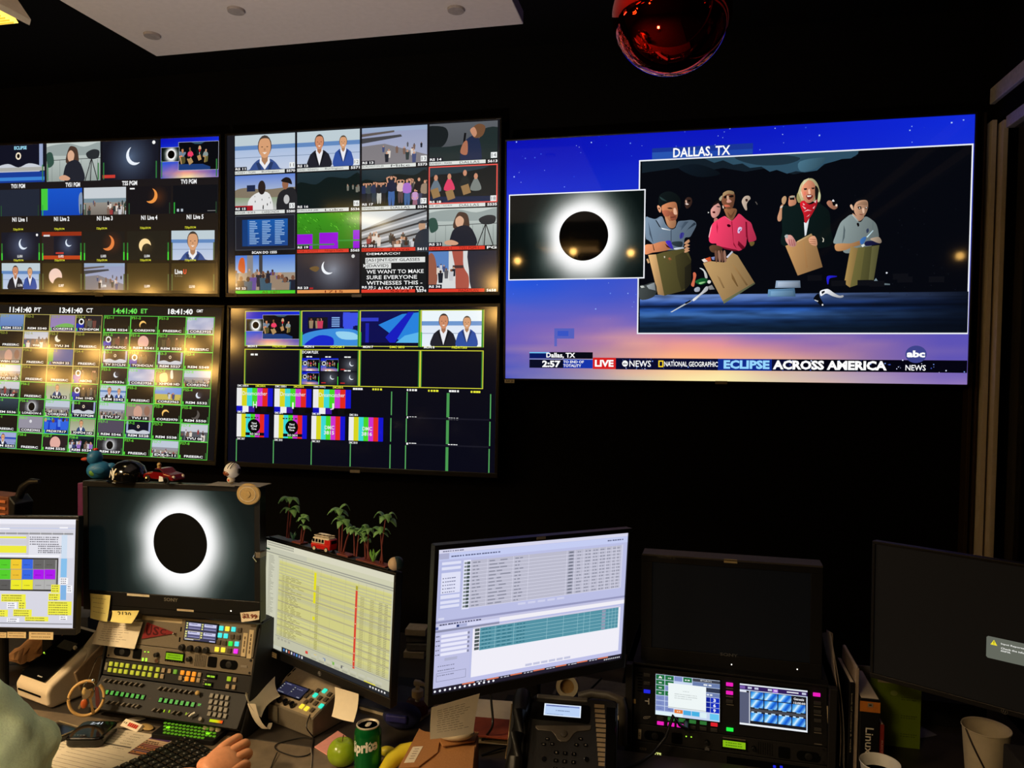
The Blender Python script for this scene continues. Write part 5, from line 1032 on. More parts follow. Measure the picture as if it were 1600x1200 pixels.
# middle desktop monitor: a yellow rundown table
def mmid(c):
    Z = lambda x, y: c.P(380+x/5, 760+y/5); W_, H2 = c.w, c.h; random.seed(5)
    c.grid(0, 0, W_, H2, 6, 6, lambda u, v: lerp((206, 206, 178), (190, 190, 165), v)); f = lambda a, b, d, e, col: c.rect(a*W_, b*H2, d*W_, e*H2, col)
    f(0, 0, 1, .06, (214, 212, 190)); f(0, .06, .35, .10, (196, 196, 176)); f(0, .105, 1, .115, (150, 150, 140)); f(.008, .125, .105, .93, (204, 204, 182)); f(.11, .125, 1, .135, (160, 160, 146))
    for k in range(22): f(.01+k*.0105, .012, .017+k*.0105, .026, (130, 130, 120)); f(.01+k*.0105, .034, .017+k*.0105, .048, (150, 150, 136))
    f(.0, .075, .03, .09, (30, 60, 40))
    for i in range(58): y = .135+i*.0133; f(.024, y, .024+random.uniform(.02, .055), y+.004, (140, 140, 124))
    yl = (204, 202, 136); f(.12, .16, .985, .86, yl); f(.12, .14, .985, .16, (206, 204, 170))
    for i in range(50):
        y = .16+i*.014; col = random.choice([(212, 210, 136), (198, 196, 142), (206, 203, 130), (190, 188, 146)])
        f(.12, y, .985, y+.012, col)
        if i > 8: c.dash(.18*W_, (y+.003)*H2, random.uniform(.05, .16)*W_, .0015, (140, 132, 80), n=3); f(.15, y+.003, .17, y+.008, (150, 144, 96))
        f(.435, y+.002, .46, y+.009, (160, 156, 84) if i > 8 else (200, 198, 150))
        if i > 6: f(.77, y+.003, .80, y+.009, (164, 158, 106)); f(.84, y+.003, .868, y+.009, (164, 158, 106)); f(.90, y+.003, .925, y+.009, (150, 146, 110)); f(.94, y+.003, .962, y+.009, (150, 146, 110))
    for y in (.34, .43, .53, .62, .70, .76): f(.12, y, .985, y+.012, (176, 170, 130))
    for x in (.145, .178, .4, .47, .55, .66, .755, .81, .875, .93): f(x, .14, x+.0015, .86, (176, 174, 130))
    for a, b in ((.175, .33), (.35, .45), (.57, .6)): f(.416, a, .434, b, (226, 220, 20))
    f(.735, .18, .75, .215, (170, 160, 40)); f(.735, .22, .75, .885, (214, 66, 48))
    for y in (.36, .5, .62, .75, .82): f(.739, y, .745, y+.007, (240, 200, 190))
    f(.11, .865, 1, .87, (150, 150, 140))
    for k in range(4): f(.13+k*.03, .88, .15+k*.03, .9, (170, 168, 150))
    for k, cc in enumerate(((214, 70, 60), (230, 200, 80), (60, 110, 180), (120, 180, 80), (90, 90, 96))): f(.37+k*.07, .9, .39+k*.07, .925, cc)
    for k in range(9): f(.42+k*.06, .905, .465+k*.06, .925, (196, 196, 176)); f(.42+k*.06, .935, .46+k*.06, .95, (170, 170, 150))
    f(0, .965, .17, 1, (196, 198, 180)); f(.17, .955, 1, 1, (30, 36, 44))
    for k in range(8): f(.185+k*.022, .965, .196+k*.022, .988, ((60, 130, 210), (225, 225, 225), (200, 90, 60), (225, 225, 225), (120, 120, 190), (80, 150, 220), (150, 150, 190), (225, 225, 225))[k])
    for k in range(6): f(.86+k*.02, .97, .87+k*.02, .985, (225, 225, 225))
    f(.82, .945, .9, .955, (220, 210, 70))
TMM = frame(-.912, 1.805, 1.068, -25.3, 2.6, -.3)
mm = monitor('desktop monitor with toy palm trees on top, showing a yellow table', TMM, .531, .299, .007, .024, mmid, stand=False, base=(-.86, 2.14, DZ))
part('stand_column', MB().box(-.88, -.84, 2.12, 2.16, DZ+.012, 1.10).box(-.90, -.84, 1.86, 2.14, 1.03, 1.09), 'blkm', mm, bevel=.003); part('foot', MB().box(-.95, -.77, 2.07, 2.21, DZ+.001, DZ+.013), 'blkm', mm, bevel=.003)
lm_ = Cv(.02, .014, None); g = lambda s: [(p[0]+.01, p[1]+.007) for p in s]
lm_.ell(.010, .007, .0062, .0062, (120, 120, 120), 20); lm_.ell(.010, .007, .0052, .0052, (14, 14, 14), 20); lm_.poly([(.0085, .002), (.0097, .002), (.0078, .0095), (.0066, .0095)], (150, 150, 150)); lm_.poly([(.0117, .004), (.0129, .004), (.011, .012), (.0098, .012)], (150, 150, 150))
lm_.build('badge', PRINT, mm, TMM @ Matrix.Translation((0, -.0035, -.162)))
sticker(416, 1013, 434, 1029, TMM, mm, lines=2, txt=None)

# right desktop monitor: a pale lilac scheduling window
def mright(c):
    W_, H2 = c.w, c.h; random.seed(6); f = lambda a, b, d, e, col: c.rect(a*W_, b*H2, d*W_, e*H2, col); q = homog([(188, 165), (1415, 52), (1365, 868), (147, 1100)], 1, 1)
    g = lambda x0, y0, x1, y1, col: f(*q(x0, y0), *q(x1, y1), col)
    c.rect(0, 0, W_, H2, (186, 190, 228)); f(0, 0, 1, .028, (214, 214, 236)); f(0, .03, 1, .075, (196, 204, 242)); f(0, .03, .05, .07, (172, 174, 206)); c.dash(.06*W_, .05*H2, .24*W_, .003, (90, 96, 130)); c.dash(.88*W_, .045*H2, .1*W_, .003, (90, 96, 130)); c.dash(.02*W_, .012*H2, .1*W_, .0025, (110, 110, 140))
    f(.01, .085, .11, .42, (178, 184, 226))
    for a, b in ((.09, .11), (.125, .145), (.165, .31), (.32, .345), (.36, .38), (.39, .41)): f(.018, a, .108, b, (222, 224, 246))
    for k in range(5): f(.025, .20+k*.024, .03, .207+k*.024, (60, 64, 84)); c.dash(.036*W_, (.2+k*.024)*H2, .05*W_, .0022, (120, 124, 156))
    f(.12, .09, .155, .435, (226, 228, 248)); f(.155, .095, .965, .43, (186, 186, 204))
    for i in range(13):
        y = .1+i*.0254; f(.137, y+.002, .152, y+.02, (70, 84, 84)); f(.124, y+.004, .136, y+.018, (130, 140, 140))
        f(.155, y+.0235, .965, y+.0262, (222, 222, 240))
        for x, w in ((.165, .05), (.245, .12), (.375, .05), (.71, .03), (.755, .035), (.80, .03), (.84, .035), (.88, .025), (.915, .02), (.94, .02)): c.dash(x*W_, (y+.008)*H2, w*W_*random.uniform(.6, 1), .0028, (140, 142, 160), n=2)
        f(.66, y+.002, .69, y+.02, (150, 152, 170)); f(.665, y+.006, .685, y+.014, (110, 114, 130))
    for x in (.235, .365, .445, .65, .695, .745, .79, .835, .875, .91, .935): f(x, .095, x+.0015, .43, (222, 222, 240))
    f(.966, .09, .975, .43, (204, 206, 230))
    for k in range(5): f(.40+k*.052, .442, .44+k*.052, .458, (206, 208, 236))
    f(.012, .475, .04, .49, (214, 216, 240)); f(0, .497, 1, .512, (150, 152, 190)); f(0, .515, 1, .53, (196, 196, 226)); c.dash(.02*W_, .52*H2, .2*W_, .003, (70, 72, 100)); f(0, .533, .31, .556, (214, 216, 244)); f(.31, .53, 1, .56, (240, 238, 246)); f(.1, .535, .15, .555, (170, 176, 214)); f(0, .56, .31, .575, (140, 142, 170)); f(.002, .536, .015, .555, (100, 110, 170)); f(.10, .538, .112, .555, (30, 50, 110))
    f(0, .58, .17, .93, (190, 192, 228))
    for k in range(5): f(.03, .595+k*.032, .155, .615+k*.032, (232, 232, 250)); f(.155, .597+k*.032, .165, .613+k*.032, (130, 132, 160)); c.dash(.006*W_, (.6+k*.032)*H2, .02*W_, .0022, (96, 98, 120), n=2)
    f(.05, .76, .11, .78, (176, 178, 206)); 
    for y in (.81, .84, .875): c.dash(.02*W_, y*H2, .08*W_, .0022, (130, 132, 160))
    c.box(.015*W_, .86*H2, .155*W_, .92*H2, .0008, (120, 122, 150)); f(.005, .935, .03, .95, (220, 220, 244))
    f(.18, .575, .98, .93, (240, 238, 248)); f(.215, .585, .968, .745, (84, 146, 164)); f(.18, .577, .98, .585, (196, 196, 220))
    for i in range(6):
        y = .587+i*.0265; f(.19, y, .213, y+.02, (80, 92, 92)); f(.215, y+.024, .968, y+.0265, (160, 204, 214))
        for x, w in ((.225, .05), (.3, .08), (.4, .05)): c.dash(x*W_, (y+.008)*H2, w*W_, .0022, (50, 110, 128), n=3)
        f(.87, y+.003, .892, y+.02, (150, 156, 180))
    for x in (.29, .385, .56, .65, .73, .765, .8, .91, .93, .95): f(x, .585, x+.0015, .745, (160, 204, 214))
    for k in range(6): f(.455+k*.042, .905, .49+k*.042, .922, (196, 198, 224))
    f(0, .93, .18, .962, (190, 192, 228)); f(.18, .93, 1, .962, (190, 192, 232)); f(0, .962, 1, 1, (34, 30, 46))
    for k in range(7): f(.14+k*.12, .963, .2+k*.12, .972, (226, 120, 84))
    for k in range(6): c.dash((.21+k*.12)*W_, .968*H2, .05*W_, .002, (200, 200, 214), n=3)
    for k in range(13): x = .012+k*.0235; c.ell(x*W_, .985*H2, .0028, .0028, (235, 238, 245), 8)
    for k in range(9): x = .9+k*.011; c.ell(x*W_, .985*H2, .0016, .0022, (225, 228, 235), 6)
TMR = frame(-.321, 1.724, 1.156, 41.3, -1.4, -1.7)
mr = monitor('widescreen desktop monitor showing a pale lilac scheduling window', TMR, .518, .324, .011, .024, mright, stand=False, base=(-.40, 2.10, DZ))
part('stand_column', MB().box(-.42, -.38, 2.08, 2.12, DZ+.012, 1.18).box(-.42, -.36, 1.76, 2.10, 1.11, 1.17), 'blkm', mr, bevel=.003); part('foot', MB().box(-.49, -.31, 2.03, 2.17, DZ+.001, DZ+.013), 'blkm', mr, bevel=.003)
part('top_badge', MB().box(-.012, .012, -.0045, -.002, .166, .172), 'grey', mr, TMR)
# rightmost monitor, dark, with a warning box
def mfar(c):
    c.grid(0, 0, c.w, c.h, 2, 2, lambda u, v: (9, 8, 7))
    p, q = c.P(1541, 992), c.P(1600, 1041); h = q[1]-p[1]
    a = c.P(1541.5, 993); b = c.P(1541.5, 1027); x1 = a[0]+.135; c.poly([(a[0]+.003, a[1]), (x1-.003, a[1]), (x1, a[1]+.003), (x1, b[1]-.003), (x1-.003, b[1]), (a[0]+.003, b[1]), (a[0], b[1]-.003), (a[0], a[1]+.003)], (98, 102, 92))
    s = b[1]-a[1]; c.poly([(a[0]+.014, a[1]+.006), (a[0]+.0205, a[1]+.0175), (a[0]+.0075, a[1]+.0175)], (236, 222, 50)); c.rect(a[0]+.0134, a[1]+.009, a[0]+.0146, a[1]+.0135, (70, 60, 10)); c.rect(a[0]+.0134, a[1]+.0145, a[0]+.0146, a[1]+.016, (70, 60, 10))
    W3 = (235, 235, 230); c.fit('Input Reported Power', a[0]+.027, a[1]+.009, a[0]+.095, a[1]+.0135, W3, .02); c.fit('Check the information of', a[0]+.027, a[1]+.0185, a[0]+.1, a[1]+.0225, W3, .02); c.fit('source.', a[0]+.027, a[1]+.0245, a[0]+.045, a[1]+.028, W3, .02)
TMF = frame(.697, 1.789, 1.160, -30.3, .1, .6)
mf = monitor('dark desktop monitor at the right edge with a small grey warning box', TMF, .536, .312, .007, .012, mfar, depth=.02, stand=False, base=(.86, 1.86, DZ))
part('stand_column', MB().box(.84, .88, 1.85, 1.89, DZ+.012, 1.18).box(.70, .88, 1.84, 1.87, 1.12, 1.18), 'blkm', mf, bevel=.003); part('foot', MB().box(.76, .94, 1.80, 1.98, DZ+.001, DZ+.014), 'blkm', mf, bevel=.003)
c = Cv(.02, .014, None); c.ell(.010, .007, .0062, .0062, (96, 92, 84), 20); c.ell(.010, .007, .0052, .0052, (14, 14, 14), 20); c.poly([(.0085, .002), (.0097, .002), (.0078, .0095), (.0066, .0095)], (110, 106, 96)); c.poly([(.0117, .004), (.0129, .004), (.011, .012), (.0098, .012)], (110, 106, 96))
c.build('badge', PRINT, mf, TMF @ Matrix.Translation((0, -.0035, -.162)))

# ---------------------------------------------------------------- left console: a sloped rack of units
def U(T): return T.to_3x3() @ V((0, 0, 1))
ctop = V((-1.362, 1.842, 1.004)); YAW, ROL = -3.0, .9
def unit(h, tilt, gap=.0015):
    global ctop
    T = frame(0, 0, 0, YAW, tilt, ROL); c_ = ctop-U(T)*(h/2); ctop = ctop-U(T)*(h+gap); T = Matrix.Translation(c_) @ T; return T
TA = unit(.088, 12.7); TBB = unit(.0445, 12.7); TC_ = unit(.0445, 18); TD = unit(.089, 38); te = V(ctop)
TE = frame(-1.30, 1.715, .741, YAW, 68, ROL)
UW = .483
ch = thing('console_housing', 'dark sloped metal housing holding the left stack of control panels', 'equipment rack', (-1.36, 1.95, DZ))
prof = [(1.768, DZ+.002), (1.772, .745), (1.80, .80), (1.835, .93), (1.86, 1.006), (2.02, 1.006), (2.02, DZ+.002)]
for sx in (-1, 1):
    T = Matrix.Translation((-1.362, 1.85, 0)) @ Matrix.Rotation(RD(YAW), 4, 'Z') @ Matrix.Translation((0, -1.85, 0))
    part('side_cheek', MB().prism([(y-.012, z) for y, z in prof], sx*.2435, sx*.251, T, ax='x'), 'blkm', ch, bevel=.003)
part('top_plate', MB().box(-.243, .243, 1.87, 2.02, 1.0, 1.006, T), 'blkm', ch, bevel=.002)
part('back_plate', MB().box(-.243, .243, 2.012, 2.02, DZ+.002, 1.0, T), 'blkm', ch)
def plate(name, label, T, h, m, cat='control panel', w=UW, d=.03, group=None):
    b = T @ V((0, 0, -h/2)); t = thing(name, label, cat, b, group)
    part('faceplate', MB().prism(rrect(w, h-.001, .003, 2), 0, d), m, t, T, bevel=.0008); return t
def keys(t, T, f, pts, w, h, m, d=.004, name='button', y=0, bev=.0012, sh=0):
    for p in pts:
        x, z = f(p[0], p[1]); mm_ = m if len(p) < 3 else p[2]
        part(name, MB().box(x-w/2, x+w/2, y-d, y, z-h/2, z+h/2), mm_, t, T, bevel=bev)
def knob(t, T, f, px, py, r, m='blk', d=.012, name='knob'):
    x, z = f(px, py); part(name, MB().cyl((x, 0, z), (x, -d, z), r, r*.85, 20), m, t, T, bevel=.001)
Z1 = lambda x, y: (140+x/6.154, 940+y/6.154); Z2 = lambda x, y: (140+x/6.154, 1040+y/6.154)
# blank plate with pennant
fA = loc(TA, UW, .088); F1 = lambda x, y: fA(*Z1(x, y))
xs = F1(875, 300)[0]
bp = thing('blank_rack_panel', 'grey blank rack panel with a maroon pennant taped to it', 'rack panel', TA @ V((-.1, 0, -.044)))
part('faceplate', MB().box(-UW/2, xs, 0, .004, -.044, .044), 'rack', bp, TA, bevel=.0008)
c = Cv(.145, .012, (176, 160, 130)); p = F1(715, 172); c.build('paper_strip', PRINT, bp, TA @ Matrix.Translation((p[0], -.0015, p[1])))
a, b, d_ = F1(560, 198), F1(508, 358), F1(838, 302)
pen = tag(part('pennant', MB().prism([a, b, d_], -.004, -.0022, TA), mat('maroon_felt', (122, 34, 34), .95, bump=.5, scale=400)), 'small maroon felt pennant with dark letters taped to a grey panel', 'pennant')
c = Cv(.09, .05, None); 
for i, ch_ in enumerate('USC'): hh = (.030, .024, .016)[i]; c.fit(ch_, .004+i*.024, .025-hh/2, .024+i*.024, .025+hh/2, (70, 16, 18), .03)
c.build('lettering', PRINT, pen, TA @ Matrix.Translation(((a[0]*.8+d_[0]*.2)+.022, -.0045, d_[1]+.0)))
pinx, pinz = F1(822, 303); tag(part('push_pin', MB().sph((pinx, -.007, pinz), .0035, 12, TA), 'chrome', smooth=True), 'tiny silver pin holding the tip of the pennant', 'pin')
# intercom with colour display
ic = thing('key_intercom', 'grey intercom panel with a small display and cyan, yellow and magenta keys', 'control panel', TA @ V((.14, 0, -.044)))
part('faceplate', MB().box(xs+.001, UW/2-.001, -.002, .05, -.0435, .044), 'rack', ic, TA, bevel=.0012)
def lcd(t, T, x, z, w, h, pic, name='display', m=SCR):
    part('display_frame', MB().box(x-w/2-.003, x+w/2+.003, -.0045, -.001, z-h/2-.003, z+h/2+.003), 'blkg', t, T, bevel=.0008)
    TT = T @ Matrix.Translation((x, -.005, z)); c = Cv(w, h, None, pq(TT, w, h)); pic(c); c.build(name, m, t, TT)
def idisp(c):
    c.rect(0, 0, c.w, c.h, (60, 58, 84)); f = lambda a, b, d, e, col: c.rect(a*c.w, b*c.h, d*c.w, e*c.h, col)
    for i in range(2):
        for j in range(2):
            x, y = .02+i*.49, .03+j*.47; f(x+.08, y, x+.46, y+.17, (200, 200, 232)); f(x+.08, y+.19, x+.46, y+.26, (90, 88, 130)); f(x+.08, y+.28, x+.46, y+.33, (150, 150, 196)); c.dash((x+.12)*c.w, (y+.03)*c.h, .12*c.w*2, .0022, (70, 70, 120), n=6)
            for k in range(3): f(x, y+k*.13, x+.05, y+k*.13+.08, (226, 224, 130))
    f(.02, .95, .3, .99, (214, 214, 220)); f(.8, .93, .98, .99, (190, 190, 230)); c.box(.01*c.w, .49*c.h, .5*c.w, .93*c.h, .0008, (226, 214, 150))
x0, z0 = F1(950, 185); x1, z1 = F1(1200, 400); lcd(ic, TA, (x0+x1)/2+.002, (z0+z1)/2, x1-x0+.01, z0-z1-.004, idisp)
cy, yw, gn, mg, dkk = glowm((60, 225, 225)), glowm((250, 225, 60)), glowm((40, 220, 70)), glowm((235, 40, 235)), mat('unlit_key', (74, 64, 50), .5)
keys(ic, TA, F1, [(1275, 255, cy), (1333, 260, yw), (1392, 265, cy), (1262, 322, cy), (1318, 328, cy), (1363, 403, gn), (1423, 405, cy), (1232, 457, yw), (1292, 462, yw), (1413, 475, mg), (1450, 272, dkk), (1380, 335, dkk), (1438, 340, dkk), (1250, 390, dkk), (1305, 396, dkk), (1352, 468, dkk)], .0125, .0125, dkk, y=-.002)
for x in (900, 978, 1055, 1132): knob(ic, TA, F1, x, 438+(x-900)*.12, .0095)
for x in (885, 872): p = F1(x, 265 if x == 885 else 365); part('slot', MB().box(p[0]-.002, p[0]+.002, -.003, -.001, p[1]-.006, p[1]+.006), 'hole', ic, TA)
for i, (a_, b_) in enumerate((((1500, 300), (1505, 530)), ((1560, 270), (1530, 545)))):
    p, q = F1(*a_), F1(*b_); w_, h_ = .014, p[1]-q[1]; c = Cv(h_, w_, (196, 178, 142)); c.dash(h_*.15, w_*.35, h_*.7, w_*.3, (96, 80, 60))
    c.build('written_tape', PRINT, ic, TA @ Matrix.Translation((p[0]+.002, -.003, (p[1]+q[1])/2)) @ Matrix.Rotation(RD(90), 4, 'Y'))
# speaker / audio monitor unit (also used in the right rack)
def audio_unit(label, T, f, F, dark=False):
    t = plate('audio_monitor_panel', label, T, .0445, 'rackd' if dark else 'rack', group=None)
    for (x, z) in (f['sp']): 
        part('speaker_opening', MB().prism(rrect(.056, .024, .0115, 8, x, z), -.002, .001), 'hole', t, T); part('speaker_cone', MB().cyl((x, -.0022, z), (x, -.003, z), .009, .005, 20), 'blkm', t, T)
    for (x, z) in f['sq']: part('vent_opening', MB().prism(rrect(.028, .028, .004, 3, x, z), -.002, .001), 'hole', t, T)
    x, z = f['lcd']; 
    def lc(c): c.rect(0, 0, c.w, c.h, (132, 182, 20)); [c.dash(c.w*.12, c.h*y, c.w*.75, c.h*.16, (84, 126, 10)) for y in (.22, .6)]
    lcd(t, T, x, z, .056, .017, lc); part('display_strip', MB().box(x-.028, x+.028, -.004, -.002, z+.0125, z+.0155), 'rack', t, T)
    for (x_, z_, r, m_) in f['kn']: part('knob', MB().cyl((x_, 0, z_), (x_, -.012, z_), r, r*.85, 20), m_, t, T, bevel=.001)
    x_, z_ = f['ring']; part('jack', MB().lathe([(.0035, 0), (.0058, 0), (.0058, .005), (.0035, .005)], 20, Matrix.Translation((x_, 0, z_)) @ Matrix.Rotation(RD(90), 4, 'X')), 'chrome', t, T, smooth=True)
    for (x_, z_, w_, h_) in f['led']: part('indicator_light', MB().box(x_-w_/2, x_+w_/2, -.0025, 0, z_-h_/2, z_+h_/2), 'ledg', t, T)
    dots = MB()
    for i in range(9): dots.cbox((x-.03+i*.0078, -.002, z-.0135), (.003, .002, .002))
    for i in range(7):
        for j in range(9): dots.cbox((f['gr'][0]+i*.0055, -.0008, f['gr'][1]+.014-j*.0035), (.0018, .002, .0014))
    part('perforations', dots, 'hole', t, T)
    sc = MB()
    for sx in (-1, 1):
        for sz in (-1, 1): sc.cyl((sx*.234, .001, sz*.016), (sx*.234, -.002, sz*.016), .0035, .003, 10)
    part('rack_screws', sc, 'blkm', t, T); part('maker_badge', MB().box(.205, .225, -.0015, 0, -.004, .002), 'grey', t, T); return t
fB = loc(TBB, UW, .0445); F2 = lambda x, y: fB(*Z1(x, y))
audio_unit('grey audio monitor panel with speakers, above the rows of lime keys', TBB, dict(sp=[F2(315, 482), F2(1340, 605)], sq=[F2(460, 500), F2(1182, 580)], lcd=F2(826, 528), kn=[(*F2(655, 510), .007, 'blk'), (*F2(968, 550), .0075, 'blk')], ring=F2(653, 567), led=[(*F2(535, 482), .003, .002), (*F2(568, 484), .003, .002), (*F2(515, 555), .004, .008), (*F2(548, 558), .004, .008)], gr=(F2(1020, 550)[0], 0)), F2)
p = F2(192, 500); 
# lime key panel
fC = loc(TC_, UW, .0445); F3 = lambda x, y: fC(*Z1(x, y))
kp = plate('button_panel', 'black button panel with two rows of lime and orange keys', TC_, .0445, 'blkm')
LI, LT, OR, GK, G2_ = mat('lime_key', (150, 160, 50), .5, emit=(150, 160, 40), es=.55), glowm((150, 190, 20), .8), mat('orange_key', (200, 120, 40), .5, emit=(230, 140, 30), es=.7), 'key', mat('dim_green_key', (90, 140, 50), .5, emit=(90, 150, 40), es=.45)
r1 = [(x, 597+(x-212)*.124) for x in (212, 265, 317, 370, 435, 490, 545, 598, 662, 717, 775, 830, 898, 955, 1010, 1065)]
r2 = [(x, 655+(x-200)*.124) for x in (200, 253, 303, 355, 415, 470, 527, 583, 648, 705)]+[(x, 655+(x-200)*.124-6) for x in (880, 940, 997, 1053)]
tc = mat('tan_key', (150, 132, 104), .5)
keys(kp, TC_, F3, [(x, y, LI if i < 9 else tc if i < 11 else G2_ if i == 11 else OR if i < 15 else tc) for i, (x, y) in enumerate(r1)], .0108, .0115, LI, d=.005)
keys(kp, TC_, F3, [(x, y, LI if i < 9 else tc if i < 11 else OR if i < 13 else tc) for i, (x, y) in enumerate(r2)], .0108, .0115, LI, d=.005)
keys(kp, TC_, F3, [(1345, 742, LT), (1403, 750, tc), (1333, 815, tc), (1392, 822, tc)], .0108, .0115, LI, d=.005)
for (x, y, w_, s) in ((1177, 718, .027, '888 8888'), (1148, 795, .021, '88 888')):
    p = F3(x, y); 
    def sg(c, s=s): c.rect(0, 0, c.w, c.h, (10, 14, 6)); c.fit(s, c.w*.04, c.h*.15, c.w*.96, c.h*.85, (190, 250, 60), .02)
    lcd(kp, TC_, p[0], p[1], w_, .007, sg, 'segment_display')
lb = Cv(.09, .014, None); [lb.dash(x, y, .012, .002, (150, 140, 120), n=2) for x, y in ((.005, .002), (.005, .011), (.07, .0), (.07, .006), (.07, .012))]; p = F3(1020, 760); lb.build('printed_legend', PRINT, kp, TC_ @ Matrix.Translation((p[0], -.001, p[1])))
p = F3(160, 620); c = Cv(.02, .008, (120, 116, 100)); c.build('end_label', PRINT, kp, TC_ @ Matrix.Translation((p[0], -.001, p[1])) @ Matrix.Rotation(RD(90), 4, 'Y'))
# green key router panel
fD = loc(TD, UW, .089); F4 = lambda x, y: fD(*Z2(x, y))
rp = plate('lever_key_panel', 'black panel of tilted levers with green lit name displays', TD, .089, 'blkm')
lev = mat('lever_grey', (84, 78, 66), .45)
def levers(xs_, y0, k, mm_):
    for i, x in enumerate(xs_):
        a_ = F4(x, y0+(x-xs_[0])*k); part('lever', MB().prism([(a_[0]-.006, a_[1]-.004), (a_[0]-.001, a_[1]-.005), (a_[0]+.007, a_[1]+.004), (a_[0]+.002, a_[1]+.005)], -.011, 0), mm_, rp, TD, bevel=.001)
levers([165, 214, 263, 312, 361, 410, 459, 508], 148, .135, lev); levers([690, 739, 788, 837, 886, 935, 984], 225, .135, lev); levers([186, 236, 286, 336, 386, 436, 474], 358, .135, lev); levers([632, 680, 820, 868, 960], 430, .14, lev)
p = F4(1060, 275); part('yellow_lever', MB().sph((p[0], -.012, p[1]), .0065, 14, TD), 'tan', rp, smooth=True)
p = F4(1008, 482); part('white_lever', MB().tube([(p[0]-.008, -.01, p[1]-.005), (p[0], -.014, p[1]), (p[0]+.006, -.012, p[1]+.006)], .0028), 'white', rp, TD, smooth=True)
keys(rp, TD, F4, [(720, 437), (769, 441), (931, 466)], .0035, .0075, LT, name='indicator_light', d=.003)
gd = []
for x0, y0, n, st in ((175, 258, 8, 49), (690, 333, 7, 51.5)):
    for i in range(n):
        x = x0+i*st; p = F4(x, y0+(x-x0)*.142); TT = TD @ Matrix.Translation((p[0], -.0042, p[1])); c = Cv(.0102, .0118, (18, 96, 34)); random.seed(i)
        for q in range(4): c.dash(.001, .0018+q*.0025, .008, .0012, (70, 235, 70), n=2)
        part('display_cap', MB().box(-.006, .006, .0001, .004, -.0068, .0068), 'blkg', rp, TT); c.build('name_display', SCRD, rp, TT)
p = F4(1060, 378); c = Cv(.011, .008, (14, 80, 26)); c.dash(.001, .002, .009, .0015, (60, 220, 60)); c.dash(.001, .005, .006, .0015, (60, 220, 60)); c.build('name_display', SCRD, rp, TD @ Matrix.Translation((p[0], -.002, p[1])))
keys(rp, TD, F4, [(1180+i*50-j*7, 292+i*8+j*58) for j in range(4) for i in range(4)], .0108, .0118, 'key', d=.006)
p = F4(1080, 520); part('ring_knob', MB().cyl((p[0], 0, p[1]), (p[0], -.01, p[1]), .006, .005, 16), 'grey', rp, TD)
p = F4(1222, 538); c = Cv(.04, .007, None); c.grid(0, 0, .04, .007, 6, 1, lambda u, v: ramp([(0, (190, 220, 20)), (.6, (220, 210, 20)), (.8, (230, 130, 20)), (1, (230, 50, 20))], u)); part('fader_body', MB().box(p[0]-.021, p[0]+.021, -.003, 0, p[1]-.0045, p[1]+.0045), 'blkg', rp, TD); c.build('light_bar', SCR, rp, TD @ Matrix.Translation((p[0], -.0035, p[1])))
c = Cv(.018, .004, None); c.text('RTS', .002, .0035, .003, (90, 60, 40)); p = F4(590, 318); c.build('maker_lettering', PRINT, rp, TD @ Matrix.Translation((p[0], -.001, p[1])))
# small green keypad lying on the desk
gk = thing('keypad', 'small flat keypad with rows of glowing green keys on the desk', 'keypad', (-1.25, 1.74, DZ))
ga, gb, gc_, gd_ = [ray(*Z2(*p), z=DZ+.014) for p in ((705, 545), (1290, 610), (1225, 720), (690, 655))]
gx = (gb-ga); gy = (gd_-ga); GW, GH = gx.length, gy.length; gx.normalize(); TG = Matrix.Translation((ga+gc_)/2) @ Matrix.Rotation(math.atan2(gx.y, gx.x), 4, 'Z') @ Matrix.Rotation(RD(-90), 4, 'X')
fG = loc(TG, GW, GH); FG = lambda x, y: fG(*Z2(x, y))
part('body', MB().prism(rrect(GW, GH, .005, 3), .0, .014), 'blkm', gk, TG, bevel=.001)
gk_m = mat('green_backlit_key', (70, 120, 30), .5, emit=(100, 170, 30), es=.5)
for r in range(4):
    n = (13, 14, 14, 11)[r]; pts = [(728+i*36.5-(r*2), 556+r*31+i*5.2) for i in range(n)]
    keys(gk, TG, FG, [p for p in pts if p not in ()], .0074, .0058, gk_m, name='key', d=.003, bev=.0006)
keys(gk, TG, FG, [(755, 600), (1137, 660)], .0095, .0068, glowm((140, 250, 30), 1.), name='lit_key', d=.0038)
for x in (1118, 1180, 1238): p = FG(x, 605+(x-1118)*.17); part('knob', MB().cyl((p[0], 0, p[1]), (p[0], -.014, p[1]), .0075, .007, 18), 'cream', gk, TG, bevel=.001)
for x, y in ((1218, 680), (1203, 700)): p = FG(x, y); part('screw', MB().sph((p[0], -.001, p[1]), .002, 8, TG), 'chrome', gk, smooth=True)

# broadcast monitor standing on the left console
def msony(c): corona(c, (0, 0, c.w, c.h), 80, 50, .562, .505, .285, far=(10, 22, 22))
TSL = frame(-1.388, 1.820, 1.220, .3, 1.3, 1.0)
mon = monitor('black broadcast monitor showing a solar eclipse, toys along its top', TSL, .53, .298, .017, .057, msony, stand=False, depth=.03, bm='blk', name='broadcast_monitor', base=(-1.388, 1.9, 1.006), top=.016, scr=SCRB)
part('foot', MB().box(-.1, .1, .01, .10, -.214, -.2065), 'blkm', mon, TSL, bevel=.002)
def badge(T, x, z, s, w, h, par, col=(120, 120, 118), m=PRINT): c = Cv(w, h, None); c.fit(s, 0, 0, w, h, col, .02); c.build('maker_lettering', m, par, T @ Matrix.Translation((x, -.0036, z)))
fS = loc(TSL, .53, .298); p = fS(268.5, 936.5); badge(TSL, p[0], p[1], 'SONY', .045, .010, mon, (110, 108, 100))
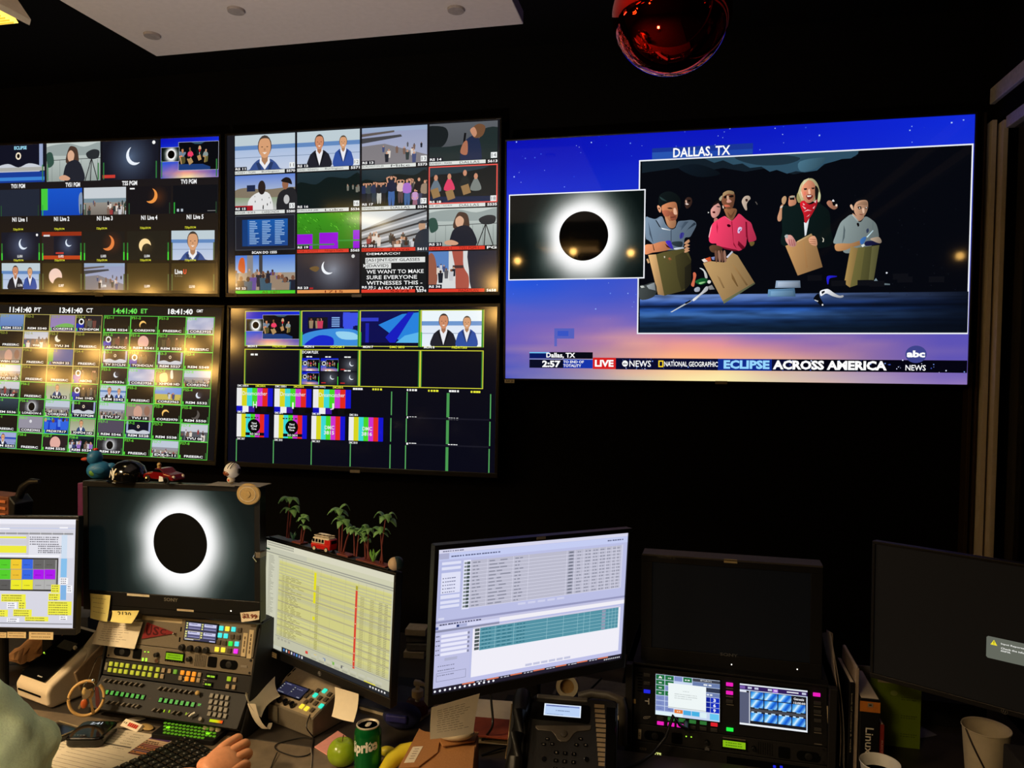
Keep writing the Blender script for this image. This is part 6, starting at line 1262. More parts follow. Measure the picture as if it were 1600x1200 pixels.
sticker(200, 926.5, 235, 932.5, TSL, mon, 1, (206, 196, 170)); sticker(278, 950.5, 304, 955.5, TSL, mon, 1, (196, 180, 150)); 
for x, y in ((310, 945),): pass
p = fS(362, 954); part('power_light', MB().cbox((p[0], -.0035, p[1]), (.0028, .001, .0028)), 'led', mon, TSL)
p = fS(305, 962); part('control_seam', MB().box(-.25, .27, -.0036, -.003, p[1]+.012, p[1]+.013), 'hole', mon, TSL)
p = fS(404, 869); part('side_clip', MB().tube([(p[0]-.004, -.006, p[1]+.012), (p[0]-.008, -.014, p[1]), (p[0]-.004, -.006, p[1]-.014)], .002), 'chrome', mon, TSL, smooth=True); part('side_bracket', MB().box(p[0]-.002, p[0]+.012, -.012, .02, p[1]-.002, p[1]+.012), 'rack', mon, TSL, bevel=.001)

# ---------------------------------------------------------------- right rack
RY = 1.995
TR1 = frame(.1355, RY, .850, -3.2, 4.5, .9); RW, RH = .483, .148
rk = thing('equipment_rack', 'tall black equipment rack under the dark broadcast monitor', 'equipment rack', (.135, 2.1, .60))
TK = Matrix.Translation((.1355, RY, 0)) @ Matrix.Rotation(RD(-3.2), 4, 'Z')
for sx in (-1, 1): part('side_rail', MB().box(sx*.243 if sx > 0 else -.262, .262 if sx > 0 else -.243, -.02, .3, .60, .935, TK), 'rackd', rk, bevel=.002)
part('top_plate', MB().box(-.262, .262, .0, .3, .928, .935, TK), 'blkm', rk, bevel=.002); part('back_plate', MB().box(-.243, .243, .292, .3, .60, .928, TK).box(-.243, .243, 0, .3, .60, .605, TK), 'blkm', rk)
tp = thing('touch_control_panel', 'black control panel with two glowing touch displays and pink keys', 'control panel', TR1 @ V((0, 0, -RH/2)))
part('faceplate', MB().prism(rrect(RW, RH, .003, 2), 0, .05), 'blkm', tp, TR1, bevel=.0008)
fR = loc(TR1, RW, RH); Z3 = lambda x, y: (970+x/7.061, 1030+y/7.061); Z4 = lambda x, y: (1130+x/7.06, 1030+y/7.06)
Fa = lambda x, y: fR(*Z3(x, y)); Fb = lambda x, y: fR(*Z4(x, y))
def t1(c):
    f = lambda a, b, d, e, col: c.rect(a*c.w, b*c.h, d*c.w, e*c.h, col); c.rect(0, 0, c.w, c.h, (200, 214, 240))
    Gn, Bl = (28, 110, 62), (124, 140, 196)
    for j in range(7):
        for i in range(2):
            if j < 4: cc = Gn if i == 0 or j in (0, 1, 3) else Bl
            else: cc = Bl
            f(.005+i*.145, .01+j*.128, .14+i*.145, .125+j*.128, cc); c.dash((.05+i*.145)*c.w, (.06+j*.128)*c.h, .05*c.w, .003, (220, 230, 225) if cc == Gn else (104, 120, 180), n=2)
    c.fit('A', .045*c.w, .035*c.h, .095*c.w, .105*c.h, (235, 240, 235), .03)
    f(.295, .01, .42, .125, Bl); f(.435, .01, .57, .125, Gn); c.dash(.46*c.w, .06*c.h, .08*c.w, .003, (230, 235, 230), n=2)
    f(.58, .01, 1, .085, (60, 64, 76)); c.fit('SET Profile (V.1)', .7*c.w, .025*c.h, .87*c.w, .07*c.h, (235, 238, 240), .01); f(.58, .09, 1, .19, (104, 124, 170)); c.dash(.75*c.w, .12*c.h, .15*c.w, .004, (230, 235, 240), n=2); f(.78, .2, 1, .31, (46, 56, 80)); f(.78, .32, 1, .42, (110, 128, 176)); c.dash(.8*c.w, .35*c.h, .1*c.w, .004, (230, 235, 240), n=2)
    for j in range(3): f(.78, .43+j*.125, .855, .545+j*.125, (8, 32, 150)); f(.86, .43+j*.125, .995, .545+j*.125, (8, 40, 190)); c.fit('369'[j], .9*c.w, (.45+j*.125)*c.h, .94*c.w, (.53+j*.125)*c.h, (235, 240, 250), .04)
    f(.3, .82, .43, .91, (226, 120, 50)); c.dash(.34*c.w, .85*c.h, .06*c.w, .003, (250, 225, 200), n=2); f(.44, .82, .56, .93, (70, 170, 226)); f(.57, .82, .69, .93, (70, 176, 226)); f(.7, .82, .8, .95, (220, 240, 245)); f(.85, .82, .99, .97, (100, 196, 240)); f(0, .91, .43, 1, (222, 240, 248))
    f(.2, .185, .79, .8, (238, 246, 246)); f(.2, .77, .79, .785, (180, 186, 190)); c.dash(.43*c.w, .35*c.h, .1*c.w, .0016, (190, 200, 200)); [c.dash(.3*c.w, y*c.h, w*c.w, .0018, (186, 194, 194)) for y, w in ((.43, .36), (.48, .36), (.53, .27))]
q4 = [Fa(x, y) for x, y in ((393, 155), (1092, 232), (1092, 690), (378, 596))]; cx_ = sum(p[0] for p in q4)/4; cz_ = sum(p[1] for p in q4)/4
lcd(tp, TR1, cx_, cz_, (q4[1][0]-q4[0][0]+q4[2][0]-q4[3][0])/2, (q4[0][1]-q4[3][1]+q4[1][1]-q4[2][1])/2, t1, 'touch_display')
def t2(c):
    f = lambda a, b, d, e, col: c.rect(a*c.w, b*c.h, d*c.w, e*c.h, col); c.rect(0, 0, c.w, c.h, (24, 24, 30)); f(0, 0, 1, .035, (225, 232, 240)); f(0, .035, 1, .14, (50, 30, 90)); f(0, .14, 1, .16, (200, 214, 236)); f(.0, .05, .08, .12, (120, 90, 170))
    for x in (.12, .22, .42, .92): f(x, .06, x+.06, .11, (196, 200, 226))
    f(.49, .05, .57, .14, (150, 90, 210)); f(.51, .07, .56, .11, (226, 200, 240)); f(.7, .07, .87, .1, (225, 225, 235)); f(0, .16, .1, .2, (225, 230, 240)); f(0, .2, .14, .95, (86, 92, 118)); f(.14, .16, .155, .95, (200, 206, 220)); f(0, .955, 1, 1, (235, 240, 246)); f(.985, .16, 1, .96, (214, 226, 244))
    for j, (y, hgt) in enumerate(((.17, .17), (.36, .19), (.68, .2))):
        for i in range(4):
            if j == 0 and i == 3: c.fit('Genesis', .8*c.w, .2*c.h, .95*c.w, .26*c.h, (240, 240, 245), .02); c.fit('12:00:00', .8*c.w, .3*c.h, .97*c.w, .35*c.h, (240, 240, 245), .02); continue
            x = .165+i*.205; a_, b_, d_, e_ = x, y, x+.19, y+hgt
            c.grid(a_*c.w, b_*c.h, d_*c.w, e_*c.h, 10, 4, lambda u, v: ramp([(0, (20, 110, 220)), (.28, (90, 180, 240)), (.42, (225, 245, 255)), (.55, (60, 150, 240)), (.75, (10, 80, 200)), (1, (150, 215, 250))], (u*.8+v*.35) % 1.0))
            if j == 2: f(x+.01, y-.03, x+.05, y, (200, 230, 250)); f(x+.1, y-.03, x+.16, y, (180, 220, 250))
            if j == 1: f(x+.06, y+hgt, x+.12, y+hgt+.02, (120, 190, 240))
    f(.16, .58, .98, .65, (70, 70, 76))
q4 = [Fb(x, y) for x, y in ((180, 256), (922, 342), (932, 802), (184, 708))]; cx_ = sum(p[0] for p in q4)/4; cz_ = sum(p[1] for p in q4)/4
lcd(tp, TR1, cx_, cz_, (q4[1][0]-q4[0][0]+q4[2][0]-q4[3][0])/2, (q4[0][1]-q4[3][1]+q4[1][1]-q4[2][1])/2, t2, 'touch_display')
PK, GD, RDd, BLu, GRN_ = glowm((240, 30, 190), .9), mat('dim_green_lit', (40, 110, 50), .5, emit=(50, 130, 60), es=.6), glowm((225, 30, 44), .9), mat('blue_lit', (20, 30, 200), .5, emit=(30, 40, 230), es=.8), glowm((30, 240, 70), 1.)
uk = mat('unlit_grey_key', (60, 58, 56), .5)
keys(tp, TR1, Fa, [(290, 172, uk), (290, 262, uk), (290, 353, BLu), (437, 645, uk), (556, 657, GD), (675, 670, GD), (793, 686, GD), (910, 700, GD), (1030, 718, RDd), (438, 703, PK), (554, 718, PK), (655, 730, PK), (790, 748, uk), (910, 762, uk), (1030, 778, uk), (1200, 275, PK), (1200, 368, PK), (1200, 462, uk), (1203, 772, GRN_)], .0175, .009, uk)
keys(tp, TR1, Fb, [(1030, 388, PK), (1040, 482, uk), (1040, 577, uk), (1042, 674, uk), (1044, 772, uk)], .0175, .009, uk)
lg = MB()
for x, y in ((1200, 322), (1200, 412), (1205, 502)): p = Fa(x, y); lg.cbox((p[0], -.0008, p[1]), (.018, .001, .002))
for x, y in ((1040, 522), (1042, 616), (1044, 812), (1046, 936)): p = Fb(x, y); lg.cbox((p[0], -.0008, p[1]), (.018, .001, .0016))
part('printed_lines', lg, 'grey', tp, TR1)
p = Fa(300, 462); part('small_label', MB().box(p[0]+.001, p[0]+.0035, -.002, 0, p[1]-.008, p[1]+.007).box(p[0]-.008, p[0]+.003, -.002, 0, p[1]-.001, p[1]+.0012), 'white', tp, TR1)
p = Fa(285, 642); c = Cv(.022, .01, None); c.path([(.02, .001), (.012, .002), (.004, .004), (.003, .008), (.009, .0085), (.011, .005), (.007, .005)], .0014, (150, 144, 134)); c.path([(.012, .009), (.014, .004), (.017, .006), (.019, .002), (.0215, .001)], .0012, (150, 144, 134)); c.build('maker_logo', PRINT, tp, TR1 @ Matrix.Translation((p[0], -.001, p[1])))
p = Fb(1178, 630); c = Cv(.052, .0135, (196, 180, 146)); c.fit('PCM - DAEMONIC MOVES', .004, .0022, .048, .006, (70, 60, 50), .01); c.fit('10.67.94.24', .012, .0078, .036, .0115, (70, 60, 50), .01); c.build('paper_label', PRINT, tp, TR1 @ Matrix.Translation((p[0], -.002, p[1])) @ Matrix.Rotation(RD(87), 4, 'Y'))
p = Fa(150, 460); part('switch_cap', MB().box(p[0]-.005, p[0]+.004, -.003, 0, p[1]-.006, p[1]+.006), 'tan', tp, TR1, bevel=.0008)
ex = MB()
for k in range(7): ex.cbox((-.225, -.0008, .06-k*.008), (.012, .0012, .003))
part('vent_slots', ex, 'hole', tp, TR1)
def down(T, h0, h1, g=.001): return T @ Matrix.Translation((0, 0, -h0/2-g-h1/2))
TR2 = down(TR1, RH, .0445); fR2 = loc(TR2, RW, .0445); Fc = lambda x, y: fR2(*Z3(x, y)); Fd = lambda x, y: fR2(*Z4(x, y))
au = audio_unit('dark audio monitor panel with lit display below the touch displays', TR2, dict(sp=[Fc(375, 845), Fd(940, 1072)], sq=[Fc(620, 872), Fd(672, 1030)], lcd=Fc(1250, 935), kn=[(*Fc(950, 908), .006, 'blk'), (*Fd(335, 975), .006, 'blk')], ring=Fc(953, 990), led=[(*Fc(722, 850), .003, .0018), (*Fc(778, 856), .003, .0018)], gr=(Fd(390, 980)[0], 0)), None, True)
p = Fc(208, 825); c = Cv(.026, .008, (190, 176, 146)); c.fit('RTS', .008, .002, .018, .006, (60, 50, 40), .02); c.build('paper_label', PRINT, au, TR2 @ Matrix.Translation((p[0], -.001, p[1])) @ Matrix.Rotation(RD(-88), 4, 'Y'))
TR3 = down(TR2, .0445, .0445); fR3 = loc(TR3, RW, .0445); Fe = lambda x, y: fR3(*Z3(x, y))
ip = plate('rack_intercom_panel', 'black intercom panel with small lit letters at the rack bottom', TR3, .0445, 'rackd')
c = Cv(.02, .009, None); c.fit('RTS', 0, 0, .02, .009, (220, 226, 130), .05); p = Fe(405, 1045); c.build('lit_lettering', SCRD, ip, TR3 @ Matrix.Translation((p[0], -.002, p[1])))
c = Cv(.018, .006, (110, 100, 84)); c.fit('RTS', .003, .001, .015, .005, (50, 44, 36), .03); p = Fe(245, 985); c.build('small_label', PRINT, ip, TR3 @ Matrix.Translation((p[0], -.002, p[1])))
for i in range(9): p = Fe(455+i*68, 1150+i*8); part('chrome_jack', MB().sph((p[0], -.003, p[1]), .006, 12, TR3, (1, .6, 1)), 'chrome', ip, smooth=True)
keys(ip, TR3, lambda x, y: fR3(1130+x/7.06, 1030+y/7.06), [(565, 1180, BLu), (640, 1185, BLu)], .007, .006, uk, name='blue_light')
part('screen_strip', MB().box(.0, .2, -.002, 0, -.004, .014), 'blkg', ip, TR3)
pb = [Fe(1, 1)]
# cable plugged into the touch panel
a_ = Fa(720, 690); P0 = TR1 @ V((a_[0], -.004, a_[1])); P1 = ray(1052, 1118, y=1.93); P2 = ray(1040, 1152, y=1.91); P3 = ray(1020, 1178, y=1.90); P4 = ray(1000, 1199, y=1.88)
cab = thing('microphone_cable', 'black cable plugged in below the left touch display', 'cable', P4)
part('cable', MB().tube([P0+V((0, -.03, -.002)), (P0+P1)/2+V((0, -.02, -.006)), P1, P2, P3, V((P4.x, P4.y, max(P4.z, DZ+.012))), V((P4.x-.04, P4.y-.03, DZ+.006)), V((P4.x-.1, P4.y-.04, DZ+.006))], .0042), 'blk', cab, smooth=True)
part('plug', MB().cyl(P0+V((0, -.001, 0)), P0+V((0, -.034, -.002)), .007, .006, 16), 'blk', cab, smooth=True)
# second broadcast monitor (off)
def moff(c): c.rect(0, 0, c.w, c.h, (4, 5, 6))
TSR = frame(.1375, 2.03, 1.087, -2.6, .8, .6)
mo = monitor('switched-off black broadcast monitor standing on the right rack', TSR, .40, .232, .029, .043, moff, stand=False, depth=.04, bm='blkm', name='broadcast_monitor', base=(.14, 2.08, .935), top=.02)
part('foot', MB().box(-.12, .12, .01, .12, -.1505, -.145), 'blkm', mo, TSR, bevel=.002)
part('top_edge', MB().box(-.227, .229, -.004, .06, .133, .138), mat('top_edge_grey', (70, 66, 62), .5), mo, TSR, bevel=.001)  # lighter grey strip along the top of the case
fO = loc(TSR, .40, .232); p = fO(1139, 1022.5); badge(TSR, p[0], p[1], 'SONY', .045, .0085, mo, (96, 96, 94))
sticker(1131, 872.5, 1152, 880, TSR, mo, 1, (190, 170, 120), name='asset_label'); p = fO(1041, 871); badge(TSR, p[0], p[1], 'TRIMASTER EL', .05, .0045, mo, (80, 78, 74))
for x, y in ((1143, 1037.5), (1245.5, 1045)): p = fO(x, y); part('power_light', MB().cbox((p[0], -.0035, p[1]), (.0026, .001, .0026)), 'led', mo, TSR)
# ---------------------------------------------------------------- things on top of the left broadcast monitor
TY = 1.845; TOP = TSL @ V((0, .03, .165)); TZ = TOP.z
def at(px, py, y): return ray(px, py, y=y)
def topz(x): return TZ+(x-TOP.x)*math.tan(RD(1.0))+.0015
# flat cards lying on the monitor's top
for (a_, b_, lab) in ((334, 378, 'thin grey card lying under the white helmeted ornament'), (372, 418, 'thin pale card sticking out past the monitor corner')):
    p, q = at(a_, 752, TY), at(b_, 756, TY); h_ = topz((p.x+q.x)/2)
    solo('card', lab, 'card', MB().box(p.x, q.x, TY-.035, TY+.02, h_+(0 if a_ == 334 else .0015), h_+(.0012 if a_ == 334 else .003)), mat('grey_card', (128, 124, 116), .7))
# rubber duck
p = at(153, 744, TY); dz = topz(p.x); du = thing('rubber_duck', 'blue rubber duck with an orange bill at the corner of the eclipse monitor', 'toy', (p.x, TY, dz))
DT = Matrix.Translation((p.x, TY, dz)) @ Matrix.Rotation(RD(25), 4, 'Z')
bd = MB().sph((.004, 0, .027), .032, 24, sc=(1.05, .9, .86)).sph((.036, 0, .037), .011, 12, sc=(1.2, .9, 1)); part('body', bd, 'blue', du, DT, smooth=True)
part('head', MB().sph((-.008, 0, .064), .0215, 24), 'blue', du, DT, smooth=True)
part('bill', MB().sph((-.031, -.004, .060), .010, 14, sc=(1.2, 1, .55)), 'bill', du, DT, smooth=True); part('tuft', MB().sph((-.005, 0, .087), .006, 10, sc=(1.3, .8, .8)), 'red', du, DT, smooth=True)
part('belly_patch', MB().sph((-.006, -.0205, .023), .012, 14, sc=(1, .6, .9)), 'grn', du, DT, smooth=True)
for s in (-1, 1): part('eye', MB().sph((-.025, s*.012, .07), .003, 10), 'blkg', du, DT, smooth=True)
for s in (-1, 1): part('wing', MB().sph((.01, s*.028, .03), .014, 14, sc=(1.3, .35, .8)), 'blue', du, DT, smooth=True)
# batting helmet
p = at(201, 748, TY); hz = topz(p.x); he = thing('souvenir_helmet', 'small black souvenir batting helmet with a white team monogram', 'helmet', (p.x, TY, hz)); HT = Matrix.Translation((p.x, TY, hz)) @ Matrix.Rotation(RD(-8), 4, 'Z')
part('shell', MB().lathe([(.052, 0), (.053, .01), (.051, .024), (.044, .04), (.030, .052), (.014, .0575), (.0001, .059)], 36, sy=.9), 'blkg', he, HT, smooth=True)
part('brim', MB().prism([(-.046*cos(RD(a)), -.05*sin(RD(a))*1.25) for a in range(20, 161, 10)]+[(.042, -.012), (-.042, -.012)], .0, .004, ax='z', T=Matrix.Rotation(RD(0), 4, 'X')), 'blkg', he, HT, bevel=.001)
part('ear_flap', MB().sph((-.046, -.005, .012), .015, 14, sc=(.35, 1, 1)), 'blkg', he, HT, smooth=True)
lg = MB(); sf = lambda x, z: (x-.012, -.9*sqrt(max(0, (.0528-.30*max(0, z-.02))**2-(x-.012)**2))-.0012, z)
for ch_, xa, xb, za, zb in (('N', -.014, .010, .013, .034), ('Y', -.006, .016, .008, .040)):
    vs, fs = glyphs(ch_, .03); x0, x1 = min(p[0] for p in vs), max(p[0] for p in vs); z0, z1 = min(p[1] for p in vs), max(p[1] for p in vs); lg.add([sf(xa+(xb-xa)*(p[0]-x0)/(x1-x0), za+(zb-za)*(p[1]-z0)/(z1-z0)) for p in vs], fs)
part('monogram', lg, 'white', he, HT)
# red toy car
def toy_car(T, m, t):
    pr = [(-.058, .010), (-.056, .022), (-.040, .028), (-.022, .030), (-.010, .041), (.012, .041), (.026, .030), (.052, .026), (.060, .018), (.060, .010)]
    part('body', MB().prism(pr, -.023, .023), m, t, T, bevel=.004, seg=3)
    part('windscreen', MB().prism([(-.020, .031), (-.009, .0395), (.011, .0395), (.023, .031)], -.0236, .0236), 'blkg', t, T, bevel=.001)
    for x in (-.036, .038):
        for s in (-1, 1):
            w = part('wheel', MB().cyl((x, s*.019, .0105), (x, s*.0255, .0105), .0105, n=20), 'blkm', t, T, bevel=.001); part('hubcap', MB().cyl((x, s*.0252, .0105), (x, s*.0262, .0105), .0062, n=16), 'chrome', w, T)
    for s in (-1, 1): part('headlamp', MB().sph((.057, s*.016, .020), .0045, 12), 'cream', t, T, smooth=True)
p = at(254, 751, TY-.01); tc_ = thing('toy_car', 'shiny dark red toy sports car on top of the eclipse monitor', 'toy', (p.x, TY-.005, topz(p.x)))
CT_ = Matrix.Translation((p.x, TY-.005, topz(p.x))) @ Matrix.Rotation(RD(-12), 4, 'Z'); toy_car(CT_, 'dred', tc_)
part('driver', MB().sph((-.018, 0, .048), .006, 12).cyl((-.018, 0, .034), (-.018, 0, .045), .005), 'tan', tc_, CT_, smooth=True)
part('number_plate', MB().prism([(.012, .006), (.030, .008), (.028, .020), (.014, .022)], -.0275, -.0262), 'white', tc_, CT_, bevel=.0005)
# plain helmeted ornament
p = at(363, 750, TY-.01); oz = topz(p.x)+.003; on = thing('helmet_ornament', 'small white round-helmeted ornament with black stripes on a ball base', 'ornament', (p.x, TY-.01, oz)); OT = Matrix.Translation((p.x, TY-.01, oz))
part('base_ball', MB().sph((-.004, 0, .0105), .0108, 20), 'cream', on, OT, smooth=True); part('base_dot', MB().sph((-.005, -.0095, .0105), .0035, 12, sc=(1, .5, 1)), 'orange', on, OT, smooth=True)
part('helmet', MB().sph((0, 0, .037), .0215, 28), 'white', on, OT, smooth=True); part('visor', MB().sph((-.006, -.0085, .031), .0145, 20, sc=(1, 1, .62)), mat('amber_visor', (120, 60, 30), .15), on, OT, smooth=True)
for k in (-1, 1): part('stripe', MB().tube([(k*.004+.0218*sin(a)*.3, -.0218*cos(a), .037+.0218*sin(a)) for a in [x*.25+.35 for x in range(7)]], .0009, 6), 'blk', on, OT, smooth=True)
for s in (-1, 1): part('ear_disc', MB().cyl((s*.019, 0, .036), (s*.0235, 0, .036), .008, .007, 16), 'blk', on, OT, bevel=.001)
# round beige wall-magnet at the right corner of the monitor
p = TSL @ V((fS(392, 771)[0], -.008, fS(392, 771)[1]))
mg_ = thing('round_magnet', 'beige ribbed round magnet stuck to the monitor corner', 'magnet', p)
MT = TSL @ Matrix.Translation((fS(392, 771)[0], -.009, fS(392, 771)[1])) @ Matrix.Rotation(RD(90), 4, 'X')
part('disc', MB().lathe([(.0345, 0), (.036, .002), (.034, .005), (.02, .007), (.0001, .0078)], 40, sy=.82), 'tan', mg_, MT, smooth=True)
part('hub', MB().lathe([(.010, .0065), (.009, .0095), (.0001, .0105)], 20), 'tan', mg_, MT, smooth=True)
part('ribs', MB().tube([(.024*cos(a*pi/16), .0195*sin(a*pi/16), .0068) for a in range(32)], .0011, 6, closed=True), 'cream', mg_, MT, smooth=True)
# purple strip with page flags at the monitor's left edge
fx = TSL @ V((-.287, -.004, .13)); ps = thing('binder_strip', 'tall purple binder spine standing behind the left side of the eclipse monitor', 'binder', TSL @ V((-.293, .02, -.20)))
part('spine', MB().box(-.302, -.284, .0, .05, -.20, .158), 'purple', ps, TSL, bevel=.002)
for (z0, z1, m_) in ((.0, .055, 'yel'), (-.036, -.006, 'orange')): part('page_flag', MB().box(-.301, -.287, -.003, -.0005, z0, z1), m_, ps, TSL, bevel=.0006, label='yellow page flag' if m_ == 'yel' else 'orange page flag')
# notes stuck under the screen
def note(name, label, cat, T, quad, m, curl=.008, y=-.006, lines=0, txt=None, fold=0, group=None):
    """a paper hanging from a monitor: quad = measured corners (tl, tr, br, bl)"""
    f = loc(T, .5, .3); a, b, c_, d = [f(*p) for p in quad]
    def fn(u, v):
        x = (a[0]*(1-u)+b[0]*u)*(1-v)+(d[0]*(1-u)+c_[0]*u)*v; z = (a[1]*(1-u)+b[1]*u)*(1-v)+(d[1]*(1-u)+c_[1]*u)*v
        return (x, y-curl*v*v-.003*sin(u*pi)*v, z)
    base = T @ V(fn(.5, 1)); t = thing(name, label, cat, base, group); part('sheet', MB().sheet(fn, 8, 8, .0005), m, t, T, smooth=True)
    if lines:
        lm2 = MB(); rn = random.Random(len(label))
        for i in range(lines):
            v = .16+.72*i/lines; u0 = .12+.04*rn.random(); u1 = rn.uniform(.6, .9)
            for k in range(5): q0, q1 = fn(u0+(u1-u0)*k/5, v), fn(u0+(u1-u0)*(k+.8)/5, v); lm2.add([(q0[0], q0[1]-.0007, q0[2]), (q1[0], q1[1]-.0007, q1[2]), (q1[0], q1[1]-.0007, q1[2]-.0009), (q0[0], q0[1]-.0007, q0[2]-.0009)], [(0, 1, 2, 3)])
        part('writing', lm2, mat('pen_grey', (96, 80, 60), .8), t, T)
    if txt:
        q = fn(.5, .3); w_ = abs(b[0]-a[0])*.5; c2 = Cv(w_, w_*.3, None); c2.fit(txt, 0, 0, w_, w_*.3, (70, 64, 40), .02); c2.build('handwriting', PRINT, t, T @ Matrix.Translation((q[0], q[1]-.0012, q[2])))
    return t
note('sticky_note', 'tall yellowed note hanging at the lower left of the eclipse monitor', 'note', TSL, [(144, 926), (176, 929), (173, 969), (147, 963)], 'yellow', .006, y=-.008, lines=4)
note('sticky_note', 'folded yellow sticky note hanging above the card of printed lines', 'note', TSL, [(180, 952), (222, 952), (215, 970), (182, 967)], 'yellow', .012, y=-.012, txt='2130')
note('printed_card', 'white card with printed lines covering the left of the grey panel', 'card', TA, [(160, 969), (228, 971), (215, 1013), (149, 1005)], 'paper', .0, y=-.012, lines=8)
nt = note('price_tag', 'small paper price tag stuck at the right lower corner of the eclipse monitor', 'tag', TSL, [(378, 956), (408, 953), (408, 966), (381, 970)], 'paper', .003, y=-.008)
p = fS(394, 961); c = Cv(.045, .014, None); c.fit('$3.99', 0, 0, .045, .014, (120, 50, 30), .03); c.build('handwriting', PRINT, nt, TSL @ Matrix.Translation((p[0], -.0125, p[1])))
note('hanging_note', 'blank paper note hanging under the yellow table monitor beside the can', 'note', TMM, [(529, 1071), (566, 1082), (568, 1122), (534, 1113)], 'paper', .02, y=-.012)
note('printed_sheet', 'sheet with two columns of printing hanging under the lilac monitor', 'sheet', TMR, [(673, 1104), (748, 1082), (735, 1140), (668, 1150)], 'paper', .01, y=-.005, lines=11)

# ---------------------------------------------------------------- toys on the middle monitor
fM = loc(TMM, .531, .299); TOPM = .1565
def mx(px, py): return fM(px, py)[0]
def mzz(px, py): return fM(px, py)[1]
ck = MB(); 
tray = thing('toy_base_strip', 'dark strip the toy palms stand on along the monitor top', 'base', TMM @ V((0, .012, TOPM))); part('strip', MB().box(-.255, .24, .0, .03, TOPM+.0005, TOPM+.004), 'blk', tray, TMM, bevel=.001)
part('earth_patch', MB().box(-.15, -.11, -.001, .028, TOPM+.004, TOPM+.008).box(.045, .09, -.001, .028, TOPM+.004, TOPM+.009).box(.12, .23, -.001, .028, TOPM+.004, TOPM+.008), 'trunk', tray, TMM, bevel=.002)
BZ = TOPM+.0085
def palm(label, bx, crowns, y=.014, spread=1.):
    """crowns: (local x, local z, leaf count, leaf size); a bare red-brown stem for each"""
    rn = random.Random(int(bx*1000)); t = thing('toy_palm_tree', label, 'toy tree', TMM @ V((bx, y, BZ)), 'toy palm trees along the monitor top')
    for i, (cx, cz, n, s) in enumerate(crowns):
        b = (bx+(i-.5)*.008, y, BZ); part('trunk', MB().tube([b, ((b[0]*.6+cx*.4), y, BZ+(cz-BZ)*.5), (cx, y, cz)], [.0026, .0020, .0016], 8), 'trunk', t, TMM, smooth=True)
        for k in range(n):
            a = 2*pi*k/n+rn.random()*.6; el = rn.uniform(.15, .85); L = s*rn.uniform(.85, 1.25); dr = V((cos(a), sin(a)*.8, 0)); m = MB()
            def fn(u, v, dr=dr, L=L, cx=cx, cz=cz, el=el): 
                w = L*.30*sin(pi*min(.97, u*.86+.12)); sd = V((-dr.y, dr.x, 0)).normalized()*(v-.5)*2*w; q = V((cx, y, cz))+dr*L*u+V((0, 0, L*(el*sin(u*2.2)-.62*u*u)))+sd; q.z -= abs(v-.5)*w*.5; return tuple(q)
            m.sheet(fn, 6, 4, .0008); part('leaf', m, 'leaf', t, TMM, smooth=True)
    return t
def cr(px, py, n, s): p = fM(px, py); return (p[0], p[1], n, s)
palm('tall toy palm at the left end of the monitor top', mx(443, 840), [cr(446, 781, 6, .034), cr(449, 800, 6, .030)])
palm('short toy palm with two crowns between the left palm and the van', mx(465, 846), [cr(467, 812, 6, .022), cr(470, 827, 5, .02)])
palm('toy palm standing directly behind the red toy van', mx(525, 868), [cr(523, 797, 6, .032), cr(529, 818, 7, .032), cr(541, 827, 5, .022)])
palm('thin toy palm just right of the van', mx(549, 872), [cr(546, 829, 5, .02), cr(554, 836, 4, .018)])
palm('dark bushy toy palm second from the right end', mx(566, 880), [cr(562, 834, 6, .024), cr(569, 830, 5, .022), cr(564, 846, 6, .02)])
palm('toy palm at the right end with a drooping lower crown', mx(589, 886), [cr(596, 811, 7, .034), cr(588, 832, 6, .026)])
for (px, py, lab, m_, n, s) in ((452, 840, 'dark green toy bush at the foot of the leftmost palm', mat('dark_green_toy_leaf', (30, 74, 44), .4), 7, .022), (577, 880, 'bright green toy grass tuft at the foot of the rightmost palm', mat('bright_green_toy_leaf', (110, 170, 70), .4), 8, .028)):
    bx = mx(px, py); t = thing('toy_bush' if n == 7 else 'toy_grass_tuft', lab, 'toy plant', TMM @ V((bx, .014, BZ))); rn = random.Random(n)
    for k in range(n):
        a = 2*pi*k/n; L = s*rn.uniform(.7, 1.1)
        part('leaf', MB().tube([(bx, .014, BZ), (bx+cos(a)*L*.35, .014+sin(a)*L*.3, BZ+L*.7), (bx+cos(a)*L*.6, .014+sin(a)*L*.4, BZ+L)], [.003, .0035, .0006], 6), m_, t, TMM, smooth=True)
# toy van
bx = mx(503, 862); vn = thing('toy_van', 'red toy camper van with a cream roof rack on the monitor top', 'toy', TMM @ V((bx, .008, TOPM+.004)))
VT = TMM @ Matrix.Translation((bx, .006, TOPM+.0045)) @ Matrix.Rotation(RD(10), 4, 'Z')
part('body', MB().prism([(-.032, .005), (-.034, .018), (-.030, .020), (.030, .020), (.033, .016), (.033, .005)], -.015, .015), 'red', vn, VT, bevel=.003, seg=3)
part('cabin', MB().prism([(-.033, .0195), (-.027, .036), (.028, .036), (.0325, .0195)], -.0145, .0145), 'cream', vn, VT, bevel=.003, seg=3)
part('rear_body', MB().box(.012, .0335, -.0148, .0148, .014, .033), 'red', vn, VT, bevel=.002)
for i, x in enumerate((-.024, -.0135, -.003, .0075)): part('window', MB().prism([(x-.004, .023), (x-.0032, .0315), (x+.0038, .0315), (x+.004, .023)], -.0153, .0153), 'blkg', vn, VT, bevel=.0006)
part('rear_window', MB().box(.033, .0342, -.010, .010, .022, .030), 'blkg', vn, VT)
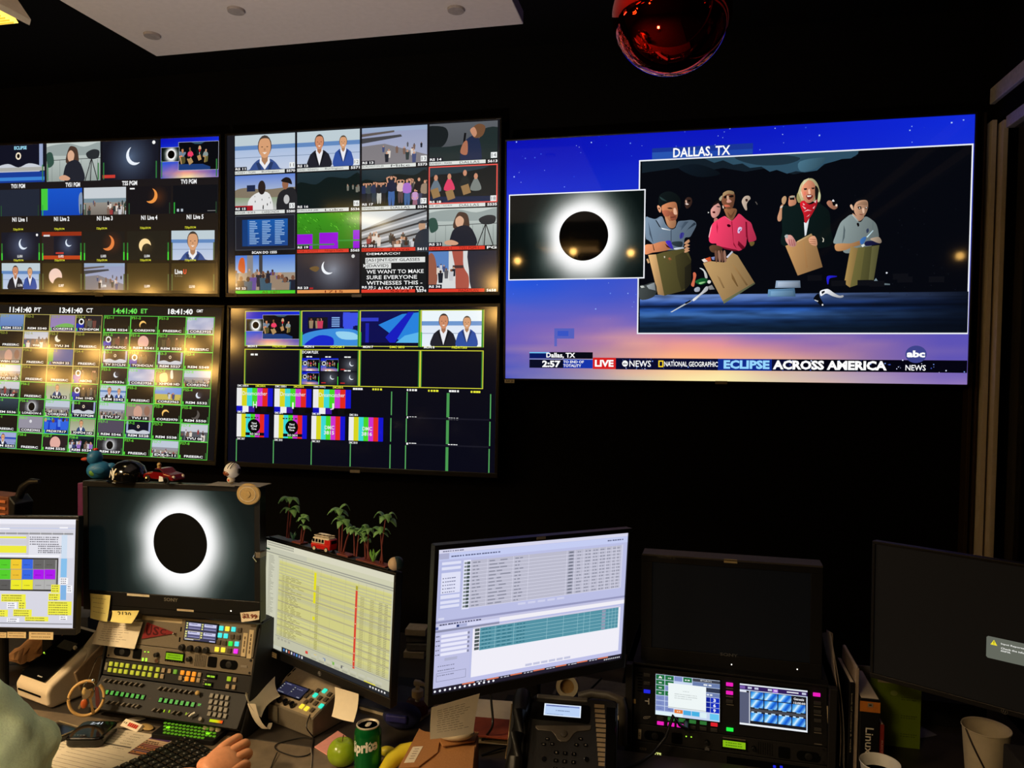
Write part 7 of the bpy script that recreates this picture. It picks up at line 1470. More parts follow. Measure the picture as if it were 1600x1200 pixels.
for x in (-.02, .021):
    for s in (-1, 1): w = part('wheel', MB().cyl((x, s*.0115, .006), (x, s*.0158, .006), .0066, n=18), 'blkm', vn, VT, bevel=.0006); part('hubcap', MB().cyl((x, s*.0155, .006), (x, s*.0166, .006), .0045, n=14), 'cream', w, VT)
rk_ = MB().tube([(-.024, -.012, .040), (.026, -.012, .040), (.026, .012, .040), (-.024, .012, .040)], .0011, 6, closed=True)
for x in (-.02, -.008, .004, .016, .024): rk_.tube([(x, -.012, .0355), (x, -.012, .040), (x, .012, .040), (x, .012, .0355)], .0008, 6)
part('roof_rack', rk_, 'cream', vn, VT); part('surfboard', MB().sph((0, .002, .043), .022, 16, sc=(1, .22, .08)), 'white', vn, VT, smooth=True)
# plain ball ornament
p = fM(613, 881); bo = thing('ball_ornament', 'small beige ball ornament with a dark cap at the right monitor corner', 'ornament', TMM @ V((p[0]-.004, 0, TOPM)))
OT = TMM @ Matrix.Translation((p[0], .008, TOPM+.018)); part('ball', MB().sph((0, 0, 0), .0165, 24), mat('beige_ball', (200, 172, 136), .5), bo, OT, smooth=True)
part('cap', MB().sph((.004, .005, .001), .0165, 24, sc=(1, 1, 1.03)), mat('teal_dark_cap', (30, 50, 52), .4), bo, OT, smooth=True); part('peg', MB().cyl((0, 0, -.0185), (0, 0, -.012), .004), 'blk', bo, OT)

# ---------------------------------------------------------------- on the desk, left
# lantern-like box behind the left monitor
p = at(18, 788, 1.86); ln_ = thing('wooden_box', 'small wooden slatted box with a dark curved handle above the left monitor', 'box', (p.x, 1.86, p.z-.045))
LT_ = Matrix.Translation((p.x, 1.86, p.z)) @ Matrix.Rotation(RD(-8), 4, 'Z')
part('body', MB().box(-.10, .028, -.03, .03, -.045, .03), 'wood', ln_, LT_, bevel=.003)
for k in range(3): part('slat', MB().box(-.095, .02, -.034, -.029, -.03+k*.02, -.022+k*.02), mat('orange_wood', (176, 98, 54), .5), ln_, LT_, bevel=.001)
part('dark_corner', MB().prism([(.028, -.045), (.05, -.03), (.055, .01), (.03, .032)], -.03, .03), 'blk', ln_, LT_, bevel=.003)
part('handle', MB().tube([(.03, 0, .02), (.05, 0, .055), (.085, 0, .075), (.12, 0, .078)], [.012, .012, .010, .006], 10), 'blk', ln_, LT_, smooth=True)
part('support_post', MB().cyl((-.04, .0, -.045), (-.04, .0, DZ-p.z+.0005), .012, n=12), 'blkm', ln_, LT_)
# label printer
PT = Matrix.Translation((-1.80, 1.885, DZ+.001)) @ Matrix.Rotation(RD(-15), 4, 'Z') @ Matrix.Diagonal((1.22, .86, 1.12, 1))
pr = thing('label_printer', 'beige desktop label printer with a sloped black front', 'printer', (-1.80, 1.885, DZ), rz=-15)
prof = [(-.115, .012), (-.12, .045), (-.105, .062), (.075, .142), (.10, .148), (.118, .13), (.12, .01), (.10, 0), (-.10, 0)]
part('shell', MB().prism(prof, -.064, .064, ax='x'), 'beige', pr, PT, bevel=.010, seg=4)
part('control_face', MB().prism([(-.108, .0655), (-.104, .068), (.078, .1485), (.082, .146)], -.058, .040, ax='x'), 'blkg', pr, PT, bevel=.0015)
part('side_cover', MB().prism([(-.01, .02), (-.03, .075), (.085, .132), (.105, .12), (.105, .02)], .0635, .070, ax='x'), mat('brown_beige_plastic', (150, 122, 92), .5), pr, PT, bevel=.004)
part('cover_edge', MB().prism([(-.01, .075), (.03, .125), (.08, .160), (.11, .152), (.12, .12), (.118, .06), (.03, .06)], .036, .066, ax='x'), 'beige', pr, PT, bevel=.008, seg=3)
part('paper_slot', MB().prism([(.0, .1145), (.028, .127), (.027, .1285), (-.001, .116)], -.035, .02, ax='x'), mat('grey_window', (70, 68, 60), .2), pr, PT)
part('round_button', MB().sph((.026, .012, .122), .006, 12), 'cream', pr, PT, smooth=True)
c = Cv(.018, .006, None); c.dash(0, .001, .018, .004, (190, 186, 176), n=5); c.build('maker_mark', PRINT, pr, PT @ Matrix.Translation((.012, -.098, .0725)) @ Matrix.Rotation(RD(-66), 4, 'X'))
part('status_light', MB().sph((-.053, -.03, .103), .0022, 8), 'ledg', pr, PT, smooth=True); part('label_gap', MB().box(-.05, .04, -.1215, -.119, .03, .034), 'hole', pr, PT)
# crumpled brown paper left of the printer
def crumple(fn, amp, sc, seed): 
    return lambda u, v: tuple(V(fn(u, v))+amp*noise.noise_vector(V(fn(u, v))*sc+V((seed, 0, 0))))
solo('paper_bag', 'crumpled brown paper bag at the left behind the printer', 'bag', MB().sheet(crumple(lambda u, v: (-2.13+.17*u, 1.97+.15*v+.05*u, DZ+.022+.09*sin(pi*u)*sin(pi*v)), .028, 24, 3), 14, 14, .001), mat('brown_paper', (176, 128, 84), .8, bump=.3), bevel=0)
# key hoop
kc = ray(135, 1091, y=1.70); kr = .0455; kh = thing('key_hoop', 'tan bangle key ring with keys hanging beside the printer', 'key ring', (kc.x, kc.y, kc.z-kr))
KT = Matrix.Translation(kc) @ Matrix.Rotation(RD(-8), 4, 'X') @ Matrix.Rotation(RD(34), 4, 'Z')
part('bangle', MB().tube([(kr*.93*cos(2*pi*k/48+1.2), 0, kr*sin(2*pi*k/48+1.2)) for k in range(46)], .0042, 10), mat('tan_leather', (190, 150, 90), .5), kh, KT, smooth=True)
part('split_ring', MB().tube([(.004+.0145*cos(2*pi*k/24), -.002, kr*.66+.0145*sin(2*pi*k/24)) for k in range(24)], .0013, 8, closed=True), 'chrome', kh, KT, smooth=True)
part('hanging_hook', MB().tube([kc+V((0, 0, kr-.003)), kc+V((.0, .01, kr+.008)), V((-1.612, 1.80, kc.z+kr+.02)), V((-1.612, 1.83, kc.z+kr+.02))], .0012, 8), 'chrome', kh, smooth=True)
part('clasp', MB().sph((.012, -.001, kr*1.02), .005, 10), 'chrome', kh, KT, smooth=True)
for i, (a_, m_, L) in enumerate(((14, mat('brass_key', (178, 140, 84), .35, metal=.7), .066), (-22, mat('dull_key', (150, 130, 100), .4, metal=.6), .05))):
    K2 = KT @ Matrix.Translation((.004, -.004-.003*i, kr*.52)) @ Matrix.Rotation(RD(-a_), 4, 'Y')
    part('key', MB().prism([(-.009, 0), (-.011, -.012), (-.006, -.022), (-.003, -.024), (-.003, -L), (.001, -L-.003), (.003, -L), (.0045, -L+.008), (.003, -L+.012), (.0045, -L+.018), (.003, -L+.02), (.003, -.024), (.007, -.022), (.011, -.012), (.009, 0)], -.001, .001), m_, kh, K2, bevel=.0004)
part('orange_fob', MB().sph((-.004, -.006, -.012), .010, 14, sc=(.9, .5, 1.3)), mat('amber_fob', (176, 84, 36), .3), kh, KT, smooth=True); part('green_fob', MB().sph((-.006, -.005, .018), .0075, 12, sc=(.8, .5, 1.7)), 'tan', kh, KT, smooth=True)
part('leather_tab', MB().prism([(.018, .03), (.026, .028), (.034, -.01), (.030, -.03), (.024, -.02)], -.002, .001), mat('dark_red_leather', (90, 34, 28), .6), kh, KT, bevel=.0006)
# papers
def sheet(name, label, tl, tr, h, z, m='paper', pic=None, cat='paper', thick=.0006, w=None):
    a, b = ray(*tl, z=z), ray(*tr, z=z); d = b-a; w_ = w or d.length; yaw = math.degrees(math.atan2(d.y, d.x)); d.normalize()
    if w: a = b-d*w_
    n = V((d.y, -d.x, 0)); cc = a+d*w_/2+n*h/2; T = Matrix.Translation((cc.x, cc.y, z)) @ Matrix.Rotation(RD(yaw), 4, 'Z') @ Matrix.Rotation(RD(-90), 4, 'X')
    t = thing(name, label, cat, (cc.x, cc.y, z-thick), rz=yaw); part('sheet', MB().box(-w_/2, w_/2, .0, thick, -h/2, h/2), m, t, T)
    if pic: c = Cv(w_*.98, h*.98, None, pq(T, w_*.98, h*.98)); pic(c); c.build('printing', PRINT, t, T @ Matrix.Translation((0, -.0003, 0)))
    return t
random.seed(12)
def colour_pic(c):
    c.rect(0, 0, c.w, c.h, (190, 150, 110)); 
    for i in range(26): y = c.h*i/26; c.rect(0, y, c.w, y+c.h/40, random.choice([(120, 50, 70), (210, 120, 60), (190, 160, 140), (90, 60, 110), (225, 200, 170)])); c.dash(c.w*random.random()*.5, y, c.w*.5, c.h/50, (60, 40, 40))
    c.rect(c.w*.0, 0, c.w, c.h*.05, (90, 60, 130))
sheet('colour_printout', 'colourful printed sheet between the white papers and the keyboard', (196, 1142), (271, 1156), .20, DZ+.0012, pic=colour_pic, w=.20)
def table_pic(c):
    for i in range(20): y = c.h*(.03+i*.048); c.rect(c.w*.04, y, c.w*.96, y+.0005, (150, 140, 120)); [c.dash(c.w*(.06+k*.23), y+.003, c.w*.16, .0025, (150, 138, 116)) for k in range(4)]
    c.rect(c.w*.03, c.h*.28, c.w*.97, c.h*.3, (90, 84, 76))
sheet('printed_table_sheet', 'white sheet with a printed table under the black clock', (175, 1137), (241, 1148), .25, DZ+.0022, pic=table_pic, w=.216)
def lines_pic(c):
    for i in range(16): y = c.h*(.06+i*.056); c.dash(c.w*.08, y, c.w*random.uniform(.5, .85), .0016, (140, 120, 96))
sheet('typed_sheet', 'cream sheet with typed lines at the very front of the desk', (112, 1157), (236, 1185), .26, DZ+.0034, pic=lines_pic, w=.25)
# black clock
PK_ = Matrix.Translation((-1.505, 1.662, DZ+.0045)) @ Matrix.Rotation(RD(14), 4, 'Z')
ck_ = thing('small_clock', 'glossy black rounded device showing a 2:41 display on the papers', 'clock', (-1.505, 1.662, DZ+.0045), rz=14)
part('body', MB().prism(rrect(.096, .096, .016, 5), 0, .026, ax='z'), 'blkg', ck_, PK_ , bevel=.006, seg=3)
c = Cv(.03, .012, None); c.fit('2:41', 0, 0, .03, .012, (190, 196, 200), .02); c.build('time_display', SCRD, ck_, PK_ @ Matrix.Translation((-.004, .03, .0268)) @ Matrix.Rotation(RD(-90), 4, 'X'))
c = Cv(.03, .004, None); c.dash(0, 0, .03, .003, (120, 120, 120)); c.build('printed_mark', PRINT, ck_, PK_ @ Matrix.Translation((-.014, -.034, .0266)) @ Matrix.Rotation(RD(-90), 4, 'X'))
# black tray with pale rim
a, b = ray(62, 1133, z=DZ+.02), ray(120, 1133, z=DZ+.02)
tr_ = thing('desk_tray', 'glossy black tray with a pale metal rim beside the sleeve', 'tray', ((a.x+b.x)/2, a.y-.06, DZ)); tq = [(a.x, a.y, 0), (a.x+.03, a.y+.035, 0), (b.x+.02, b.y-.005, 0), (b.x+.0, b.y-.06, 0), (a.x+.055, a.y-.125, 0), (a.x-.0, a.y-.08, 0)]
part('bowl', MB().prism([(p[0], p[1]) for p in tq], DZ+.001, DZ+.016, ax='z'), 'blkg', tr_, bevel=.003)
part('rim', MB().tube([(p[0], p[1], DZ+.018) for p in tq], .0016, 8, closed=True), mat('pale_metal', (200, 184, 150), .3, metal=.6), tr_, smooth=True)
part('slot', MB().box(a.x+.03, a.x+.06, a.y-.06, a.y-.05, DZ+.0155, DZ+.0175), 'blk', tr_)
# card with red marks and leaf shaped tags
a = ray(205, 1133, z=DZ+.01); T = Matrix.Translation((a.x, a.y, DZ+.010)) @ Matrix.Rotation(RD(-16), 4, 'Z') @ Matrix.Rotation(RD(-55), 4, 'X')
cp = thing('small_box', 'small white box with red marks in front of the console', 'box', (a.x, a.y, DZ)); part('carton', MB().box(-.036, .036, 0, .012, -.011, .011), 'paper', cp, T, bevel=.001)
c = Cv(.066, .016, None); [c.rect(.022+i*.008, .003, .028+i*.008, .013, (190, 50, 30)) for i in range(5)]; c.dash(.002, .005, .016, .005, (120, 110, 90)); c.build('printing', PRINT, cp, T @ Matrix.Translation((0, -.0012, 0)))
for i, (px, py, r_z) in enumerate(((213, 1122, 30), (229, 1134, -20))):
    a = ray(px, py, z=DZ+.008); solo('leaf_tag', ('grey leaf shaped tag behind the small white box', 'beige leaf shaped tag right of the small white box')[i], 'tag', MB().sph((0, 0, 0), .026, 18, sc=(1, .5, .14)), ('grey', 'tan')[i], T=Matrix.Translation((a.x, a.y, DZ+.005)) @ Matrix.Rotation(RD(r_z), 4, 'Z'), smooth=True)
# keyboard, its short end to the screens
ka, kb_ = ray(291, 1149, z=DZ+.018), ray(343, 1176, z=DZ+.018); kd = (kb_-ka); kd.z = 0; KW = .145; kd.normalize(); kn = V((kd.y, -kd.x, 0)); KL = .36
kc_ = ka+kd*KW/2+kn*KL/2; KB = Matrix.Translation((kc_.x, kc_.y, DZ)) @ Matrix.Rotation(math.atan2(kd.y, kd.x), 4, 'Z')
kbd = thing('keyboard', 'black keyboard turned with its short end towards the screens', 'keyboard', (kc_.x, kc_.y, DZ)); part('case', MB().box(-KW/2, KW/2, -KL/2, KL/2, .002, .016), 'blk', kbd, KB, bevel=.003)
nk = 0
for j in range(16):
    for i in range(6):
        x = -KW/2+.014+i*.0232; y = KL/2-.014-j*.0222; t_ = part('key', MB().lathe([(.0138, 0), (.0128, .004), (.0108, .0065)], 4, Matrix.Translation((x, y, .0155)) @ Matrix.Rotation(RD(45), 4, 'Z')), 'blk', kbd, KB, bevel=.0008)
        nk += 1
c = Cv(KW-.02, KL-.02, None); 
for j in range(8):
    for i in range(6): c.rect(.0035+i*.0232, .003+j*.0222, .0075+i*.0232, .0062+j*.0222, (170, 170, 170))
c.build('key_legends', PRINT, kbd, KB @ Matrix.Translation((0, 0, .0225)) @ Matrix.Rotation(RD(-90), 4, 'X'))

# ---------------------------------------------------------------- desk, middle
A0, A1, A2 = ray(409, 1122, z=DZ+.002), ray(488.5, 1153.8, z=DZ+.002), ray(537, 1116, z=DZ+.002)
bxd = (A1-A0); BWd = bxd.length; bxd.normalize(); byd = V((-bxd.y, bxd.x, 0)); BD = .155
BT = Matrix(((bxd.x, byd.x, 0, A0.x), (bxd.y, byd.y, 0, A0.y), (0, 0, 1, DZ+.002), (0, 0, 0, 1)))
hb, hf = .118, .052
ib = thing('desktop_intercom', 'beige wedge-shaped desktop intercom with a small display and cyan keys', 'intercom', A0+bxd*BWd/2+byd*BD/2)
part('case', MB().prism([(0, 0), (0, hf), (BD, hb), (BD, 0)], 0, BWd, ax='x'), 'rack', ib, BT, bevel=.003)
part('front_seam', MB().box(.068, .0695, -.0008, 0, .004, hf-.004), 'hole', ib, BT); part('clear_tape', MB().box(.012, .066, -.001, -.0002, .008, hf-.002), mat('clear_tape', (160, 150, 130), .15), ib, BT)
ang = math.degrees(math.atan2(hb-hf, BD)); fl = sqrt(BD**2+(hb-hf)**2)
TI = BT @ Matrix.Translation((BWd/2, BD/2, (hb+hf)/2+.0005)) @ Matrix.Rotation(RD(ang-90), 4, 'X'); fI = loc(TI, BWd, fl); FI = lambda x, y: fI(380+x/8.572, 1040+y/8.572)
part('top_plate', MB().box(-BWd/2+.002, BWd/2-.003, -.0015, 0, -fl/2+.003, fl/2-.003), mat('beige_plate', (150, 134, 108), .5), ib, TI, bevel=.001)
p0, p1, p2 = FI(560, 215), FI(850, 350), FI(470, 350); lw_ = abs(p1[0]-p0[0])*.98; lh_ = abs(p0[1]-p2[1])*1.05
def d2(c):
    c.rect(0, 0, c.w, c.h, (44, 44, 66)); f = lambda a, b, d, e, col: c.rect(a*c.w, b*c.h, d*c.w, e*c.h, col)
    f(.05, .05, .45, .2, (52, 52, 84)); f(.52, .05, .95, .2, (50, 50, 80)); c.dash(.12*c.w, .1*c.h, .2*c.w, .002, (140, 140, 160), n=2); c.dash(.62*c.w, .25*c.h, .25*c.w, .002, (130, 130, 160), n=3)
    for k in range(3): f(.03, .2+k*.2, .07, .26+k*.2, (190, 190, 170)); f(.5, .2+k*.2, .54, .26+k*.2, (190, 190, 170))
    c.fit('Norman', .05*c.w, .86*c.h, .3*c.w, .93*c.h, (190, 190, 190), .01); f(.48, .02, .49, .95, (80, 80, 100)); f(.85, .88, .96, .94, (160, 160, 170))
cxm = (FI(560, 215)[0]+FI(800, 490)[0])/2; czm = (FI(700, 250)[1]+FI(620, 440)[1])/2; lcd(ib, TI, cxm-.004, czm, lw_, lh_, d2)
cy2, gn2 = glowm((50, 230, 200)), glowm((30, 225, 60)); kk = [(970, 410, cy2), (1095, 352, cy2), (1050, 555, cy2), (990, 650, gn2), (790, 560, glowm((250, 225, 60))), (855, 590, yw), (850, 420, dkk), (1160, 400, dkk), (910, 370, dkk), (1030, 450, dkk), (1110, 470, dkk), (910, 480, dkk), (850, 500, dkk), (975, 520, dkk), (930, 610, dkk), (1005, 350, dkk)]
keys(ib, TI, FI, [k for k in kk if abs(FI(k[0], k[1])[0]) < BWd/2-.006 and abs(FI(k[0], k[1])[1]) < fl/2-.006], .0115, .0135, dkk, y=-.0015, d=.005)
for x, y in ((408, 445), (495, 480), (580, 515), (668, 550)): p = FI(x, y); part('knob', MB().cyl((p[0], -.001, p[1]), (p[0], -.014, p[1]), .0085, .0075, 18), 'blkg', ib, TI, bevel=.001)
for k in range(2): part('slot', MB().box(-BWd/2+.006, -BWd/2+.010, -.0025, -.001, .01+k*.02, .022+k*.02), 'hole', ib, TI)
def curve_to(pts, r, name, label, cat='cable', m='blk'):
    o = []
    for i in range(len(pts)-1):
        p0_, p1_, p2_, p3_ = pts[max(0, i-1)], pts[i], pts[i+1], pts[min(len(pts)-1, i+2)]
        for j in range(6):
            t = j/6; o.append(.5*((2*p1_)+(p2_-p0_)*t+(2*p0_-5*p1_+4*p2_-p3_)*t*t+(3*p1_-p0_-3*p2_+p3_)*t**3))
    o.append(pts[-1]); return solo(name, label, cat, MB().tube(o, r, 8), m, smooth=True)
on = lambda x, y, dz=.003: ray(x, y, z=DZ+dz)
pA = TI @ V((FI(900, 670)[0], -.004, FI(900, 670)[1])); c2_ = ray(487, 1130, y=pA.y-.03); c2_.z = max(c2_.z, DZ+.06)
curve_to([pA, pA+V((.006, -.03, -.02)), on(489, 1152, .006), on(488, 1166), on(484, 1178), on(462, 1182), on(433, 1172), on(434, 1162), on(470, 1153, .004), on(486, 1153, .009)], .0017, 'intercom_cable', 'thin black cable looping on the desk in front of the desktop intercom')
curve_to([on(486, 1170, .006), on(487, 1185, .003), on(486, 1198), on(484, 1215)], .0013, 'thin_wire', 'thin wire running straight to the desk front', 'cable', 'grey'); curve_to([on(433, 1176, .006), on(425, 1195), on(418, 1215)], .0015, 'black_wire', 'short black wire leading off the cable loop')
# curled paper beside the intercom
def pq3(a, b, c_, d): return lambda u, v: tuple((a*(1-u)+b*u)*(1-v)+(d*(1-u)+c_*u)*v)
a, b, c_, d = ray(383, 1084, y=1.78), ray(430, 1052, y=1.91), ray(438, 1088, y=1.86), ray(408, 1121, y=1.795)
g_ = pq3(a, b, c_, d); solo('curled_paper', 'handwritten paper curling up against the left of the desktop intercom', 'paper', MB().sheet(lambda u, v: tuple(V(g_(u, v))+V((-.01*sin(pi*u), -.012*sin(pi*v), .004*sin(pi*u)))), 10, 10, .0006), 'paper', smooth=True)
q = [ray(392, 1100, y=1.775), ray(398, 1122, y=1.78), ray(408, 1136, y=1.79), ray(418, 1143, y=1.80), ray(422, 1130, y=1.82)]
wd_ = [.012, .010, .009, .008, .005]; mb = MB(); vs = []
for i, p in enumerate(q): p.z = max(p.z, DZ+.002); vs += [tuple(p+V((-wd_[i], 0, 0))), tuple(p+V((wd_[i], .004, 0))), tuple(p+V((-wd_[i], .001, -.0008))), tuple(p+V((wd_[i], .005, -.0008)))]
mb.add(vs, [(i*4+a_, i*4+b_, i*4+4+b_, i*4+4+a_) for i in range(4) for a_, b_ in ((0, 1), (1, 3), (3, 2), (2, 0))]); solo('paper_strip', 'narrow strip of paper curling down onto the desk', 'paper', mb, 'paper', sub=1)
# apple, can, pink note, fruit
a = ray(535, 1172, z=DZ+.036); ap = thing('green_apple', 'whole green apple beside the soft drink can', 'apple', (a.x, a.y, DZ)); AR = .0375
pts = []
for k in range(25):
    t = pi*k/24; r = AR*sin(t)*(1+.08*cos(t)); z = AR*(-.93*cos(t))+AR*.92; z += -AR*.24*exp(-(max(0, r)/(AR*.35))**2) if t > pi/2 else AR*.12*exp(-(r/(AR*.3))**2); pts.append((max(r, 1e-6), z))
zm = min(p[1] for p in pts); pts = [(r, z-zm) for r, z in pts]
part('flesh', MB().lathe(pts, 36), 'apple', ap, Matrix.Translation((a.x, a.y, DZ+.001)), smooth=True)
part('stem', MB().tube([(0, 0, pts[-1][1]-.001), (.001, 0, pts[-1][1]+.008), (.003, 0, pts[-1][1]+.017)], [.0012, .001, .0016], 8), mat('apple_stem', (80, 56, 30), .8), ap, Matrix.Translation((a.x, a.y, DZ)), smooth=True)
pc = ray(575, 1131, z=DZ+.122); cn = thing('drink_can', 'green soft drink can with white lettering beside the apple', 'can', (pc.x, pc.y, DZ)); CT2 = Matrix.Translation((pc.x, pc.y, DZ+.001))
part('body', MB().lathe([(.024, 0), (.027, .003), (.0325, .010), (.033, .014), (.033, .098), (.0325, .104), (.0275, .1165), (.0272, .1172)], 40), 'can', cn, CT2, smooth=True)
part('lid', MB().lathe([(.0272, .1175), (.0283, .119), (.0283, .1215), (.0262, .1222), (.0252, .119), (.0235, .1175), (.0001, .1175)], 40), 'alu', cn, CT2, smooth=True)
part('pull_tab', MB().prism(rrect(.012, .022, .0055, 5, 0, .002), .118, .1192, ax='z').sph((0, 0, .1192), .0025, 10), 'alu', cn, CT2, bevel=.0003)
vs, fs = glyphs('Sprite', .045); x0 = min(p[0] for p in vs); x1 = max(p[0] for p in vs); m = MB()
ang0 = math.atan2(-pc.y, -pc.x)
m.add([(.03335*cos(ang0-1.4+(p[0]-x0)/(x1-x0)*2.15), .03335*sin(ang0-1.4+(p[0]-x0)/(x1-x0)*2.15), .060+(p[1]+(p[0]-x0)*.14)*.036) for p in vs], fs)
part('lettering', m, 'white', cn, CT2)
pb_ = thing('pink_notepad', 'pink paper note under the green apple', 'note', ray(515, 1165, z=DZ+.001)); tp_ = [ray(*p, z=DZ+.004) for p in ((491, 1166), (528, 1141), (545, 1152), (535, 1186), (515, 1181))]
part('sheet', MB().prism([(p.x, p.y) for p in tp_], DZ+.0005, DZ+.003, ax='z'), 'pink', pb_, bevel=.0008)
b0 = [ray(600, 1172, z=DZ+.02), ray(612, 1178, z=DZ+.02)]
solo('lemon_wedge', 'small yellow fruit piece behind the can', 'fruit', MB().sph((0, 0, 0), .018, 16, sc=(1.3, .8, .7)), 'banana', T=Matrix.Translation((ray(606, 1174, z=DZ+.014).x, ray(606, 1174, z=DZ+.014).y, DZ+.014)), smooth=True)
bp_ = [ray(x, y, z=DZ+.03) for x, y in ((596, 1205), (612, 1191), (630, 1184), (650, 1182))]
solo('banana', 'yellow banana partly under the cardboard box at the desk front', 'fruit', MB().tube([V((p.x, p.y, DZ+.024+.01*k)) for k, p in enumerate(bp_)], [.012, .020, .021, .014], 12), 'banana', smooth=True)
# cardboard mailer
q = [ray(x, y, z=DZ+.10) for x, y in ((655, 1141), (700, 1147), (748, 1149), (735, 1215), (618, 1225), (622, 1203))]; zt = DZ+.10
bxm = thing('cardboard_box', 'brown cardboard box with a white address label at the desk front', 'box', ((q[0].x+q[3].x)/2, (q[0].y+q[3].y)/2, DZ)); CW = [(p.x, p.y) for p in q]
part('carton', MB().prism(CW, DZ+.001, zt, ax='z'), 'card', bxm, bevel=.002)
mid = ray(690, 1166, z=zt); e1, e2 = q[1], q[2]
fl1 = [ray(*p, z=zt) for p in ((655, 1141), (688, 1158), (686, 1166), (684, 1178), (655, 1200), (622, 1203))]; part('left_flap', MB().prism([(p.x, p.y) for p in fl1], zt+.0005, zt+.0045, ax='z'), 'card', bxm, bevel=.0008)
fl2 = [ray(*p, z=zt) for p in ((688, 1154), (702, 1146), (748, 1149), (742, 1163), (692, 1171), (687, 1163))]; part('back_flap', MB().prism([(p.x, p.y) for p in fl2], zt+.005, zt+.009, ax='z', T=None), 'card', bxm, bevel=.0008)
fl3 = [ray(*p, z=zt) for p in ((692, 1174), (742, 1168), (738, 1212), (660, 1215), (684, 1180))]; part('front_flap', MB().prism([(p.x, p.y) for p in fl3], zt+.0005, zt+.004, ax='z'), 'card', bxm, bevel=.0008)
ll_ = [ray(*p, z=zt+.005) for p in ((645, 1167), (661, 1166), (647, 1191), (631, 1192))]; lb2 = part('address_label', MB().prism([(p.x, p.y) for p in ll_], zt+.0047, zt+.0052, ax='z'), 'paper', bxm)
lt = MB(); u1 = (ll_[1]-ll_[0]); v1 = (ll_[3]-ll_[0])
for k in range(5): a_ = ll_[0]+v1*(.15+.15*k)+u1*.3; b_ = a_+u1*.45; lt.add([(a_.x, a_.y, zt+.0056), (b_.x, b_.y, zt+.0056), ((b_+v1*.03).x, (b_+v1*.03).y, zt+.0056), ((a_+v1*.03).x, (a_+v1*.03).y, zt+.0056)], [(0, 1, 2, 3)])
part('printing', lt, mat('pen_grey', (96, 80, 60), .8), lb2)
# pump bottle
pb0 = ray(652, 1137, y=2.0); pbx = (pb0.x, 2.0); sb = thing('pump_bottle', 'clear pump bottle with a cream pump and a red label beside the lilac monitor', 'bottle', (pbx[0], pbx[1], DZ)); ST = Matrix.Translation((pbx[0], pbx[1], DZ+.001)) @ Matrix.Rotation(RD(-12), 4, 'Z')
htp = ray(652, 1066, y=2.0).z-DZ; kz = htp/.19
part('body', MB().lathe([(.028, 0), (.031, .005), (.031, .085*kz), (.026, .10*kz), (.014, .108*kz), (.013, .112*kz)], 28), 'clear', sb, ST, smooth=True)
part('label', MB().lathe([(.0314, .02*kz), (.0314, .08*kz)], 28), 'gel', sb, ST, smooth=True); c = Cv(.03, .012, None); c.dash(0, 0, .03, .005, (190, 170, 150)); c.build('label_printing', PRINT, sb, ST @ Matrix.Translation((0, -.0325, .055*kz)))
part('collar', MB().lathe([(.016, .108*kz), (.0165, .112*kz), (.0165, .145*kz), (.008, .15*kz)], 24), 'cream', sb, ST, smooth=True); part('pump_stem', MB().cyl((0, 0, .148*kz), (0, 0, .178*kz), .0065, n=16), 'cream', sb, ST)
part('nozzle', MB().tube([(-.008, 0, .183*kz), (.006, 0, .186*kz), (.022, 0, .184*kz), (.026, 0, .176*kz)], [.009, .008, .005, .0045], 10), 'cream', sb, ST, smooth=True); part('dip_tube', MB().tube([(0, 0, .11*kz), (0, 0, .06*kz), (.004, 0, .01)], .006, 10), 'cream', sb, ST, smooth=True)
# clutter in the dark between the monitors
def slab(label, px, py, w, d, h, z, m, yaw=0, name='paper_stack', cat='papers', y=None, n=1):
    p = ray(px, py, z=z+h) if y is None else ray(px, py, y=y); t = thing(name, label, cat, (p.x, p.y, z), rz=yaw); T = Matrix.Translation((p.x, p.y, z)) @ Matrix.Rotation(RD(yaw), 4, 'Z')
    if n == 1: part('block', MB().box(-w/2, w/2, -d/2, d/2, .0005, h), m, t, T, bevel=.001)
    else:
        rn = random.Random(len(label))
        for k in range(n): part('sheet', MB().box(-w/2, w/2, -d/2, d/2, .0005+h*k/n, h*(k+.82)/n), m if k % 3 else mat('cream_paper', (196, 180, 150), .8), t, T @ Matrix.Rotation(RD(rn.uniform(-5, 5)), 4, 'Z') @ Matrix.Translation((rn.uniform(-.008, .008), rn.uniform(-.01, .01), 0)))
    return t
slab('untidy stack of papers behind the desk telephone', 768, 1118, .24, .20, .03, DZ, 'paper', 8, n=6)
slab('rust coloured folder on papers left of the telephone', 770, 1136, .12, .10, .006, DZ+.031, mat('rust_card', (150, 66, 38), .7), 4, name='folder', cat='folder')
slab('pale books lying flat in the dark behind the lilac monitor', 930, 1078, .22, .15, .045, DZ, mat('muted_grey', (104, 98, 88), .8), -6, n=3)  # muted grey blocks with a cream one among them
slab('white boxes stacked in the dark left of the lilac monitor', 650, 1034, .07, .06, .10, DZ, mat('muted_white', (120, 116, 108), .8), 10, name='small_cartons', cat='box', y=2.42, n=4)  # boxes coloured a greyed white
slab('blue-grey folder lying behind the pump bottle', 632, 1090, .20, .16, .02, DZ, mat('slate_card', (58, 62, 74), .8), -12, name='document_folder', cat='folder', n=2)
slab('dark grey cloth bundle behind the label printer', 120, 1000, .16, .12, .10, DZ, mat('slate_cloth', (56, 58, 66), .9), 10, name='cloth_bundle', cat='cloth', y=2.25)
slab('flat pale sheet lying in front of the far right screen', 1400, 1180, .16, .12, .002, DZ, mat('grey_sheet', (110, 106, 110), .8), 30, name='loose_sheet', cat='paper', y=2.25)
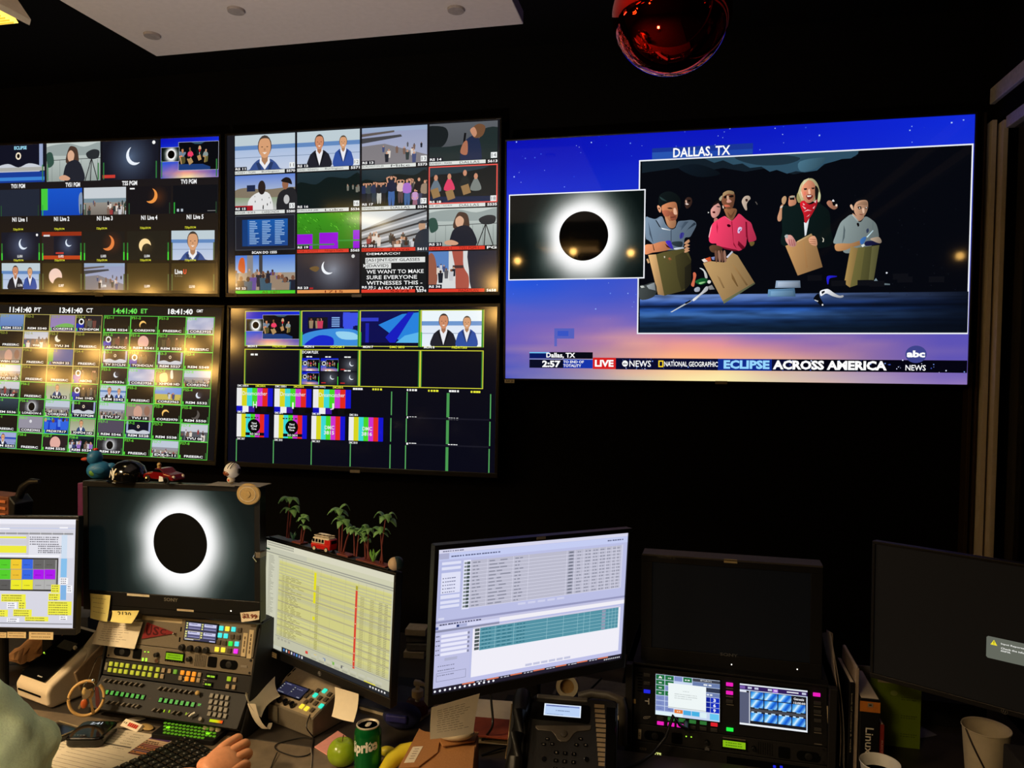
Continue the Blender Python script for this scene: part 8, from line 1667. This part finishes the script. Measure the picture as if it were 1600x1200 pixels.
p = ray(622, 1128, z=DZ+.03); nb = thing('navy_pouch', 'dark navy fabric pouch behind the soft drink can', 'pouch', (p.x, p.y+.02, DZ)); part('body', MB().sph((0, 0, .034), .05, 20, sc=(1.1, .8, .66)), 'navy', nb, Matrix.Translation((p.x, p.y+.03, DZ)), smooth=True); part('flap', MB().box(-.03, .03, -.048, -.036, .035, .055), mat('navy_shine', (44, 44, 110), .4), nb, Matrix.Translation((p.x, p.y+.03, DZ)) , bevel=.004)
# cream mouse
p = ray(718, 1142, z=DZ+.118); ms = thing('computer_mouse', 'cream rounded mouse resting at the back edge of the cardboard box', 'mouse', (p.x, p.y-.02, DZ+.1005+.0085)); part('body', MB().sph((0, 0, .015), .03, 22, sc=(1.5, .85, .5)), 'cream', ms, Matrix.Translation((p.x-.002, p.y-.025, zt+.0095)) @ Matrix.Rotation(RD(14), 4, 'Z'), smooth=True); part('wheel', MB().cyl((.02, -.003, .027), (.02, .003, .027), .004, n=12), 'grey', ms, Matrix.Translation((p.x-.002, p.y-.025, zt+.0095)) @ Matrix.Rotation(RD(14), 4, 'Z'))
# tape roll standing behind the lilac monitor
p = ray(887, 1071, y=2.06); tpR = thing('tape_roll', 'roll of cream tape standing under the lilac monitor', 'tape', (p.x, 2.06, p.z-.031)); TT = Matrix.Translation((p.x, 2.06, p.z)) @ Matrix.Rotation(RD(80), 4, 'X') @ Matrix.Rotation(RD(0), 4, 'Z')
part('tape', MB().lathe([(.02, -.014), (.031, -.014), (.031, .014), (.02, .014), (.02, -.014)], 32), 'cream', tpR, TT, smooth=True); part('core', MB().lathe([(.0001, -.004), (.0198, -.004), (.0198, .004), (.0001, .004)], 28), mat('tan_core', (176, 140, 84), .6), tpR, TT, smooth=True)
part('stand_block', MB().box(p.x-.035, p.x+.035, 2.03, 2.09, DZ+.001, p.z-.031), 'blkm', tpR)
curve_to([ray(766, 1070, y=1.90), ray(768, 1100, y=1.885), ray(770, 1125, y=1.87), ray(767, 1140, y=1.86), on(752, 1158, .004)], .0032, 'monitor_cable', 'thick black cable hanging down from the lilac monitor')
for i, (pts_, lab) in enumerate((([on(748, 1160), on(765, 1156), on(785, 1150, .01), on(798, 1148, .012)], 'black cable curving behind the cardboard box to the telephone'), ([on(752, 1180), on(775, 1172, .008), on(795, 1165, .006), on(800, 1150)], 'grey-edged cable loop left of the telephone'), ([on(916, 1084), on(925, 1075, .05), on(940, 1060, .09)], 'black wire rising under the right end of the lilac monitor'))): curve_to(pts_, .003, 'desk_cable', lab)

# ---------------------------------------------------------------- desk telephone
ftop = ray(899, 1089, y=1.86); PW, PL = .245, .225
TP = Matrix.Translation((ftop.x+.0, ftop.y, ftop.z)) @ Matrix.Rotation(RD(4), 4, 'Z') @ Matrix.Rotation(RD(-47), 4, 'X') @ Matrix.Translation((0, 0, -PL/2))
ph = thing('desk_telephone', 'black desk telephone with a lit display, handset and line keys', 'telephone', ftop+V((0, -.08, DZ-ftop.z)))
fP = loc(TP, PW, PL); FP = lambda x, y: fP(790+x/8, 1080+y/8)
xl, xr = FP(320, 300)[0], FP(1400, 300)[0]
part('body', MB().prism(rrect(xr-xl, PL, .012, 4, (xl+xr)/2, 0), 0, .022), 'blk', ph, TP, bevel=.004)
part('top_lip', MB().box(xl+.01, FP(1030, 80)[0], -.004, .015, PL/2-.012, PL/2), mat('grey_lip', (74, 70, 66), .4), ph, TP, bevel=.003)
fz = (TP @ V((0, .022, -PL/2))); part('base', MB().prism([(TP @ V((0, .02, PL/2-.01))).yz[:], (TP @ V((0, .02, -PL/2+.01))).yz[:], ((TP @ V((0, .02, -PL/2+.01))).y, DZ+.001), ((TP @ V((0, .02, PL/2-.01))).y+.02, DZ+.001)], ftop.x-.08, ftop.x+.07, ax='x'), 'blkm', ph, bevel=.003)
a, b = FP(330, 130), FP(1050, 415); part('display_surround', MB().prism(rrect(b[0]-a[0], a[1]-b[1], .006, 3, (a[0]+b[0])/2, (a[1]+b[1])/2), -.004, .0), 'blkg', ph, TP, bevel=.001)
a, b = FP(490, 160), FP(938, 345)
def dp(c):
    c.rect(0, 0, c.w, c.h, (226, 238, 255)); c.rect(c.w*.04, c.h*.08, c.w*.96, c.h*.22, (130, 150, 205)); c.rect(c.w*.03, c.h*.23, c.w*.97, c.h*.93, (186, 210, 246)); c.dash(c.w*.32, c.h*.5, c.w*.4, c.h*.07, (110, 130, 170)); c.dash(c.w*.08, c.h*.84, c.w*.45, c.h*.05, (130, 150, 190)); c.dash(c.w*.08, c.h*.12, c.w*.6, c.h*.06, (80, 90, 150))
TT = TP @ Matrix.Translation(((a[0]+b[0])/2, -.0048, (a[1]+b[1])/2)); c = Cv(b[0]-a[0], a[1]-b[1]); dp(c); c.build('display', SCR, ph, TT)
nv = [FP(x, y) for x, y in ((370, 430), (1070, 430), (1070, 470), (1050, 490), (900, 505), (850, 540), (800, 610), (760, 635), (690, 635), (650, 610), (610, 540), (570, 505), (410, 490), (380, 470))]
part('navigation_trim', MB().prism(nv, -.003, 0), mat('grey_trim', (84, 78, 70), .35, metal=.3), ph, TP, bevel=.0015); p = FP(728, 540)
part('round_key', MB().lathe([(.0085, 0), (.008, .005), (.0001, .006)], 28, TP @ Matrix.Translation((p[0], -.003, p[1])) @ Matrix.Rotation(RD(90), 4, 'X')), mat('dark_grey_key', (70, 66, 60), .3), ph, smooth=True)
kp_ = [FP(x, y) for x, y in ((520, 600), (475, 668), (580, 665), (938, 600), (885, 675), (1000, 678))]
for p in kp_: k_ = part('function_key', MB().prism(rrect(.012, .007, .003, 3, p[0], p[1]), -.003, 0), 'blkg', ph, TP, bevel=.0006); Cv(.004, .002, (120, 116, 108)).build('symbol', PRINT, k_, TP @ Matrix.Translation((p[0], -.0034, p[1])))
x3, z3 = FP(635, 770), FP(745, 770); dxk = z3[0]-x3[0]; dzk = FP(640, 770)[1]-FP(640, 872)[1]
for j in range(4):
    for i in range(3):
        x, z = x3[0]+i*dxk, x3[1]-j*dzk
        if z < -PL/2+.006: continue
        k_ = part('number_key', MB().prism(rrect(.0125, .0085, .003, 3, x, z), -.003, 0), 'blkg', ph, TP, bevel=.0006); c = Cv(.003, .004, None); c.fit('123456789*0#'[j*3+i], 0, 0, .003, .004, (120, 116, 108), .01); c.build('numeral', PRINT, k_, TP @ Matrix.Translation((x, -.0034, z)))
for x, y in ((482, 850), (1012, 855)): p = FP(x, y); part('side_key', MB().cyl((p[0], 0, p[1]), (p[0], -.003, p[1]), .006, n=16), 'blkg', ph, TP, bevel=.0006)
a, b = FP(1105, 160), FP(1300, 950); n_ = 13
for k in range(n_):
    y = 185+k*60.5; xa, z = FP(1110+k*4.2, y); xb, _ = FP(1236+k*5, y); part('line_key_label', MB().box(xa, xb, -.002, 0, z-.0042, z+.0042), mat('line_label', (134, 116, 88), .5), ph, TP, bevel=.0004)
part('line_key_column', MB().box(xr-.028, xr-.004, -.003, 0, -PL/2+.01, PL/2-.02), 'blkg', ph, TP, bevel=.001)
hx0, hx1 = FP(75, 300)[0], FP(310, 300)[0]; hc = (hx0+hx1)/2; hw = (hx1-hx0)/2
part('cradle', MB().prism(rrect(hx1-hx0+.004, PL*.96, .012, 4, hc, 0), .004, .024), 'blkm', ph, TP, bevel=.004)
hs = part('handset', MB().tube([(hc, -.004, PL/2-.006), (hc, -.014, PL/2-.03), (hc, -.026, PL/2-.06), (hc, -.030, 0), (hc, -.026, -PL/2+.06), (hc, -.014, -PL/2+.03), (hc, -.004, -PL/2+.004)], [hw*.9, hw*1.0, hw*.78, hw*.7, hw*.78, hw*1.0, hw*.9], 16), 'blk', ph, TP, smooth=True)
part('handset_edge', MB().tube([(hx0+.002, -.03, .07), (hx0+.004, -.036, .0), (hx0+.002, -.03, -.06)], .0018, 8), mat('pale_gold_edge', (120, 100, 70), .3, metal=.4), hs, TP, smooth=True)  # gold-toned strip along the left of the handset
p = ray(955, 1092, y=1.98); solo('grey_cable_cover', 'grey plastic cover curving behind the telephone', 'cable cover', MB().tube([ray(905, 1088, y=2.0), ray(925, 1083, y=2.0), ray(950, 1086, y=1.99), ray(972, 1094, y=1.98), ray(974, 1110, y=1.98), V((ray(974, 1110, y=1.98).x, 1.98, DZ+.002))], .012, 10), mat('cover_grey', (72, 66, 58), .5), smooth=True)

# ---------------------------------------------------------------- books and cups on the right
def book(label, x0, x1, h, y, d, m, title=None, tcol=(235, 235, 235), lean=0, name='book', cat='book', size=None, pos=.5, bands=None):
    t = thing(name, label, cat, ((x0+x1)/2, y, DZ)); T = Matrix.Translation(((x0+x1)/2, y, DZ+.001)) @ Matrix.Rotation(RD(lean), 4, 'Y'); w = x1-x0
    part('cover', MB().box(-w/2, w/2, 0, d, 0, h), m, t, T, bevel=.002)
    part('pages', MB().box(-w/2+.003, w/2-.003, .004, d-.002, h-.002, h+.0008), 'paper', t, T)
    if bands:
        for (z0, z1, mm_) in bands: part('spine_band', MB().box(-w/2-.0004, w/2+.0004, -.0008, .001, z0, z1), mm_, t, T)
    if title:
        L, hh = size; c = Cv(L, hh, None); c.fit(title, 0, 0, L, hh, tcol, .01); c.build('spine_title', PRINT, t, T @ Matrix.Translation((0, -.0014, h*pos)) @ Matrix.Rotation(RD(90), 4, 'Y'))
    return t
bx0 = ray(1314, 1120, y=1.99).x; pz_ = lambda px, py, y=1.99: ray(px, py, y=y).z-DZ
X_ = lambda px, y=1.99: ray(px, 1120, y=y).x
mb = MB().sheet(lambda u, v: (X_(1316)+.018*u-.020*v+.006*sin(v*5), 2.0+.17*u, DZ+.002+(pz_(1312, 1000)+.01-.05*u)*v), 6, 12, .0015); ws = thing('white_folder', 'tall creased white folder leaning beside the black spined books', 'folder', (X_(1318), 2.05, DZ)); part('leaf', mb, mat('off_white_card', (176, 158, 140), .7), ws, smooth=True)
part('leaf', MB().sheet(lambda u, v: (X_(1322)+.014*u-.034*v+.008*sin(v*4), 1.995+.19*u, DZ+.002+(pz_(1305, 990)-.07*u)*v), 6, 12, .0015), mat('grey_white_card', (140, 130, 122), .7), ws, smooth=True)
book('thin black book with small white spine letters beside the white folder', X_(1325), X_(1334), pz_(1330, 1066), 1.985, .16, 'blk', 'book of numbers & weeks', (150, 140, 120), size=(.15, .004), pos=.55)
book('white paperback between the thin black book and the thick black book', X_(1335), X_(1341), pz_(1338, 1045), 1.99, .16, mat('off_white_card', (176, 158, 140), .7))
book('thick black book with an orange band and large pale spine lettering', X_(1342), X_(1373), pz_(1355, 1090), 1.98, .18, 'blk', 'Linux', (220, 214, 200), size=(.066, .019), pos=.45, bands=[(pz_(1355, 1110), pz_(1355, 1094), mat('orange_band', (206, 122, 40), .5))])
c = Cv(.012, .010, (150, 140, 120)); c.rect(.003, .003, .009, .007, (60, 54, 46)); tb_ = bpy.data.objects[[o.name for o in bpy.data.objects if o.get('label', '').startswith('thick black book')][0]]; c.build('emblem', PRINT, tb_, Matrix.Translation(((X_(1342)+X_(1373))/2, 1.9775, DZ+pz_(1355, 1098))))
book('slim red book beside the thick black book', X_(1375), X_(1382), pz_(1378, 1132), 1.985, .15, mat('red_book', (140, 40, 34), .6), 'ELECTRIC', (190, 150, 140), size=(.05, .004), pos=.5)
# green folder, front face to us
gx0, gx1 = X_(1378, 2.03), X_(1447, 2.03); gt = pz_(1410, 1078, 2.03); gf = thing('green_folder', 'bright green leaflet standing behind the books with a pale top band', 'leaflet', ((gx0+gx1)/2, 2.08, DZ))
part('board', MB().box(gx0, gx1, 2.15, 2.154, DZ+.001, DZ+gt+.02), 'green', gf, bevel=.0005); gx0_, gx1_ = X_(1380, 2.145), X_(1449, 2.145)
T = Matrix.Translation(((gx0+gx1)/2+.02, 2.148, DZ+gt/2-.005)); gw, gh = gx1_-gx0_, gt-.005; c = Cv(gw, gh, (122, 146, 26)); c.rect(0, 0, gw, gh*.13, (176, 160, 132)); c.dash(gw*.25, gh*.04, gw*.4, .003, (120, 104, 84)); c.dash(gw*.25, gh*.08, gw*.3, .002, (120, 104, 84)); c.ell(gw*.38, gh*.26, .009, .007, (160, 176, 90), 20)
for y in (.3, .55, .8): c.dash(gw*.55, gh*y, gw*.4, .0025, (84, 100, 20)); c.dash(gw*.55, gh*(y+.03), gw*.35, .0025, (84, 100, 20)); c.box(gw*.3, gh*y, gw*.5, gh*(y+.12), .0008, (104, 124, 30))
c.build('cover_print', GLOSSP, gf, T); part('cover', MB().box((gx0+gx1)/2+.02-gw/2, (gx0+gx1)/2+.02+gw/2, 2.1485, 2.1499, DZ+.001, DZ+gt), 'green', gf)
slab('grey paper standing behind the books', 1350, 1080, .08, .004, pz_(1350, 1040, 2.19), DZ, mat('grey_sheet', (110, 106, 110), .8), 0, name='standing_paper', cat='paper', y=2.19)
def cup(label, px, py, zr, r, hgt, mark=False, coffee=False, y=None, name='paper_cup'):
    p = ray(px, py, z=DZ+zr); t = thing(name, label, 'cup', (p.x, p.y, DZ)); T = Matrix.Translation((p.x, p.y, DZ+.001))
    part('wall', MB().lathe([(r*.72, 0), (r*.74, .002), (r*.985, hgt-.003), (r+.0015, hgt-.001), (r+.001, hgt+.001), (r*.97, hgt-.001), (r*.71, .004), (.0001, .004)], 36), 'cream' if not coffee else 'white', t, T, smooth=True)
    if mark: part('printed_swoosh', MB().tube([(r*1.01*cos(a)*(.74+.26*z/hgt), r*1.01*sin(a)*(.74+.26*z/hgt), z) for a, z in [(math.atan2(-p.y, -p.x)-.9+.18*k, hgt*(1-.11*k)) for k in range(8)]], .0022, 6), mat('dark_print', (40, 30, 34), .5), t, T, smooth=True)
    if coffee: part('drink', MB().lathe([(r*.90, hgt*.72), (.0001, hgt*.72)], 28), mat('dark_coffee', (40, 22, 16), .15), t, T)
    return t
cup('tall paper cup with a dark swoosh under the right monitor', 1541, 1137, .15, .052, .15, mark=True)
cup('white cup of dark coffee in front of the green leaflet', 1375, 1192, .095, .043, .095, coffee=True, name='coffee_cup')
p = ray(1596, 1160, y=1.75); p.x += .01; sp = thing('desk_speaker', 'dark fabric-fronted speaker at the right edge of the desk', 'speaker', (p.x+.05, 1.80, DZ)); part('cabinet', MB().box(p.x-.002, p.x+.1, 1.74, 1.86, DZ+.001, DZ+.175), mat('speaker_fabric', (40, 38, 35), .95, bump=.8, scale=300), sp, bevel=.004); part('grille', MB().box(p.x+.004, p.x+.094, 1.735, 1.7405, DZ+.01, DZ+.165), mat('speaker_fabric', (40, 38, 35), .95), sp, bevel=.002)
slab('black box with a pale front edge in the dark behind the right monitor', 1470, 1125, .20, .10, .07, DZ, 'blkm', 0, name='black_box', cat='box', y=2.35)
# ---------------------------------------------------------------- the operator (mostly outside the picture)
def skinned(name, verts, edges, radii, m, parent, sub=2, root=0, smooth=True):
    me = bpy.data.meshes.new(name); inv = WM[parent.name].inverted()
    me.from_pydata([tuple(inv @ V(v)) for v in verts], edges, []); o = bpy.data.objects.new(name, me); COL.objects.link(o); o.parent = parent; me.materials.append(M[m] if isinstance(m, str) else m)
    md = o.modifiers.new('skin', 'SKIN'); md.use_smooth_shade = True
    for i, r in enumerate(radii):
        s = me.skin_vertices[0].data[i]; s.radius = (r, r) if not isinstance(r, tuple) else r; s.use_root = (i == root)
    if sub: sd = o.modifiers.new('sub', 'SUBSURF'); sd.levels = sub; sd.render_levels = sub
    return o
pe = thing('person', 'person in a mint green shirt seated at the left with a hand by the keyboard', 'person', (-1.72, .98, 0))
WR = ray(316, 1212, z=DZ+.078); EL = V((-1.29, 1.34, DZ+.055)); SH = V((-1.50, 1.10, 1.075))
b = dict(pelvis=(-1.74, .90, .52), waist=(-1.74, .92, .70), chest=(-1.72, .98, .92), neck0=(-1.70, 1.02, 1.13), neck=(-1.685, 1.045, 1.20), head=(-1.665, 1.08, 1.30),
 shR=(-1.46, 1.16, 1.10), elR=EL, wrR=WR, shL=(-1.90, 1.02, 1.08), elL=(-2.0, 1.15, .82), wrL=(-1.78, 1.42, DZ+.04),
 hipR=(-1.64, .93, .50), knR=(-1.58, 1.36, .52), anR=(-1.60, 1.34, .09), hipL=(-1.86, .93, .50), knL=(-1.92, 1.34, .52), anL=(-1.94, 1.32, .09))
names = list(b); vs = [b[n] for n in names]; ix = {n: i for i, n in enumerate(names)}
ed = [(ix[a_], ix[c_]) for a_, c_ in (('pelvis', 'waist'), ('waist', 'chest'), ('chest', 'neck0'), ('neck0', 'neck'), ('neck', 'head'), ('neck0', 'shR'), ('shR', 'elR'), ('elR', 'wrR'), ('neck0', 'shL'), ('shL', 'elL'), ('elL', 'wrL'), ('pelvis', 'hipR'), ('hipR', 'knR'), ('knR', 'anR'), ('pelvis', 'hipL'), ('hipL', 'knL'), ('knL', 'anL'))]
rd = dict(pelvis=.12, waist=.13, chest=.14, neck0=.075, neck=.05, head=.07, shR=.045, elR=.034, wrR=(.029, .022), shL=.045, elL=.036, wrL=.025, hipR=.085, knR=.055, anR=.035, hipL=.085, knL=.055, anL=.035)
body = skinned('body', vs, ed, [rd[n] for n in names], 'skin', pe, 2)
# right hand: palm and five separate fingers, lightly curled over the keyboard's corner
hd = V((.27, .96, 0)).normalized(); sd = V((.72, -.30, -.52)); sd = (sd-hd*sd.dot(hd)).normalized(); ud = sd.cross(hd)   # forwards, to the right, up
def hp(f, s, z): return tuple(WR+hd*f+sd*s+ud*z)
pv = [hp(-.015, 0, 0), hp(.02, 0, .004), hp(.055, -.004, .010), hp(.082, -.004, .010)]
MBp = MB()
rows = [(0, .026, .020, .0), (.022, .032, .021, .004), (.05, .039, .020, .008), (.075, .042, .018, .009), (.09, .041, .014, .006), (.096, .036, .008, .002)]
ring = []; 
for (f_r, hw_, ht, zc) in rows: ring.append([hp(f_r, hw_*cos(a), zc+ht*sin(a)*(1 if sin(a) > 0 else .75)) for a in [2*pi*k/20 for k in range(20)]])
for r in ring: MBp.v += r
for i in range(len(rows)-1):
    for k in range(20): MBp.f.append((i*20+k, i*20+(k+1) % 20, (i+1)*20+(k+1) % 20, (i+1)*20+k))
MBp.f += [tuple(range(19, -1, -1)), tuple(100+k for k in range(20))]
part('palm', MBp, 'skin', pe, smooth=True, sub=1)
FN = [('index_finger', -.031, .086, [(.034, .000), (.013, -.017), (-.003, -.016)], .0102), ('middle_finger', -.011, .090, [(.036, .001), (.014, -.018), (-.003, -.017)], .0105), ('ring_finger', .010, .084, [(.034, -.001), (.012, -.017), (-.004, -.016)], .0100), ('little_finger', .030, .072, [(.027, -.003), (.010, -.014), (-.004, -.013)], .0090)]
for nm, s0, f0, seg, r0 in FN:
    sp_ = s0*1.06; p = (f0-.03, s0*.9, .010); pts = [hp(*p)]; f, z = f0, .014; pts.append(hp(f, s0, z)); s = s0
    for (df, dz_) in seg: f += df; z += dz_; s += s0*.07; pts.append(hp(f, s, z))
    fo = skinned(nm, pts, [(i, i+1) for i in range(len(pts)-1)], [r0*1.15, r0*1.18, r0*1.02, r0*.92, r0*.74], 'skin', pe, 2)
    nl = V(pts[-1]); part('nail', MB().sph((0, 0, 0), .0058, 12, Matrix.Translation(nl+hd*r0*.62) @ Matrix.Rotation(math.atan2(hd.y, hd.x), 4, 'Z'), (1.1, .85, .25)), 'nail', fo, smooth=True)
pts = [hp(.012, -.018, -.006), hp(.032, -.032, -.016), hp(.054, -.036, -.028), hp(.074, -.030, -.036)]
to = skinned('thumb', pts, [(0, 1), (1, 2), (2, 3)], [.016, .0145, .0118, .0088], 'skin', pe, 2)
part('nail', MB().sph((0, 0, 0), .0068, 12, Matrix.Translation(V(pts[-1])-sd*.006) @ Matrix.Rotation(math.atan2(hd.y, hd.x), 4, 'Z'), (1.1, .85, .25)), 'nail', to, smooth=True)
pv = MB()
# shirt: torso and two short sleeves, one surface
sn = ['pelvis', 'waist', 'chest', 'neck0', 'shR', 'slR', 'shL', 'slL']
sp2 = dict(pelvis=(-1.74, .90, .50), waist=(-1.74, .93, .70), chest=(-1.72, .98, .90), neck0=(-1.70, 1.02, 1.08), shR=(-1.405, 1.19, 1.065), slR=(-1.300, 1.32, .845), shL=(-1.91, 1.02, 1.06), slL=(-2.0, 1.12, .88))
sr = dict(pelvis=.155, waist=.16, chest=.165, neck0=.10, shR=.085, slR=.066, shL=.085, slL=.072); si_ = {n: i for i, n in enumerate(sn)}
sh = skinned('shirt', [sp2[n] for n in sn], [(si_[a_], si_[c_]) for a_, c_ in (('pelvis', 'waist'), ('waist', 'chest'), ('chest', 'neck0'), ('neck0', 'shR'), ('shR', 'slR'), ('neck0', 'shL'), ('shL', 'slL'))], [sr[n] for n in sn], 'shirt', pe, 3)
tx = bpy.data.textures.new('fold', 'CLOUDS'); tx.noise_scale = .11; dm = sh.modifiers.new('folds', 'DISPLACE'); dm.texture = tx; dm.strength = .045; dm.mid_level = .5; dm.texture_coords = 'GLOBAL'
tx2 = bpy.data.textures.new('crease', 'CLOUDS'); tx2.noise_scale = .06; dm = sh.modifiers.new('creases', 'DISPLACE'); dm.texture = tx2; dm.strength = .035; dm.mid_level = .5; dm.texture_coords = 'GLOBAL'
part('collar', MB().lathe([(.062, 0), (.068, .012), (.060, .03)], 24, Matrix.Translation((-1.70, 1.025, 1.135)) @ Matrix.Rotation(RD(-14), 4, 'X')), 'shirt', sh, smooth=True)
# trousers and shoes
tn = dict(p=(-1.74, .90, .53), hR=(-1.64, .95, .52), kR=(-1.58, 1.37, .53), aR=(-1.60, 1.34, .13), hL=(-1.86, .95, .52), kL=(-1.92, 1.35, .53), aL=(-1.94, 1.32, .13)); k_ = list(tn)
skinned('trousers', [tn[n] for n in k_], [(0, 1), (1, 2), (2, 3), (0, 4), (4, 5), (5, 6)], [.14, .10, .072, .06, .10, .072, .06], 'cloth', pe, 2)
for s, (x, y) in enumerate(((-1.60, 1.36), (-1.94, 1.34))): part('shoe', MB().sph((x, y+.06, .05), .05, 18, sc=(.9, 2.5, .9)).box(x-.045, x+.045, y-.05, y+.18, .0, .02), 'blk', pe, smooth=True)
# head with face and hair
Hc = V((-1.66, 1.09, 1.335)); HTm = Matrix.Translation(Hc) @ Matrix.Rotation(RD(-25), 4, 'Z')
hm = MB(); hv = []
part('head', MB().sph((0, 0, 0), .1, 28, sc=(.78, .95, 1.18)).sph((0, .055, -.075), .045, 16, sc=(.9, .8, .7)), 'skin', pe, HTm, smooth=True)
part('nose', MB().sph((0, .10, -.015), .014, 12, sc=(.9, 1.2, 1.4)), 'skin', pe, HTm, smooth=True); part('mouth', MB().sph((0, .088, -.058), .02, 12, sc=(1.1, .35, .3)), mat('lips', (170, 90, 80), .5), pe, HTm, smooth=True)
for sx in (-1, 1):
    e_ = part('eye', MB().sph((sx*.030, .083, .012), .0115, 14), 'white', pe, HTm, smooth=True); part('iris', MB().sph((sx*.030, .0925, .012), .0045, 10), 'hair', e_, HTm, smooth=True); part('ear', MB().sph((sx*.078, .0, -.005), .025, 14, sc=(.35, .7, 1.1)), 'skin', pe, HTm, smooth=True)
part('hair', MB().sph((0, -.018, .028), .104, 28, sc=(.84, .98, 1.08)), 'hair', pe, HTm, smooth=True)
# the chair carrying the operator
oc = thing('office_chair', 'black office chair under the person in the mint shirt', 'chair', (-1.75, .88, 0)); X0, Y0 = -1.75, .88
part('seat', MB().prism(rrect(.50, .48, .08, 5, X0, Y0+.05), .32, .385, ax='z'), 'blkm', oc, bevel=.015, seg=3); part('backrest', MB().prism(rrect(.46, .56, .08, 5, X0, .78), Y0-.26, Y0-.20), 'blkm', oc, bevel=.015, seg=3)
part('back_bracket', MB().box(X0-.03, X0+.03, Y0-.24, Y0-.2, .36, .6), 'blk', oc); part('gas_column', MB().cyl((X0, Y0, .08), (X0, Y0, .33), .025), 'blk', oc)
for k in range(5):
    a = 2*pi*k/5; l_ = part('leg', MB().tube([(X0, Y0, .09), (X0+.28*cos(a), Y0+.28*sin(a), .065)], [.022, .014], 8), 'blk', oc, smooth=True); part('caster', MB().sph((X0+.28*cos(a), Y0+.28*sin(a), .026), .0255, 12), 'blk', l_, smooth=True)
